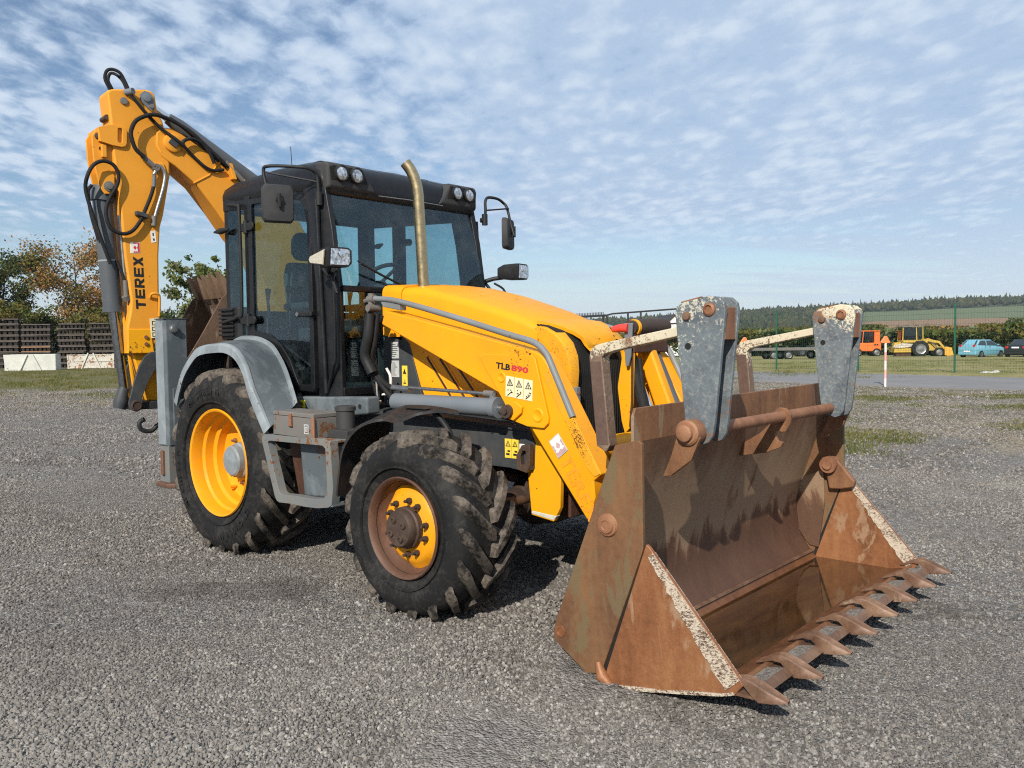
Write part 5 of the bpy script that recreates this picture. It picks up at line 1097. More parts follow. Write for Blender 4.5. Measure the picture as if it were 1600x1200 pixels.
for s in (-1, 1):
    m = MB(); m.loft([[V3(x, s*y, z) for y, z in ((a-.10, c), (b, c), (b, d), (a+.03, d))] for x, a, b, c, d in ((.66, .40, .752, 2.575, 2.775), (.775, .40, .750, 2.575, 2.765), (.804, .42, .738, 2.590, 2.748))]); PD = m.build('lamp_pod', 'roof_grey', ROOF, bevel=.02, seg=3)
    m = MB(); m.prism([(s*.40, 2.640), (s*.725, 2.640), (s*.735, 2.725), (s*.70, 2.742), (s*.44, 2.742)], 'x', .80, .8065); m.build('lamp_recess', 'dark_void', ROOF, bevel=.004)
    for y in (.640, .505):
        m = MB(); c = (.800, s*y, 2.690); m.lathe([(.050, .0), (.052, .022), (.048, .026), (.030, .030), (0, .032)], c, 'x', 24); L_ = m.build('work_lamp', 'lamp_cut', ROOF, smooth=40)
        m = MB(); m.lathe([(.048, .030), (.03, .036), (0, .038)], c, 'x', 20); m.build('lens', 'lamp_glass', L_, smooth=60) if False else None
        m = MB(); m.lathe([(.057, .0), (.057, .028), (.051, .032), (.051, .026)], c, 'x', 24); m.build('lamp_bezel', 'black_plastic', L_ and ROOF, smooth=40)
m = MB(); m.tube([(.803, -.30, 2.575), (.815, 0, 2.578), (.803, .35, 2.575)], .004, 6); m.build('visor_trim', 'bare_steel', ROOF)
m = MB(); m.tube([(.1, -.55, 2.80), (.1, -.56, 3.0)], .003, 5); m.build('aerial', 'black_steel', ROOF)
# glass
m = MB(); m.loft([[V3(x, y, z) for x, z in ((.905, 1.90), (.762, 2.57), (.757, 2.569), (.900, 1.90))] for y in np.linspace(-.715, .715, 3)]); m.build('windscreen', 'cab_glass', CAB)
for s in (-1, 1):
    m = MB(); m.bb(.898, .903, min(s*.70, s*.05), max(s*.70, s*.05), 1.195, 1.866); m.build('lower_front_pane', 'cab_glass', CAB)
    m = MB(); m.bb(-.50, -.24, s*.742, s*.747, 1.565, 2.56) if s > 0 else m.bb(-.50, -.24, -.747, -.742, 1.565, 2.56); m.build('quarter_pane', 'cab_glass', CAB)
m = MB(); m.bb(-.585, -.58, -.63, .63, 1.78, 2.56); m.build('rear_window', 'cab_glass', CAB)
DO = [(-.165, 1.568), (-.165, 2.575), (-.13, 2.608), (.47, 2.585), (.56, 2.555), (.605, 2.49), (.635, 2.36), (.640, 1.185), (.62, 1.165), (.43, 1.165), (.395, 1.20), (.30, 1.36), (.20, 1.46), (.07, 1.53), (-.06, 1.555)]
DI = [(-.115, 1.61), (-.115, 2.545), (-.10, 2.563), (.44, 2.542), (.52, 2.515), (.56, 2.465), (.588, 2.345), (.592, 1.225), (.58, 1.212), (.455, 1.212), (.435, 1.23), (.34, 1.39), (.23, 1.50), (.09, 1.575), (-.05, 1.60)]
for s in (-1, 1):
    m = MB(); m.ring(DO, DI, 'y', s*.782, s*.745); D_ = Pt('cab_door', m, 'black_gloss', bevel=.006)
    m = MB(); m.prism([(a, b) for a, b in DI], 'y', s*.768, s*.763); m.build('door_glass', 'door_glass', D_)
    m = MB(); m.bb(.46, .66, min(s*.79, s*.815), max(s*.79, s*.815), 1.695, 1.735); m.build('door_handle', 'black_plastic', D_, bevel=.012)
    m = MB(); m.cyl((.50, s*.81, 1.715), (.50, s*.822, 1.715), .016, 12); m.build('door_lock', 'bare_steel', D_, smooth=40)
    for z in (1.69, 2.40):
        m = MB(); m.bb(-.28, -.10, min(s*.775, s*.80), max(s*.775, s*.80), z-.03, z+.03); m.cyl((-.18, s*.79, z-.05), (-.18, s*.79, z+.05), .02, 10); m.cyl((-.09, s*.79, z), (-.09, s*.808, z), .032, 14); m.build('door_hinge', 'black_plastic', D_, bevel=.006)
    # slatted air box behind the door
    m = MB(); m.loft([[V3(x, s*y, z) for x, y in ((-.66, .60), (-.62, .765), (-.36, .775), (-.33, .74), (-.33, .60))] for z in (1.545, 1.80)]); AB = Pt('air_intake', m, 'black_plastic', bevel=.012)
    for k in range(7):
        z = 1.575+.033*k; m = MB(); m.prism([(-.668, s*.66), (-.628, s*.785), (-.40, s*.795), (-.40, s*.77), (-.62, s*.76), (-.65, s*.66)], 'z', z, z+.018); m.build('slat', 'black_plastic', AB, bevel=.003)
    m = MB(); m.tube(smooth_path([(-.45, s*.775, 2.60), (-.28, s*.80, 2.57), (-.25, s*.80, 2.50), (-.25, s*.80, 1.80), (-.31, s*.80, 1.72), (-.55, s*.79, 1.68)], 26), .014, 8); m.build('cable_conduit', 'black_plastic', AB, smooth=60)
    m = MB(); m.tube([(-.62, s*.80, 2.40), (-.52, s*.80, 2.40), (-.44, s*.78, 2.41)], [.008, .026, .012], 10); m.build('side_marker', 'black_plastic', AB, smooth=50)
    # mirrors
    q = [(.752, .79, 2.50), (.745, .79, 2.62), (.742, .80, 2.675), (.735, .84, 2.70), (.70, .90, 2.712), (.53, 1.03, 2.725), (.485, 1.05, 2.695), (.53, 1.05, 2.55), (.575, 1.05, 2.44)] if s < 0 else [(.845, .79, 2.50), (.855, .79, 2.58), (.845, .80, 2.655), (.85, .83, 2.69), (.86, .93, 2.69), (.835, 1.03, 2.672), (.86, 1.05, 2.63), (.90, 1.05, 2.50), (.94, 1.05, 2.385)]
    m = MB(); m.tube(smooth_path([(a, s*b, c) for a, b, c in q], 34), .012, 8); m.tube([(q[1][0], s*q[1][1], q[1][2]), (q[6][0]+.02, s*q[6][1], q[6][2]-.01)], .007, 6); m.cyl((q[0][0], s*.79, q[0][2]-.04), (q[0][0], s*.79, q[0][2]+.05), .024, 10); m.cyl((q[0][0]-.02, s*.76, q[0][2]), (q[0][0], s*.80, q[0][2]), .02, 8); MR = Pt('mirror_arm', m, 'black_plastic', smooth=50)
    c = V3(.64, s*1.045, 2.455) if s < 0 else V3(.865, 1.055, 2.41)
    ang = R(-22) if s < 0 else R(24)
    rot = Euler((0, 0, ang)).to_matrix()
    m = MB(); w, h = .105, .128; o2 = []
    for sc, dx in ((1.0, -.022), (1.0, .008), (.92, .026), (.55, .036)):
        o2.append([c+rot @ V3(dx, a*w*sc, b*h*sc) for a, b in ((-.82, -1), (.82, -1), (1, -.82), (1, .80), (.80, 1), (-.80, 1), (-1, .80), (-1, -.82))])
    m.loft(o2); mb_ = m.build('mirror_housing', 'roof_grey', MR, smooth=45)
    m = MB(); m.loft([[c+rot @ V3(dx, a*w*.9, b*h*.9) for a, b in ((-1, -1), (1, -1), (1, 1), (-1, 1))] for dx in (-.0225, -.0245)]); m.build('mirror_face', 'mirror_glass', MR)
    m = MB(); m.cyl(c+rot @ V3(.03, 0, .02), c+rot @ V3(.06, 0, .02), .022, 12); m.cyl(c+rot @ V3(.055, 0, -.03), c+rot @ V3(.055, 0, .06), .013, 8); m.build('mirror_clamp', 'black_plastic', MR, smooth=40)
    # headlamps on the cab post
    hc = V3(1.06, s*.905, 2.068); rot = Euler((0, 0, s*R(10))).to_matrix()
    m = MB(); rings = []
    for dx, k in ((-.13, .62), (-.06, .95), (.05, 1.0), (.085, .98)):
        rings.append([hc+rot @ V3(dx, a*.085*k, b*.064*k) for a, b in ((-.9, -1), (.7, -1), (1, -.6), (1, .7), (.7, 1), (-.8, 1), (-1, .7), (-1, -.8))])
    m.loft(rings); HL = Pt('headlamp', m, 'black_plastic', smooth=40)
    m = MB(); m.loft([[hc+rot @ V3(dx, a*.072*k, b*.054*k) for a, b in ((-1, -1), (.8, -1), (1, -.6), (1, .8), (.7, 1), (-.9, 1))] for dx, k in ((.086, 1), (.090, .95))]); m.build('reflector', 'lamp_cut', HL)
    m = MB(); m.lathe([(.026, 0), (.024, .006), (0, .008)], hc+rot @ V3(.090, s*-.01, .02), 'x', 16); m.build('bulb', 'lamp_reflector', HL, smooth=60)
    if s < 0:
        m = MB(); m.loft([[hc+rot @ V3(a, s*y, b*k) for a, b in ((-.17, -.005), (-.15, -.03), (.03, -.056), (.05, .05), (-.15, .02))] for y, k in ((.088, 1), (.104, .9))]); m.build('turn_signal', 'signal_lens', HL, bevel=.006)
    m = MB(); m.tube([(.84, s*.79, 2.0), (.90, s*.83, 2.02), (.98, s*.88, 2.03)], .018, 8); m.tube(smooth_path([(.93, s*.80, 1.98), (.98, s*.86, 1.93), (1.02, s*.86, 1.84)], 8), .010, 6); m.build('lamp_bracket', 'black_plastic', HL, smooth=50)
m = MB(); m.tube([(.952, -.60, 2.06), (.945, -.40, 1.985), (.94, -.20, 1.92)], .009, 6); m.tube([(.945, -.62, 2.075), (.942, -.45, 2.0)], .005, 5); m.cyl((.90, -.20, 1.92), (.95, -.20, 1.92), .02, 10); m.build('wiper', 'black_plastic', CAB)
m = MB(); m.tube([(1.048, -.62, 1.73), (1.10, -.62, 1.33)], .019, 10); m.tube([(1.09, -.62, 1.40), (1.118, -.62, 1.24)], .024, 10); m.build('window_strut', 'black_plastic', CAB, smooth=50)
m = MB(); m.tube([(1.118, -.62, 1.25), (1.130, -.62, 1.10)], .008, 8); m.cyl((1.13, -.64, 1.10), (1.13, -.60, 1.10), .016, 8); m.build('strut_rod', 'chrome', CAB, smooth=50)
m = MB(); m.bb(1.025, 1.035, -.63, -.60, 1.44, 1.62); m.build('yellow_tag', 'fluo_yellow', CAB)
# interior
SX, SY = -.42, .02
m = MB(); m.loft([[V3(SX+x, SY+y, z) for x, z in ((-.05, 1.52), (.40, 1.54), (.46, 1.60), (.42, 1.65), (.0, 1.63), (-.08, 1.60))] for y in (-.24, .24)]); SE = Pt('seat', m, 'seat_cloth', bevel=.03, seg=3)
m = MB(); m.loft([[V3(SX+x, SY+y*w, z) for x, y in ((-.08+dx, -.24), (.02+dx, -.22), (.02+dx, .22), (-.08+dx, .24))] for dx, z, w in ((0, 1.60, 1), (-.03, 1.80, 1), (-.10, 2.08, .92), (-.13, 2.20, .7))]); m.build('seat_back', 'seat_cloth', SE, bevel=.03, seg=3)
m = MB(); m.loft([[V3(SX-.15+x, SY+y*w, z) for x, y in ((-.04, -.13), (.04, -.12), (.04, .12), (-.04, .13))] for z, w in ((2.22, .7), (2.28, 1), (2.40, 1), (2.46, .6))]); m.build('head_rest', 'seat_cloth', SE, bevel=.03, seg=3)
m = MB(); m.bb(SX-.05, SX+.1, SY-.05, SY+.05, 1.16, 1.54); m.build('seat_post', 'interior', SE)
for s in (-1, 1):
    m = MB(); m.bb(SX+.0, SX+.34, SY+s*.30-.04, SY+s*.30+.04, 1.78, 1.84); m.build('arm_rest', 'seat_cloth', SE, bevel=.02)
    m = MB(); m.loft([[V3(-.5+x, s*.42+y, z) for x, y in ((-.06, -.12), (.16, -.10), (.16, .10), (-.06, .12))] for z in (1.16, 1.72)]); CO = Pt('control_console', m, 'interior', bevel=.02)
    m = MB(); m.tube([(-.46, s*.42, 1.72), (-.48, s*.42, 1.86), (-.47, s*.42, 1.96)], [.012, .012, .026], 8); m.build('control_lever', 'black_plastic', CO, smooth=50)
m = MB(); m.loft([[V3(x, y, z) for x, z in ((.62, 1.2), (.86, 1.2), (.86, 1.90), (.66, 1.96), (.56, 1.86))] for y in (-.24, .30)]); DA = Pt('dashboard', m, 'interior', bevel=.03, seg=3)
m = MB(); rot = Euler((0, R(-38), 0)).to_matrix(); ring = [V3(.46, 0, 1.99)+rot @ V3(.19*math.cos(a), .19*math.sin(a), 0) for a in np.linspace(0, 2*math.pi, 33)]; m.tube(ring, .016, 8, False)
for a in (.3, 2.4, 4.5): m.tube([V3(.46, 0, 1.98), V3(.46, 0, 1.99)+rot @ V3(.18*math.cos(a), .18*math.sin(a), 0)], .014, 6)
m.tube([(.46, 0, 1.98), (.62, 0, 1.80)], .03, 8); m.build('steering_wheel', 'black_plastic', DA, smooth=60)
# exhaust
m = MB(); pth = smooth_path([(1.25, -.285, 1.84), (1.25, -.292, 2.0), (1.25, -.318, 2.45), (1.249, -.324, 2.54), (1.240, -.336, 2.62), (1.222, -.358, 2.69), (1.196, -.386, 2.745)], 26); n = len(pth)
m.tube(pth, .039, 22, False); EX = Pt('exhaust_pipe', m, 'exhaust_metal', smooth=60)
m = MB(); m.tube(pth, .0355, 18, False); m.build('pipe_bore', 'soot', EX, smooth=60)
m = MB(); m.cyl((1.25, -.285, 1.875), (1.25, -.286, 1.893), .052, 20); m.build('pipe_collar', 'black_plastic', EX, smooth=40)
# ---------------- rear mudguards, cab sill, step and tank
FO = [(-.53, 1.082), (-.473, 1.197), (-.384, 1.327), (-.218, 1.455), (-.10, 1.490), (.06, 1.503), (.226, 1.502), (.362, 1.455), (.464, 1.353), (.536, 1.209), (.633, 1.068), (.728, .937)]
FI = [(-.56, 1.20, .785), (-.53, 1.36, .785), (-.46, 1.48, .785), (-.307, 1.543, .785), (-.20, 1.548, .785), (-.097, 1.544, .785), (.02, 1.525, .79), (.16, 1.478, .80), (.298, 1.393, .83), (.421, 1.31, .87), (.528, 1.223, .91), (.622, 1.153, .95), (.70, 1.09, .985)]
for s in (-1, 1):
    A = resample([V3(x, s*1.23, z) for x, z in smooth_path([(a, b, 0) for a, b in FO], 40) for x, z in [(x, z)]] if False else [V3(p.x, s*1.23, p.y) for p in smooth_path([(a, b, 0) for a, b in FO], 60)], 40)
    B = resample([V3(p.x, s*p.z, p.y) for p in smooth_path([(a, b, c) for a, b, c in FI], 60)], 40)
    Am = [a.lerp(b, .10)+V3(0, 0, .004) for a, b in zip(A, B)]; Bm = [a.lerp(b, .93) for a, b in zip(A, B)]
    up_ = V3(0, 0, 0)
    m = MB(); secs = [[Am[i], Am[i].lerp(Bm[i], .5)+(Am[i]-V3(.1, Am[i].y, .6)).normalized()*.012, Bm[i], Bm[i]-(Bm[i]-V3(.1, Bm[i].y, .6)).normalized()*.014, Am[i]-(Am[i]-V3(.1, Am[i].y, .6)).normalized()*.014] for i in range(40)]; m.loft(secs); MG = Pt('rear_mudguard', m, 'grey_paint', smooth=50)
    m = MB(); secs = []
    for i in range(40):
        o = (A[i]-V3(.1, A[i].y, .55)).normalized(); secs.append([A[i]-o*.055, A[i]-o*.004, A[i].lerp(Am[i], .35)+o*.008, Am[i]+o*.006, Am[i]-o*.02, A[i].lerp(Am[i], .4)-o*.05])
    m.loft(secs); m.build('guard_lip', 'grey_edge', MG, smooth=45)
    m = MB(); secs = []
    for i in range(40):
        o = (B[i]-V3(.1, B[i].y, .55)).normalized(); secs.append([Bm[i]+o*.001, Bm[i]+o*.022, B[i]+o*.026, B[i]-o*.01, Bm[i]-o*.01])
    m.loft(secs[3:]); m.build('guard_rib', 'grey_edge', MG, smooth=45)
    wl = [(-.50, 1.0)]+[(p.x, p.z-.02) for p in B[::3]]+[(.72, .75), (.4, .70), (-.5, .70)]
    m = MB(); m.prism(wl, 'y', s*.70, s*.66); m.build('inner_wall', 'dark_void', MG)
    # sill below the door
    m = MB(); m.prism([(.325, 1.122), (1.255, 1.150), (1.255, 1.035), (1.05, 1.015), (.84, 1.0), (.60, .96), (.40, .93), (.40, 1.0)], 'y', s*.815, s*.70); SL = Pt('cab_sill', m, 'grey_paint', bevel=.016, seg=3)
    m = MB(); m.cyl((1.18, s*.812, 1.085), (1.18, s*.818, 1.085), .016, 14); m.build('sill_bolt', 'dark_void', SL)
    # step frame with its opening and the tank panel behind
    SO = [(.731, .882), (.738, .902), (.760, .914), (.80, .918), (1.16, .920), (1.40, .928), (1.47, .915), (1.49, .64), (1.47, .53), (1.44, .512), (1.33, .494), (1.20, .487), (1.05, .489), (.92, .482), (.89, .490), (.868, .515)]
    SI = [(.802, .858), (.810, .874), (.835, .878), (1.16, .882), (1.39, .886), (1.42, .870), (1.43, .66), (1.42, .59), (1.40, .570), (1.33, .552), (1.20, .546), (1.10, .546), (1.0, .542), (.95, .539), (.925, .548), (.910, .572)]
    m = MB(); m.ring(SO, SI, 'y', s*1.28, s*1.22); SF = Pt('step_frame', m, 'grey_rusty', bevel=.012, seg=3)
    m = MB(); m.prism([(.76, .900), (1.47, .920), (1.47, .900), (.76, .880)], 'y', s*1.275, s*.72); m.prism([(.90, .505), (1.47, .540), (1.47, .515), (.90, .480)], 'y', s*1.275, s*.75); m.build('step_tread', 'grey_rusty', SF, bevel=.005)
    m = MB(); m.prism([(1.005, .885), (1.46, .895), (1.46, .55), (1.045, .52)], 'y', s*1.18, s*.72); TK = Pt('fuel_tank', m, 'grey_paint', bevel=.02, seg=3)
    m = MB(); m.prism([(1.205, .872), (1.425, .876), (1.42, .775), (1.353, .795), (1.25, .802), (1.204, .828)], 'y', s*1.1815, s*1.179); m.build('rust_scab', 'fork_rust', TK)
    m = MB(); m.prism([(.78, .88), (1.03, .882), (1.07, .52), (.88, .50)], 'y', s*1.10, s*1.07); m.build('recess_panel', 'dark_rust', SF)
    m = MB(); m.lathe([(.058, .965), (.058, 1.080), (.066, 1.082), (.066, 1.106), (.056, 1.112), (0, 1.112)], (1.328, s*1.05, 0), 'z', 26); FC = Pt('filler_neck', m, 'roof_grey', smooth=35)
    m = MB(); m.bb(1.25, 1.48, min(s*1.16, s*.90), max(s*1.16, s*.90), .915, .970); m.build('filler_base', 'roof_grey', FC, bevel=.006)
# toolbox on the step
m = MB(); m.prism([(.853, .922), (.866, 1.052), (1.298, 1.046), (1.292, .916)], 'y', -1.270, -1.07); TB = Pt('toolbox', m, 'box_metal', bevel=.006)
m = MB(); m.prism([(.862, 1.051), (.862, 1.078), (1.303, 1.073), (1.300, 1.046)], 'y', -1.275, -1.065); m.build('lid', 'box_metal', TB, bevel=.005)
m = MB(); m.bb(1.052, 1.078, -1.286, -1.275, .99, 1.065); m.cyl((1.047, -1.282, .99), (1.083, -1.282, .99), .007, 8); m.build('latch', 'bolt_rust', TB, bevel=.003)
m = MB(); m.ring([(1.20, .945), (1.245, .945), (1.245, 1.005), (1.20, 1.005)], [(1.206, .951), (1.239, .951), (1.239, .999), (1.206, .999)], 'y', -1.2735, -1.270); m.ring([(1.213, .96), (1.232, .96), (1.232, .99), (1.213, .99)], [(1.218, .965), (1.227, .965), (1.227, .985), (1.218, .985)], 'y', -1.2735, -1.270); m.build('stencil_mark', 'decal_grey', TB)
m = MB(); m.bb(1.280, 1.307, -1.278, -1.267, .915, 1.050); m.build('corner_angle', 'bolt_rust', TB, bevel=.003)
m = MB(); m.cyl((1.294, -1.13, .94), (1.302, -1.13, .94), .013, 10); m.build('rust_hole', 'dark_void', TB)
m = MB(); m.bb(.502, .566, -.8195, -.8155, 1.03, 1.105); LB = Pt('yellow_label', m, 'fluo_yellow')
m = MB(); m.prism([(.517, 1.067), (.552, 1.067), (.5345, 1.095)], 'y', -.8205, -.8196); m.bb(.517, .552, -.8205, -.8196, 1.042, 1.05); m.build('label_print', 'decal_black', LB)

# ---------------- stabilisers
for s in (-1, 1):
    m = MB(); m.prism([(-1.025, s*1.095), (-1.01, s*1.115), (-.895, s*1.115), (-.875, s*1.095), (-.875, s*.925), (-1.025, s*.925)], 'z', .70, 1.715); SB = Pt('stabiliser_leg', m, 'grey_paint', bevel=.006)
    m = MB(); m.bb(-1.03, -.872, min(s*1.118, s*.92), max(s*1.118, s*.92), 1.714, 1.722); m.build('leg_cap', 'dark_grey', SB, bevel=.002)
    m = MB(); m.bb(-1.02, -.895, min(s*1.118, s*1.112), max(s*1.118, s*1.112), .71, 1.70); m.build('leg_outer_face', 'grey_edge', SB, bevel=.002)  # lighter grey plate: sunlight on the outer face put into the paint
    m = MB(); m.bb(-1.018, -.882, min(s*1.108, s*.932), max(s*1.108, s*.932), .40, .70); IL = m.build('inner_leg', 'grey_rusty', SB, bevel=.008)
    m = MB(); m.lathe([(.036, -.875), (.036, -.86), (.026, -.856), (.026, -.840), (.012, -.838), (0, -.838)], (0, s*1.04, 1.635), 'x', 22); m.build('leg_pin', 'bare_steel', SB, smooth=35)
    m = MB(); m.bb(-.872, -.858, min(s*1.065, s*.84), max(s*1.065, s*.84), .77, 1.16); m.build('guide_plate', 'grey_paint', SB, bevel=.006)
    m = MB()
    m.ring([(s*(1.02+.032*math.cos(a)), .585+(.060 if math.sin(a) > 0 else -.060)+.032*math.sin(a)) for a in np.linspace(.01, 6.27, 24)], [(s*(1.02+.014*math.cos(a)), .585+(.060 if math.sin(a) > 0 else -.060)+.014*math.sin(a)) for a in np.linspace(.01, 6.27, 24)], 'x', -.884, -.862)
    m.build('slot_reinforcement', 'hub_brown', SB, bevel=.003)
    m = MB(); m.bb(-.985, -.945, min(s*1.128, s*1.11), max(s*1.128, s*1.105), .46, .66); m.build('slot_plate', 'rusty_rim', SB, bevel=.006)
    m = MB(); m.prism([(-1.05, s*1.14), (-.85, s*1.15), (-.80, s*1.10), (-.80, s*.94), (-.86, s*.89), (-1.05, s*.90)], 'z', .365, .405); m.build('foot_pad', 'rusty_rim', IL, bevel=.012)
m = MB(); m.bb(-1.30, -.86, -.90, .90, .62, .74); m.bb(-1.28, -1.0, -.92, .92, 1.18, 1.30); m.bb(-1.28, -1.05, -.92, -.80, .62, 1.3); m.bb(-1.28, -1.05, .80, .92, .62, 1.3); Pt('rear_slide_frame', m, 'dark_grey', bevel=.01)
m = MB(); m.bb(-1.62, -1.28, .10, .50, .55, 1.35); m.cyl((-1.55, .3, .45), (-1.55, .3, 1.45), .11, 20); KPo = Pt('swing_post', m, 'dark_grey', bevel=.01)

# ---------------- backhoe: boom, dipper, cylinders, bucket
BOOM = [(1.010, 3.16), (1.055, 3.25), (1.05, 3.36), (1.00, 3.405), (.92, 3.415), (.82, 3.37), (.27, 3.055), (-.10, 2.84), (-.28, 2.72), (-.42, 2.47), (-.46, 2.1), (-.44, 1.60), (-.30, .85), (-.12, .70), (.06, .85), (.04, 1.60), (.08, 2.05), (.20, 2.30), (.38, 2.505), (.55, 2.74), (.72, 2.95), (.90, 3.09)]
m = MB(); m.prism(BOOM, 'bk', -.14, .14); BM = Pt('boom', m, 'yellow_faded', bevel=.012)
m = MB(); m.lathe([(.075, 0), (.072, .022), (.060, .026), (0, .026)], (0, 0, 0), 'x', 28)
# bosses and pins are lathed along x then turned to the digger's plane
def bkpin(name, s, z, prof, mat, parent, seg=24, sq=False):
    m = MB(); n = len(prof); secs = []
    for k in range(seg):
        t = 2*math.pi*k/seg; secs.append([bk(s+r_*math.cos(t), z+r_*math.sin(t), o_) for r_, o_ in prof])
    vs = [v for q in secs for v in q]; fs = []
    for k in range(seg):
        k2 = (k+1) % seg
        for i in range(n-1): fs.append((k*n+i, k2*n+i, k2*n+i+1, k*n+i+1))
    m.add(vs, fs); return m.build(name, mat, parent, smooth=40)
bkpin('elbow_boss', .915, 3.285, [(.082, .14), (.080, .165), (.070, .170), (0, .170)], 'yellow_faded', BM)
m = MB(); q = [(.965, 3.28), (.925, 3.335), (.862, 3.29), (.90, 3.235)]; m.prism(q, 'bk', .170, .188); m.build('elbow_pin_block', 'dark_grey', BM, bevel=.003)
m = MB(); m.prism([(.27, 3.05), (.285, 3.05), (.46, 2.84), (.445, 2.835)], 'bk', .14, .150) if False else m.tube([bk(.74, 2.955, .142), bk(.60, 3.04, .142), bk(.47, 3.20, .142)], .008, 6); m.build('boom_weld', 'yellow_faded', BM)
DIP = [(1.440, 3.640), (1.425, 3.660), (1.39, 3.674), (1.12, 3.718), (1.075, 3.712), (1.046, 3.685), (1.030, 3.55), (.985, 3.46), (.955, 3.30), (.935, 3.10), (.940, 3.00), (1.008, 2.65), (1.040, 2.54), (1.060, 2.29), (1.072, 1.73), (1.10, 1.55), (1.136, 1.44), (1.350, 1.435), (1.347, 1.672), (1.318, 1.80), (1.308, 1.90), (1.346, 2.273), (1.369, 2.705), (1.409, 3.13), (1.420, 3.40)]
DP_ = None
m = MB(); m.prism(DIP, 'bk', -.125, .125); DP = Pt('dipper', m, 'yellow_faded', bevel=.022, seg=3)
m = MB(); m.prism([(1.345, 1.65), (1.155, 1.65), (1.13, 1.44), (1.35, 1.44)], 'bk', -.136, .136); m.build('dipper_collar', 'yellow_worn', DP, bevel=.006)
m = MB(); m.prism([(1.30, 1.46), (1.15, 1.46), (1.06, 1.20), (1.10, 1.02), (1.18, 1.02), (1.24, 1.2)], 'bk', -.085, .085); m.build('dipper_foot', 'yellow_worn', DP, bevel=.01)
for (s_, z_) in ((1.10, 1.60), (1.11, 1.53), (1.20, 1.52), (1.20, 1.58)): bkpin('guide_bolt', s_, z_, [(.016, .135), (.016, .150), (0, .150)], 'bolt_rust', DP, 8)
bkpin('top_pin', 1.123, 3.640, [(.055, .126), (.055, .140), (.034, .142), (.034, .155), (.022, .158), (0, .158)], 'steel_grey', DP)
m = MB(); m.prism([(1.18, 3.66), (1.14, 3.70), (1.09, 3.69), (1.065, 3.62), (1.058, 3.56), (1.085, 3.535), (1.12, 3.56), (1.165, 3.60)], 'bk', .125, .139); m.build('pin_plate', 'steel_grey', DP, bevel=.003)
bkpin('cap_bolt', 1.085, 3.575, [(.018, .139), (.018, .152), (0, .153)], 'box_metal', DP, 12)
bkpin('side_plug', 1.310, 3.585, [(.032, .1255), (.030, .138), (.020, .140), (0, .138)], 'box_metal', DP)
bkpin('rear_stud', 1.435, 3.44, [(.022, -.06), (.022, .08), (0, .08)], 'hub_brown', DP, 12)
# slotted bracket wrapped round the back of the dipper
m = MB(); O_ = [(1.53, 3.33), (1.43, 3.365), (1.335, 3.362), (1.305, 3.345), (1.298, 3.32), (1.302, 3.225), (1.315, 3.20), (1.345, 3.190), (1.42, 3.195), (1.515, 3.215)]; I_ = [(1.372, 3.335), (1.368, 3.346), (1.354, 3.350), (1.340, 3.346), (1.335, 3.334), (1.338, 3.24), (1.343, 3.228), (1.356, 3.223), (1.370, 3.228), (1.375, 3.24)]
m.ring(O_, I_, 'bk', .129, .148); m.prism([(1.53, 3.33), (1.52, 3.22), (1.50, 3.22), (1.51, 3.33)], 'bk', -.148, .129); m.build('slotted_bracket', 'yellow_faded', DP, bevel=.006)
# cylinder mount at the back of the dipper head
for o_ in (.085, -.085):
    m = MB(); m.prism([(1.53, 3.32), (1.565, 3.26), (1.56, 3.10), (1.545, 2.98), (1.52, 2.86), (1.475, 2.815), (1.42, 2.83), (1.385, 2.92), (1.372, 3.06), (1.42, 3.30)], 'bk', o_-.013, o_+.013); m.build('cylinder_mount', 'yellow_faded', DP, bevel=.006)
m = MB(); m.prism([(1.50, 3.20), (1.46, 3.20), (1.46, 3.09), (1.50, 3.09)], 'bk', .06, .13); m.prism([(1.50, 2.98), (1.40, 2.98), (1.41, 3.04), (1.5, 3.04)], 'bk', -.08, .08); m.build('mount_web', 'yellow_faded', DP, bevel=.006)
bkpin('lock_hole', 1.497, 3.165, [(.018, .0985), (0, .099)], 'dark_void', DP, 12)
bkpin('link_pin', 1.515, 3.265, [(.03, .09), (.03, .12), (.015, .125), (0, .125)], 'hub_brown', DP, 14)
m = MB(); m.prism([(1.50, 2.97), (1.44, 2.99), (1.40, 2.95), (1.405, 2.85), (1.44, 2.79), (1.485, 2.785), (1.515, 2.83), (1.515, 2.92)], 'bk', .099, .118); m.build('pin_keeper', 'yellow_faded', DP, bevel=.006)
bkpin('cylinder_pin', 1.452, 2.852, [(.042, .118), (.042, .132), (.026, .134), (.026, .150), (.014, .152), (0, .152)], 'box_metal', DP)
m = MB(); m.tube([bk(1.465, 2.86, 0), bk(1.478, 2.74, 0)], .095, 24); m.tube([bk(1.476, 2.75, 0), bk(1.420, 1.815, 0)], .078, 28); CY = Pt('bucket_cylinder', m, 'cylinder_grey', smooth=40)
m = MB(); m.tube([bk(1.4225, 1.85, 0), bk(1.419, 1.80, 0)], .086, 24); m.build('gland', 'cylinder_grey', CY, smooth=40)
m = MB(); m.tube([bk(1.4455, 2.245, 0), bk(1.4445, 2.23, 0)], .081, 24); m.build('clamp_band', 'grey_edge', CY, smooth=40)
m = MB(); m.tube([bk(1.42, 1.82, 0), bk(1.345, 1.05, 0)], .040, 20); m.build('cylinder_rod', 'rod_steel', CY, smooth=60)
m = MB(); m.tube([bk(1.352, 1.14, 0), bk(1.385, 1.02, 0), bk(1.40, .96, 0)], [.044, .062, .05], 18); m.build('rod_end', 'dark_grey', CY, smooth=50)
m = MB(); m.tube([bk(1.368, 2.62, .09), bk(1.352, 2.3, .09), bk(1.34, 2.06, .09)], .015, 10); m.build('steel_line', 'bare_steel', CY, smooth=60)
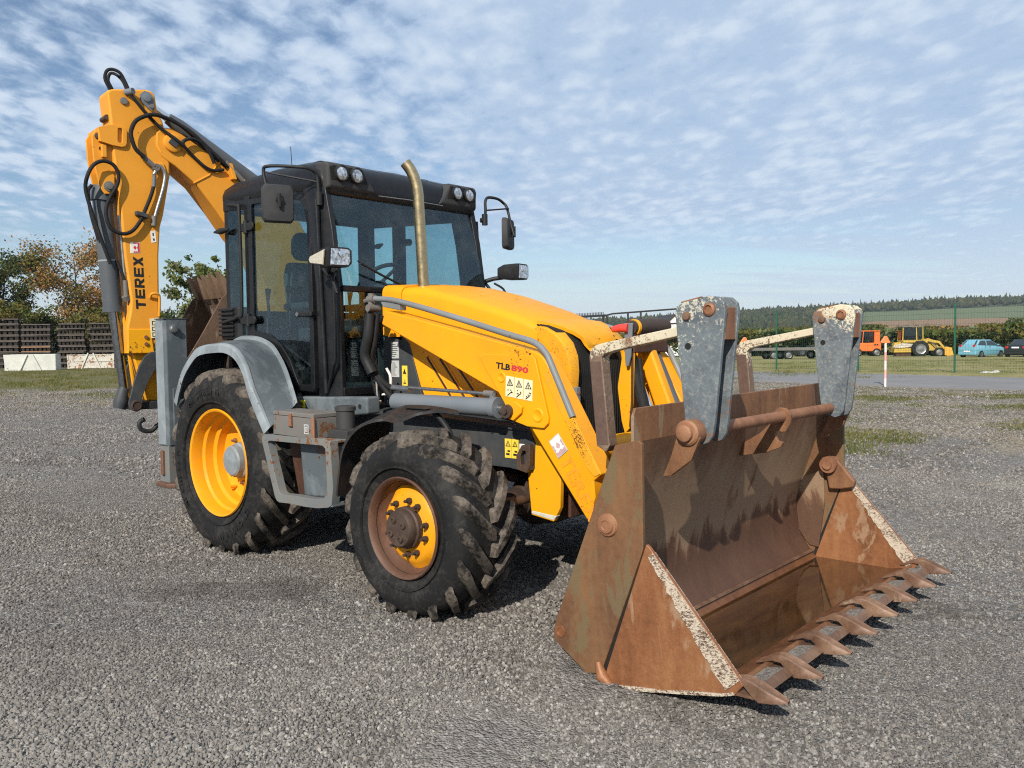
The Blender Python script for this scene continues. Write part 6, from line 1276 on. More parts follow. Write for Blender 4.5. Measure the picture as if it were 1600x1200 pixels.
m = MB(); m.tube([bk(1.338, 2.07, .09), bk(1.335, 1.93, .09)], .022, 10); m.tube([bk(1.345, 1.935, .09), bk(1.325, 1.90, .08)], .032, 10); m.build('line_fitting', 'box_metal', CY, smooth=50)
m = MB(); m.prism([(1.345, 1.80), (1.362, 1.80), (1.285, 1.05), (1.262, 1.05)], 'bk', .02, .05); m.build('guard_bar', 'yellow_worn', CY, bevel=.004)
LK = [(1.365, .985), (1.345, .95), (1.305, .935), (1.268, .955), (1.255, 1.0), (1.258, 1.06), (1.215, 1.165), (1.150, 1.280), (1.080, 1.36), (1.07, 1.42), (1.10, 1.455), (1.17, 1.45), (1.225, 1.415), (1.275, 1.33), (1.320, 1.20), (1.350, 1.09), (1.370, 1.02)]
for o_ in (.16, -.16):
    m = MB(); m.prism(LK, 'bk', o_-.014, o_+.014); L1 = Pt('tipping_link', m, 'dark_grey', bevel=.005)
    bkpin('link_pin', 1.312, .992, [(.046, o_+.014), (.046, o_+.03), (.034, o_+.034), (.032, o_+.026), (0, o_+.026)], 'hub_brown', L1)
m = MB(); m.prism([(1.34, 1.02), (1.34, .95), (.80, .95), (.80, 1.02)], 'bk', -.13, .13); Pt('push_link', m, 'black_steel', bevel=.012)
m = MB(); m.tube(smooth_path([bk(1.10, .80, .06), bk(1.16, .75, .06), bk(1.24, .77, .06), bk(1.255, .83, .06), bk(1.21, .86, .06)], 14), .02, 8); m.tube([bk(1.10, .80, .06), bk(.9, .84, .06)], .022, 8); Pt('lifting_hook', m, 'black_steel', smooth=60)
DB = [(1.10, 1.28), (1.10, 1.12), (1.0, 1.0), (.84, .96), (.66, 1.02), (.52, 1.16), (.42, 1.36), (.40, 1.60), (.44, 1.80), (.53, 1.98)]
DB = [(p.x, p.y) for p in smooth_path([(a, b, 0) for a, b in DB], 30)]
m = MB(); m.prism(DB+[(a+.02*(1 if a < .8 else -.3), b+.02) for a, b in reversed(DB)], 'bk', -.36, .36); DG = Pt('digging_bucket', m, 'digger_brown', smooth=40)
SD = DB+[(.60, 1.93), (.78, 1.62), (.92, 1.40)]
for o_ in (-.36, .36):
    m = MB(); m.prism(SD, 'bk', o_-.012, o_+.012); m.build('bucket_cheek', 'digger_brown', DG)
for k in range(5):
    o_ = -.34+.17*k; m = MB()
    secs = []
    for s_, z_, w_, t_ in ((.52, 1.93, .045, .03), (.545, 2.00, .05, .035), (.60, 2.10, .045, .022), (.64, 2.15, .03, .006)):
        secs.append([bk(s_-t_, z_, o_-w_), bk(s_+t_, z_, o_-w_), bk(s_+t_, z_, o_+w_), bk(s_-t_, z_, o_+w_)])
    m.loft(secs); m.build('digger_tooth', 'digger_tooth', DG, bevel=.004)
# TEREX in block letters up the dipper, with the square mark above
def block(name, ch, parent, s0, z0, h, w, off, mat):
    """one block letter; reads upwards: x runs up the dipper, height runs to +s side"""
    P_ = {'T': [[(0, .78), (1, .78), (1, 1), (0, 1)], [(.36, 0), (.64, 0), (.64, .779), (.36, .779)]],
          'E': [[(0, 0), (.30, 0), (.30, 1), (0, 1)], [(.301, 0), (1, 0), (1, .21), (.301, .21)], [(.301, .40), (.92, .40), (.92, .60), (.301, .60)], [(.301, .79), (1, .79), (1, 1), (.301, 1)]],
          'R': [[(0, 0), (.28, 0), (.28, 1), (0, 1)], [(.281, .80), (.75, .80), (.93, .86), (.80, 1), (.281, 1)], [(.281, .38), (.78, .38), (.92, .48), (.74, .57), (.281, .57)], [(.72, .571), (.95, .50), (.99, .70), (.94, .858), (.72, .799)], [(.36, .379), (.68, .379), (1.03, 0), (.70, 0)]],
          'X': [[(0, 0), (.33, 0), (1, 1), (.67, 1)], [(.67, 0), (1, 0), (.66, .50), (.5, .27)], [(0, 1), (.33, 1), (.5, .745), (.335, .497)]]}[ch]
    m = MB()
    for pl in P_: m.prism([(lx_*w, ly_*h) for lx_, ly_ in pl], lambda p, q: bk(s0+p[1]+p[0]*TL, z0+p[0]+p[1]*.03, off+q), 0, .002)
    return m.build(name, mat, parent)
TL = .024
for k, ch in enumerate('TEREX'):
    z0 = 1.822+.0925*k; block('letter', ch, DP, 1.188+.010*k/4, z0, .080, .080, .1255, 'decal_black')
def dfn(p, q): return bk(1.300-p[0]*.85, 2.300+p[1]*1.0+p[0]*.05, .1255+q)
logo('maker_logo', DP, dfn, .095, 'decal_white', 'decal_red', 'decal_white')
m = MB(); m.prism([(1.128, 2.50), (1.085, 2.51), (1.078, 2.41), (1.12, 2.40)], 'bk', .1255, .1275); m.build('lift_label', 'decal_white', DP)
m = MB(); m.prism([(1.112, 2.485), (1.10, 2.487), (1.098, 2.46), (1.109, 2.46)], 'bk', .1276, .1283); m.prism([(1.108, 2.44), (1.094, 2.44), (1.092, 2.42), (1.106, 2.42)], 'bk', .1276, .1283); m.build('label_print', 'decal_black', DP)
m = MB(); m.prism([(1.165, 1.74), (1.082, 1.75), (1.085, 1.58), (1.155, 1.57)], 'bk', .138, .1405); m.build('warning_label', 'decal_cream', DP)
for z_ in (1.70, 1.65, 1.60):
    m = MB(); m.ring([(1.145, z_+.02), (1.105, z_+.02), (1.105, z_-.018), (1.145, z_-.018)], [(1.138, z_+.013), (1.112, z_+.013), (1.112, z_-.011), (1.138, z_-.011)], 'bk', .1406, .1412); m.build('label_print', 'decal_black', DP)
m = MB(); m.tube(smooth_path([bk(1.15, 1.92, .13), bk(1.145, 1.955, .165), bk(1.10, 1.955, .17), bk(1.08, 1.92, .16), bk(1.085, 1.76, .15)], 16), .011, 8); m.build('grab_handle', 'yellow_faded', DP, smooth=60)
# crowd cylinder along the top of the boom
m = MB(); m.tube([bk(1.06, 3.62, 0), bk(.70, 3.415, 0)], .034, 16); CC = Pt('dipper_cylinder', m, 'chrome', smooth=60)
m = MB(); m.tube([bk(.90, 3.53, .0), bk(.80, 3.472, 0), bk(.1, 3.06, 0), bk(-.15, 2.91, 0)], [.05, .065, .065, .065], 20); m.build('cylinder_barrel', 'cylinder_grey', CC, smooth=50)
# hoses
def hose(pts, off, r=.0155, n=50, mat='hose_rubber', name='hydraulic_hose', parent=None):
    m = MB(); m.tube(smooth_path([bk(a, b, off if len(p_) == 2 else p_[2]) for p_ in pts for a, b in [(p_[0], p_[1])]], n), r, 9); return m.build(name, mat, parent or BM, smooth=60)
hose([(1.402, 3.60, .08), (1.412, 3.67, .10), (1.446, 3.75, .10), (1.432, 3.817, .11), (1.389, 3.835, .12), (1.335, 3.815, .13), (1.300, 3.75, .14), (1.272, 3.677, .15), (1.24, 3.61), (1.131, 3.493), (1.012, 3.388), (.875, 3.29, .20), (.757, 3.20), (.645, 3.111), (.56, 3.085), (.468, 3.104)], .165, .014)
hose([(1.36, 3.60, .02), (1.37, 3.69, .03), (1.40, 3.76, .03), (1.385, 3.82, .04), (1.345, 3.815, .06), (1.305, 3.76, .10), (1.282, 3.68, .13)], .1, .013)
hose([(1.176, 3.120), (1.243, 3.175), (1.275, 3.257), (1.279, 3.327), (1.240, 3.413), (1.163, 3.468), (1.091, 3.494), (1.019, 3.491), (.93, 3.468), (.84, 3.43), (.763, 3.39), (.623, 3.279), (.478, 3.165), (.38, 3.105)], .19, .018)
hose([(.851, 3.26), (.83, 3.31), (.765, 3.335), (.68, 3.314), (.609, 3.239), (.565, 3.142)], .19, .016)
hose([(.93, 3.50), (.80, 3.43), (.66, 3.32), (.53, 3.20), (.40, 3.12)], .13, .017)
hose([(1.457, 2.20, .11), (1.539, 2.436, .12), (1.604, 2.649, .13), (1.638, 2.813, .13), (1.627, 2.919), (1.578, 3.009), (1.504, 3.050), (1.424, 3.028), (1.386, 2.948), (1.403, 2.853), (1.454, 2.762), (1.490, 2.674), (1.496, 2.602), (1.476, 2.519), (1.43, 2.473), (1.355, 2.457), (1.285, 2.491), (1.226, 2.568), (1.190, 2.643), (1.126, 2.796), (1.100, 2.88)], .165, .016, 80, parent=DP)
hose([(1.53, 2.40, .05), (1.585, 2.62, .06), (1.60, 2.80, .06), (1.57, 2.86, .06)], .06, .014, parent=DP)
hose([(1.40, 2.24, .07), (1.365, 2.14, .09), (1.345, 2.07, .095)], .08, .014, 14, parent=CY)
m = MB(); m.tube(smooth_path([bk(1.095, 2.985, .165), bk(1.05, 3.06, .165), bk(1.022, 3.045, .165), bk(1.000, 2.99, .165), bk(1.022, 2.865, .165), bk(1.088, 2.638, .15), bk(1.094, 2.58, .15)], 30), .0165, 10); m.build('oil_pipe', 'bare_steel', DP, smooth=60)
m = MB(); m.tube([bk(1.098, 2.63, .15), bk(1.105, 2.545, .15)], .022, 10); m.tube([bk(1.19, 3.135, .17), bk(1.09, 3.055, .168)], .022, 10); m.tube([bk(1.098, 2.88, .165), bk(1.09, 2.98, .165)], .019, 10); m.tube([bk(1.075, 3.05, .13), bk(1.075, 3.05, .185)], .032, 12); m.build('hose_coupling', 'box_metal', DP, smooth=50)
m = MB(); m.prism([(1.08, 3.09), (1.0, 3.10), (.965, 3.0), (1.045, 2.66), (1.10, 2.655), (1.10, 2.675), (1.06, 2.68), (.99, 3.0), (1.01, 3.06), (1.08, 3.06)], 'bk', .127, .140); m.build('pipe_shield', 'yellow_faded', DP, bevel=.004)
m = MB(); m.prism([(1.255, 2.66), (1.16, 2.64), (1.155, 2.60), (1.255, 2.625)], 'bk', .125, .19); m.build('hose_clip', 'dark_grey', DP, bevel=.006)
m = MB(); m.tube([bk(1.29, 3.66, .125), bk(1.25, 3.665, .19)], .028, 10); m.build('hose_clamp', 'steel_grey', DP, smooth=40)
for k in range(3): 
    m = MB(); m.tube([bk(.46-.03*k, 3.17-.02*k-.02*k, .19-.06*k), bk(.30-.03*k, 3.02-.02*k, .19-.06*k)], .021, 10); m.build('hose_coupling', 'box_metal', BM, smooth=50)
m = MB(); m.prism([(.44, 3.16), (.40, 3.16), (.36, 3.02), (.40, 3.02)], 'bk', -.02, .21); m.build('hose_saddle', 'yellow_faded', BM, bevel=.006)
# ================================================================ BACKGROUND THINGS
ROTV = math.atan2(HR.y, HR.x)
def hor(px): return 521.5+(1600-px)*.0129
def depth(px, y):
    u = 50
    for _ in range(30): p = wp(u, at(px, u)); u = 1325.15*(CAM.z-p.z)/(y-hor(px))
    return u
def thing(name, label, cat, group=None): return empty(name, (0, 0, 0), label, cat, group)
def put(o, px, y, turn=0.0, u=None):
    """turn: degrees from the view axes, x to the right and y away"""
    u = u or depth(px, y); o.location = wp(u, at(px, u)); o.rotation_euler = (0, 0, ROTV+R(turn)); return o
def copy_tree(o, parent=None):
    c = o.copy(); COL.objects.link(c)
    if parent is not None: c.parent = parent
    for ch in list(o.children): copy_tree(ch, c)
    return c
# ---- timber panels stacked by the hedge: every panel of a stack can be lifted off
paint('old_timber', (.135, .115, .10), (.095, .08, .072), .9, 0, .5, dirtcol=(.05, .042, .036))
paint('dark_timber', (.028, .023, .02), (.02, .017, .015), .9, 0, .3)  # spacer colour darkened to carry the shade in the gaps between boards
paint('orange_timber', (.36, .20, .12), (.30, .17, .10), .9, 0, .3)
def panel(mat):
    root = thing('timber_panel', 'x', 'timber panel', 'timber panels stacked by the hedge'); w, d, h = 2.0, .80, .405
    m = MB(); m.bb(-w/2, w/2, -d/2, d/2, h-.085, h-.004); m.build('top_board', mat, root, bevel=.01)
    m = MB(); m.bb(-w/2, w/2, -d/2, d/2, .01, .07); m.build('bottom_board', mat, root, bevel=.01)
    for k in range(7):
        x = -w/2+.13+(w-.26)*k/6; m = MB(); m.bb(x-.085, x+.085, -d/2+.05+(k % 3)*.03, d/2-.05, .071, h-.086); m.build('spacer', 'dark_timber', root)
    return root
P0 = panel('old_timber'); P1 = panel('orange_timber'); first = {0: True, 1: True}
NTH = ['lowest', 'second from the bottom', 'third from the bottom', 'fourth from the bottom', 'fifth from the bottom', 'sixth from the bottom', 'seventh from the bottom', 'topmost']
WH = ['leftmost stack, cut by the picture edge', 'second stack from the left', 'third stack from the left', 'stack half behind the grey ram']
for si, (px_, n, wd) in enumerate([(3, 9, 1.28), (60, 8, .93), (115, 8, .88), (164, 8, .92)]):
    for k in range(n):
        kind = 1 if (si == 1 and k == 3) else 0
        src = P1 if kind else P0
        o = src if first[kind] else copy_tree(src); first[kind] = False
        u = 61.5; p = wp(u, at(px_, u)); o.location = p+HR*random.gauss(0, .05)+HF*random.gauss(0, .04)+Vector((0, 0, .405*k)); o.rotation_euler = (0, 0, ROTV+R(19)+random.gauss(0, .02)); o.scale = (wd, 1, 1)
        pos = (NTH[k] if k < n-1 else 'topmost') if k < 8 else 'topmost'
        if n == 9 and k == 7: pos = 'second from the top'
        o['label'] = ('orange ' if kind else 'weathered ')+'timber panel, '+pos+' of the '+WH[si]
# ---- tipping trays in front of the stacks
def tray(label, w, h, mat, framed=False, brace=True):
    root = thing('tipper_tray', label, 'tray'); d = 1.5
    m = MB(); m.prism([(-w/2-.04, h), (w/2+.0, h), (w/2-.02, 0), (-w/2+.06, 0)], 'y', -.03, .03); m.build('front_wall', mat, root, bevel=.01)
    m = MB(); m.bb(w/2-.05, w/2, .03, d, 0, h); m.bb(-w/2, -w/2+.05, .03, d, 0, h); m.bb(-w/2+.05, w/2-.05, d-.04, d, 0, h); m.bb(-w/2+.05, w/2-.05, .03, d-.04, 0, .05); m.build('shell', mat, root, bevel=.01)
    if brace:
        for s in (-1, 1):
            a = V3(s*.16, -.075, h+(.10 if framed else -.02)); b = V3(s*.62-(.0), -.075, 0.0); m = MB(); m.tube([a, b], .05, 4); m.build('brace', 'white_paint', root)
    if framed:
        for z in (.05, h*.52, h-.03):
            m = MB(); m.bb(-w/2, w/2, -.062, -.031, z-.03, z+.03); m.build('rail', 'white_rusty', root, bevel=.006)
        for x in (-w/2, w/2-.09): m = MB(); m.bb(x, x+.09, -.067, -.031, 0, h+.04); m.build('corner_post', 'white_rusty', root, bevel=.006)
    return root
put(tray('cream white steel tipping tray with a wide V brace, nearest the picture edge', 3.02, 1.06, 'white_paint'), 48, 579, 17)
put(tray('plain white steel tray standing behind and right of the V-braced tray', 2.3, 1.0, 'white_paint', brace=False), 80, 575.5, 16)
put(tray('white tray with rusty framed side and raised V brace', 3.05, 1.0, 'white_rusty', True), 143, 575.5, 15)
m = MB(); m.bb(-.35, .35, -.2, .2, 0, .3); m.bb(-.1, .5, -.15, .2, .3, .52); o = m.build('concrete_lump', 'grey_edge', None, bevel=.06); tag(o, 'small pale lump of concrete between the white trays', 'concrete lump'); put(o, 98, 575)
# ---- red and white marker poles with an orange reflector
def pole(label):
    root = thing('marker_pole', label, 'marker pole', 'marker poles along the road'); h = 1.30
    for k in range(5):
        m = MB(); m.tube([(0, 0, h*k/5), (0, 0, h*(k+1)/5)], .034, 10, True); m.build('band', 'pole_pink' if k % 2 else 'pole_white', root, smooth=50)
    m = MB(); m.prism([(-.15, h), (.13, h), (.14, h+.02), (.03, h+.21), (-.03, h+.21), (-.16, h+.04)], 'y', -.03, .03); m.build('reflector', 'orange_reflector', root, bevel=.02)
    return root
put(pole('pink and white marker pole with orange reflector, in front of the old yellow digger'), 1384, 605, 8)
put(pole('pink and white marker pole half hidden behind the white folded fork'), 1164, 603, 8)
# ---- black steel gate frame and white house behind the bonnet
root = thing('steel_gate', 'black steel sliding gate frame with toothed top rail behind the yellow hood', 'gate')
u0 = 44.0
def gp_(px, z): p = wp(u0, at(px, u0)); return V3(at(px, u0), 0, z)
m = MB(); m.tube([gp_(890, 2.72), gp_(948, 2.80)], .06, 6); m.build('top_rail', 'black_steel', root)
for k in range(22):
    m = MB(); q = gp_(892+k*2.45, 2.80+.0036*k); m.bb(q.x-.02, q.x+.02, -.02, .02, q.z-.02, q.z+.10); m.build('spike', 'black_steel', root)
m = MB(); m.tube([gp_(948, 2.80), gp_(958, 2.88), gp_(1064, 3.10)], .045, 6); m.build('upper_rail', 'black_steel', root)
m = MB(); m.tube([gp_(920, 2.20), gp_(1064, 2.34)], .04, 6); m.build('middle_rail', 'black_steel', root)
for q_, zt in ((899, 2.72), (910, 2.74), (943, 2.78), (949, 2.80), (982, 2.93), (1002, 2.98), (1064, 3.1)):
    m = MB(); m.tube([gp_(q_, 0), gp_(q_, zt)], .05, 6); m.build('gate_post', 'black_steel', root)
m = MB(); m.tube([gp_(943, .1), gp_(943.5, 2.3)], .035, 6); m.build('yellow_post', 'old_yellow', root)
root.location = wp(u0, 0); root.rotation_euler = (0, 0, ROTV)
root = thing('white_house', 'white gabled house with orange tiled lean-to roof beyond the gate', 'house')
m = MB(); m.prism([(-2.6, 0), (2.6, 0), (2.6, 6.2), (0, 8.8), (-2.6, 6.2)], 'y', 0, 9); m.build('wall', 'house_white', root)
m = MB(); m.prism([(-2.9, 6.0), (0, 8.95), (2.9, 6.0), (2.9, 5.8), (0, 8.7), (-2.9, 5.8)], 'y', -.3, 9.3); m.build('roof', 'roof_grey', root)
m = MB(); m.bb(-6.2, 4.2, -3.2, -.05, 0, 4.0); m.build('annex_wall', 'house_white', root); m = MB(); m.prism([(-3.5, 3.9), (-.1, 5.4), (-.1, 5.2), (-3.5, 3.7)], lambda p, q: (q, p[0], p[1]), -6.4, 4.5); m.build('annex_roof', 'tile_red', root)
put(root, 1054, 0, 6, u=150)
root.location.z = -3.2
# ---- parked cars
def wheel_part(root, x, y, r, w, s):
    m = MB(); m.lathe([(r*.62, s*-w/2), (r*.9, s*-w/2), (r, s*-w*.35), (r, s*w*.35), (r*.9, s*w/2), (r*.62, s*w/2)], (x, y, r), 'y', 22); t = m.build('wheel', 'tyre_rubber', root, smooth=40)
    m = MB(); m.lathe([(r*.64, s*w*.42), (r*.58, s*w*.36), (r*.3, s*w*.44), (0, s*w*.46)], (x, y, r), 'y', 18); m.build('rim', 'bare_steel', t, smooth=40)
def car(label, mat, L, prof, roof, H, W, saloon=False):
    """x forward, y left; prof: lower body stations (x, z bottom, z belt, half width)"""
    root = thing('parked_car', label, 'car', 'cars parked on the grass')
    m = MB(); secs = []
    for x, z0, z1, w in prof:
        secs.append([V3(x, a*w, lerp(z0, z1, t)) for a, t in ((-.90, 0), (-1, .18), (-1.0, .55), (-.97, .86), (-.88, 1), (0, 1.03), (.88, 1), (.97, .86), (1.0, .55), (1, .18), (.90, 0))])
    m.loft(secs); body = m.build('body', mat, root, smooth=45)
    (xa, xb, xc, xd, zb, zt) = roof
    m = MB(); wb, wt = W*.44, W*.345
    secs = [[V3(x, -wb*k, z) for x, z, k in ((xa, zb, 1), (xb, zt, wt/wb), (xc, zt+.0, wt/wb), (xd, zb, 1))], [V3(x, wb*k, z) for x, z, k in ((xa, zb, 1), (xb, zt, wt/wb), (xc, zt, wt/wb), (xd, zb, 1))]]
    mid = [V3(x, 0, z+.03) for x, z in ((xa-.03, zb), (xb-.02, zt), (xc, zt), (xd+.05, zb))]
    m.loft([secs[0], mid, secs[1]]); m.build('cabin', mat, root, bevel=.06, seg=3)
    def pane(pts, nm):
        c = sum(pts, V3(0, 0, 0))/len(pts); n = (pts[1]-pts[0]).cross(pts[2]-pts[0]).normalized()
        if n.dot(c-V3((xb+xc)/2, 0, zb)) < 0: n = -n
        q = [c+(p-c)*.99 for p in pts]; m = MB(); k = len(q); m.add([p+n*.012 for p in q]+[p-n*.03 for p in q], [tuple(range(k)), tuple(range(2*k-1, k-1, -1))]+[(i, i+k, (i+1) % k+k, (i+1) % k) for i in range(k)]); m.build(nm, 'car_glass_dark', root)
    for s in (-1, 1):
        def P(x, t): return V3(x, s*lerp(wb, wt, t)*1.0, lerp(zb, zt, t))
        xm = lerp(xb, xc, .52)
        pane([P(lerp(xa, xb, .1)+.12, .10), P(xm-.06, .10), P(xm-.06, .86), P(lerp(xa, xb, .86)+.14, .86)], 'side_window')
        pane([P(xm+.04, .10), P(lerp(xd, xc, .1)-.14, .10), P(lerp(xd, xc, .86)-.10, .86), P(xm+.04, .86)], 'side_window')
    def Q(t, y, front): x0, x1 = (xd, xc) if front else (xa, xb); return V3(lerp(x0, x1, t)+(.03 if front else -.03)*(1-abs(y)), y*lerp(wb, wt, t), lerp(zb, zt, t))
    pane([Q(.14, -.86, False), Q(.14, .86, False), Q(.88, .84, False), Q(.88, -.84, False)], 'rear_window'); pane([Q(.1, -.9, True), Q(.1, .9, True), Q(.9, .88, True), Q(.9, -.88, True)], 'windscreen')
    xr, xf = prof[0][0], prof[-1][0]
    for s in (-1, 1):
        m = MB(); m.bb(xr-.03+(.05 if not saloon else 0), xr+.20, s*W*.345-.10, s*W*.345+.12*1, .80 if not saloon else .72, 1.06 if not saloon else .88); m.build('tail_lamp', 'tail_red', root, bevel=.03)
        m = MB(); m.bb(xf-.25, xf-.02, s*W*.36-.14, s*W*.36+.10, .58, .74); m.build('headlight', 'lamp_reflector', root, bevel=.03)
        for x in (prof[0][0]+.62, prof[-1][0]-.72): wheel_part(root, x, s*W*.445, .295, .20, s)
        m = MB(); m.bb(xd-.45, xd-.30, s*W*.47, s*W*.47+s*.15 if s > 0 else s*W*.47, zb+.02, zb+.14) if s > 0 else m.bb(xd-.45, xd-.30, s*W*.47-.15, s*W*.47, zb+.02, zb+.14); m.build('door_mirror', mat, root, bevel=.03)
        for x in (xb+.35, lerp(xb, xc, .62)): m = MB(); m.bb(x, x+.16, s*W*.495-.012, s*W*.495+.012, .86, .89); m.build('door_handle', 'black_plastic', root)
        m = MB(); m.bb(prof[0][0]+.95, prof[-1][0]-1.02, s*W*.497-.014, s*W*.497+.014, .54, .59); m.build('side_moulding', mat if not saloon else 'black_plastic', root, bevel=.008)
    m = MB(); m.bb(xr-.035, xr-.005, -.26, .26, .47 if not saloon else .74, .58 if not saloon else .85); m.build('number_plate', 'plate_white', root)
    m = MB(); m.bb(xr-.045, xr+.16, -W*.455, W*.455, .24, .44); m.build('rear_bumper', mat if not saloon else 'black_plastic', root, bevel=.05)
    m = MB(); m.bb(xr+.1, xf-.1, -W*.40, W*.40, .20, .30); m.build('underbody', 'dark_void', root)
    return root
t = NT('car_glass_dark'); MAT['car_glass_dark'] = t.fin((.018, .022, .026), .04, 0, **{'Specular IOR Level': .8})
hb = car('light blue five-door hatchback parked on the grass right of the green fence post', 'car_blue', 3.8, [(-1.9, .30, .74, .70), (-1.86, .24, .98, .78), (-1.6, .2, 1.02, .81), (-.8, .2, .96, .82), (.4, .2, .94, .82), (.95, .2, .93, .81), (1.55, .22, .82, .77), (1.84, .26, .70, .68), (1.9, .34, .56, .60)], (-1.80, -1.20, .18, 1.12, .95, 1.44), 1.46, 1.66)
put(hb, 1535, 558.5, 27)
sb = car('black saloon car at the picture edge behind the blue hatchback', 'car_black', 4.6, [(-2.3, .32, .86, .74), (-2.26, .24, .98, .82), (-1.5, .2, 1.0, .86), (-.8, .2, .96, .87), (.6, .2, .94, .87), (1.2, .2, .92, .86), (2.0, .22, .80, .80), (2.28, .26, .68, .70), (2.32, .34, .56, .62)], (-1.62, -.95, .35, 1.25, .95, 1.42), 1.42, 1.76, True)
put(sb, 1606, 558.0, 38)
paint('orange_yellow', (.66, .36, .05), (.56, .30, .05), .55, .25, .3)
# ---- old yellow digger, seen from its side
root = thing('old_digger', 'old faded yellow digger tractor with square cab and front bucket on the grass', 'digger')
K = 1.0
m = MB(); m.bb(-1.15, .55, -.6, .6, 1.30, 1.55); m.prism([(-.95, .55), (1.9, .55), (1.9, 1.2), (1.0, 1.5), (-.95, 1.45)], 'y', -.42, .42); m.build('body', 'old_yellow', root, bevel=.03)
m = MB(); m.bb(.25, 1.0, -.62, -.45, .45, 1.55); m.build('side_plate', 'old_yellow', root, bevel=.02)
for x in (-1.12, .08, .62): 
    for s in (-1, 1): m = MB(); m.tube([(x, s*.70, 1.45), (x+(.05 if x < 0 else -.02), s*.62, 2.70)], .05, 6); m.build('cab_post', 'old_yellow', root)
m = MB(); m.bb(-1.18, .72, -.72, .72, 2.68, 2.80); m.build('cab_roof', 'box_metal', root, bevel=.04)
for s in (-1, 1):
    m = MB(); m.bb(-1.02, .04, s*.665-.006, s*.665+.006, 1.58, 2.62); m.build('cab_window', 'car_glass', root)
    m = MB(); m.bb(.14, .58, s*.665-.006, s*.665+.006, 1.58, 2.62); m.build('cab_window', 'car_glass', root)
m = MB(); m.bb(-1.16, -1.14, -.6, .6, 1.6, 2.62); m.build('rear_window', 'car_glass', root)
m = MB(); m.bb(-1.0, .6, -.5, .5, 1.0, 1.1); m.bb(-.6, -.1, -.25, .25, 1.56, 2.1); m.build('seat', 'interior', root)
for s in (-1, 1):
    wheel_part(root, .35, s*.80, .74, .42, s); wheel_part(root, 2.0, s*.66, .42, .28, s)
    m = MB(); m.prism([(.75, 1.15), (.80, 1.62), (1.05, 1.68), (1.55, 1.50), (2.05, 1.42), (2.55, .75), (2.45, .62), (1.95, 1.22), (1.5, 1.32), (1.0, 1.40), (.95, 1.1)], 'y', s*.62, s*.74); m.build('loader_arm', 'old_yellow', root, bevel=.02)
    m = MB(); m.tube([(1.15, s*.68, 1.5), (1.9, s*.68, .8)], .045, 8); m.build('lift_ram', 'box_metal', root)
m = MB(); m.prism([(2.45, .85), (2.60, .90), (3.05, .80), (3.2, .12), (2.75, .02), (2.45, .15)], 'y', -.85, .85); m.build('loader_bucket', 'orange_yellow', root, bevel=.03)
m = MB(); m.prism([(-1.9, 1.05), (-1.1, 1.25), (.2, 1.15), (.2, .95), (-1.0, .85), (-1.9, .80)], 'y', -.66, -.50); m.build('side_boom', 'white_rusty', root, bevel=.02)
m = MB(); m.bb(-1.8, .1, -.55, .55, .42, .80); m.prism([(-1.8, .8), (-.6, .8), (-.6, 1.4), (-1.7, 1.3)], 'y', -.3, .3); m.build('rear_frame', 'old_yellow', root, bevel=.02)
m = MB(); m.bb(-1.6, -.3, -.4, .4, .0, .42); m.build('outrigger', 'dark_rust', root, bevel=.02)
put(root, 1427, 557.5, -7)
# ---- orange utility vehicle behind it
root = thing('utility_vehicle', 'orange utility vehicle with open cab frame and striped bumper beside the old digger', 'utility vehicle')
m = MB(); m.prism([(-2.1, .55), (1.3, .50), (1.3, 1.32), (-2.1, 1.30)], 'y', -.85, .85); m.build('body', 'orange_paint', root, bevel=.05)
for k in range(5): m = MB(); m.bb(-1.9+.22*k+(1.9 if k > 2 else 0), -1.74+.22*k+(1.9 if k > 2 else 0), -.862, -.851, 1.06, 1.22); m.build('vent', 'dark_void', root)
for x0, x1 in ((-2.0, -1.85), (-.40, -.30), (1.05, 1.15)):
    for s in (-1, 1): m = MB(); m.tube([(x0, s*.8, 1.30), (x1, s*.74, 2.42)], .04, 6); m.build('cab_post', 'orange_paint', root)
m = MB(); m.bb(-1.9, 1.25, -.8, .8, 2.40, 2.50); m.build('cab_roof', 'orange_paint', root, bevel=.03)
for s in (-1, 1):
    m = MB(); m.bb(-1.85, -.42, s*.765-.006, s*.765+.006, 1.34, 2.36); m.bb(-.30, .62, s*.765-.006, s*.765+.006, 1.34, 2.36); m.build('side_window', 'car_glass', root)
    m = MB(); m.bb(.68, 1.2, s*.79-.02, s*.79+.02, 1.32, 2.36); m.build('rear_panel', 'orange_paint', root, bevel=.01)
    wheel_part(root, -.85, s*.80, .40, .26, s); wheel_part(root, .9, s*.80, .40, .26, s)
m = MB(); m.bb(-1.6, -.9, -.4, .4, 1.0, 1.9); m.build('seat', 'interior', root)
m = MB(); m.bb(-2.28, -2.12, -.86, .86, .30, .85); m.build('bumper', 'black_plastic', root)
for k in range(5): m = MB(); m.prism([(-2.05+.17*k, .78), (-1.95+.17*k, .78), (-1.62+.13*k, .26), (-1.70+.13*k, .26)], 'y', -.90, -.87); m.build('warning_stripe', 'fluo_yellow', root)
put(root, 1361, 557.5, -6)
root.location += HF*1.5
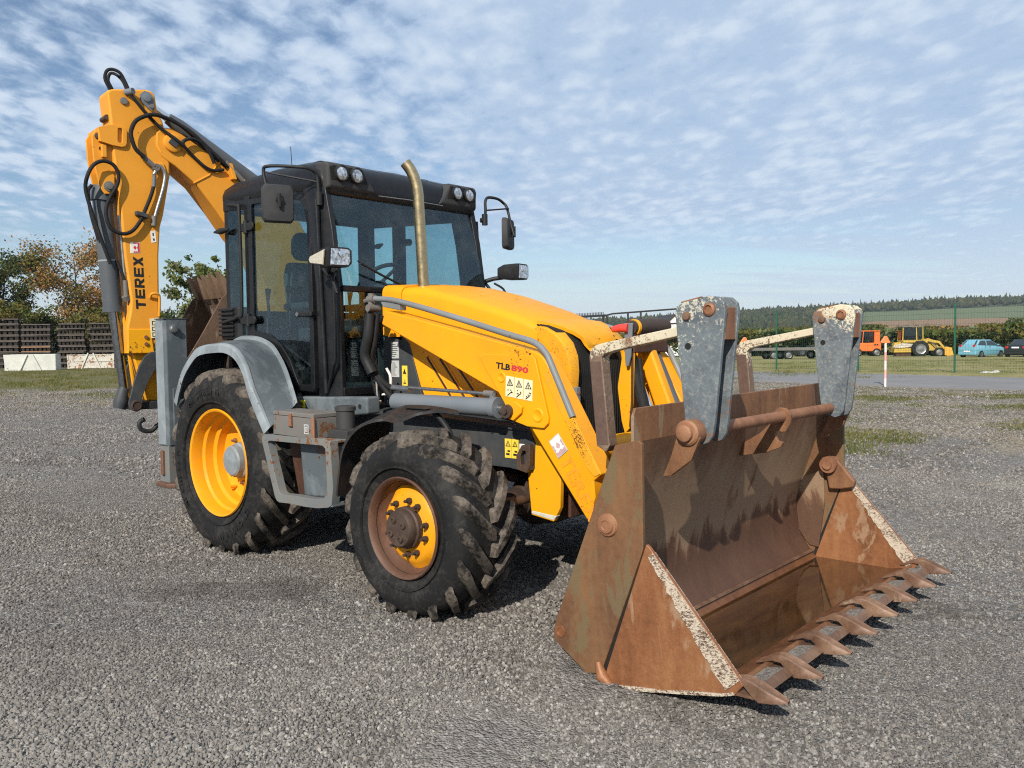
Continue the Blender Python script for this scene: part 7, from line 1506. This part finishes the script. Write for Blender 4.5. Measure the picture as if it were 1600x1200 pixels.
# ---- tractor seen between the bracket plates, and a row of farm tools
root = thing('farm_tractor', 'dark old tractor with cream wheel hub behind the far bracket', 'tractor')
def big_wheel(x, y, r, w, hubm):
    m = MB(); m.lathe([(r*.5, -w/2), (r*.85, -w/2), (r, -w*.3), (r, w*.3), (r*.85, w/2), (r*.5, w/2)], (x, y, r), 'y', 26); t = m.build('wheel', 'tyre_rubber', root, smooth=40)
    m = MB(); m.lathe([(r*.52, -w*.42), (r*.4, -w*.30), (0, -w*.34)], (x, y, r), 'y', 20); m.build('hub', hubm, t, smooth=40)
big_wheel(.55, -.75, .58, .36, 'decal_cream'); big_wheel(.55, .75, .58, .36, 'decal_cream'); big_wheel(-.70, -.55, .52, .30, 'dark_grey'); big_wheel(-.70, .55, .52, .30, 'dark_grey')
m = MB(); m.bb(-.9, .7, -.28, .28, .5, .95); m.tube([(.3, 0, .95), (.3, 0, 1.35)], .04, 6); m.bb(.35, .65, -.22, .22, .95, 1.2); m.build('body', 'dark_grey', root, bevel=.04)
put(root, 1261, 557.5, 0)
for lab, px_, nb in (('low grey spring-tine harrow on the grass seen under the far fork', 1193, 6), ('small rusty wheeled farm tool beside the spring-tine harrow', 1212, 4)):
    root = thing('farm_tool', lab, 'farm tool'); w = 2.0
    m = MB(); m.bb(-w/2, w/2, -.06, .06, .62, .70); m.bb(-w/2, w/2, .9, 1.0, .62, .70); m.build('beam', 'box_metal', root)
    for k in range(nb):
        x = -w/2+w*(k+.5)/nb; m = MB(); m.tube(smooth_path([(x, 0, .66), (x+.12, 0, .75), (x+.16, 0, .45), (x, 0, .2), (x-.1, 0, .0)], 10), .035, 6); m.build('tine', 'dark_grey', root)
    m = MB(); m.lathe([(.30, -.06), (.30, .06), (.16, .05), (.16, -.05), (.30, -.06)], (.7, -.2, .30), 'y', 18); m.build('wheel', 'rusty_rim', root, smooth=40)
    put(root, px_, 556.5, 3)
root = thing('flat_trailer', 'long low pale trailer behind the farm tools', 'trailer')
m = MB(); m.bb(-4.5, 4.5, -1, 1, .75, .98); m.build('bed', 'box_metal', root, bevel=.02)
for x in (-1.2, 0.0, 2.6):
    for s in (-1, 1): wheel_part(root, x, s*.9, .38, .25, s)
put(root, 1226, 0, 2, u=70)
# a scrap of pale plastic on the grass
m = MB(); m.loft([[V3(x, y, z) for y, z in ((-.12, .02), (.12, .02), (.1, .05+h), (-.1, .04+h))] for x, h in ((-.32, 0), (-.1, .06), (.15, .03), (.34, .08))]); o = m.build('plastic_scrap', 'white_paint', None); tag(o, 'crumpled pale plastic scrap lying on the grass verge', 'litter'); put(o, 1546, 584, 0)
bpy.context.view_layer.update()
# ---------------------------------------------------------------- thin haze over the whole place
def haze():
    m = MB(); m.bb(-1900, 1900, -1900, 1900, -34, 75); v = MB()
    t = NT('haze_air'); t.t.nodes.remove(t.b); pv = t.n('ShaderNodeVolumePrincipled'); pv.inputs['Color'].default_value = (.80, .88, 1.0, 1); pv.inputs['Density'].default_value = .00018; pv.inputs['Anisotropy'].default_value = .2
    t.l(pv.outputs[0], t.out.inputs['Volume']); MAT['haze_air'] = t.m; o = m.build('haze', 'haze_air'); tag(o, kind='stuff')
haze()
bpy.context.view_layer.update()
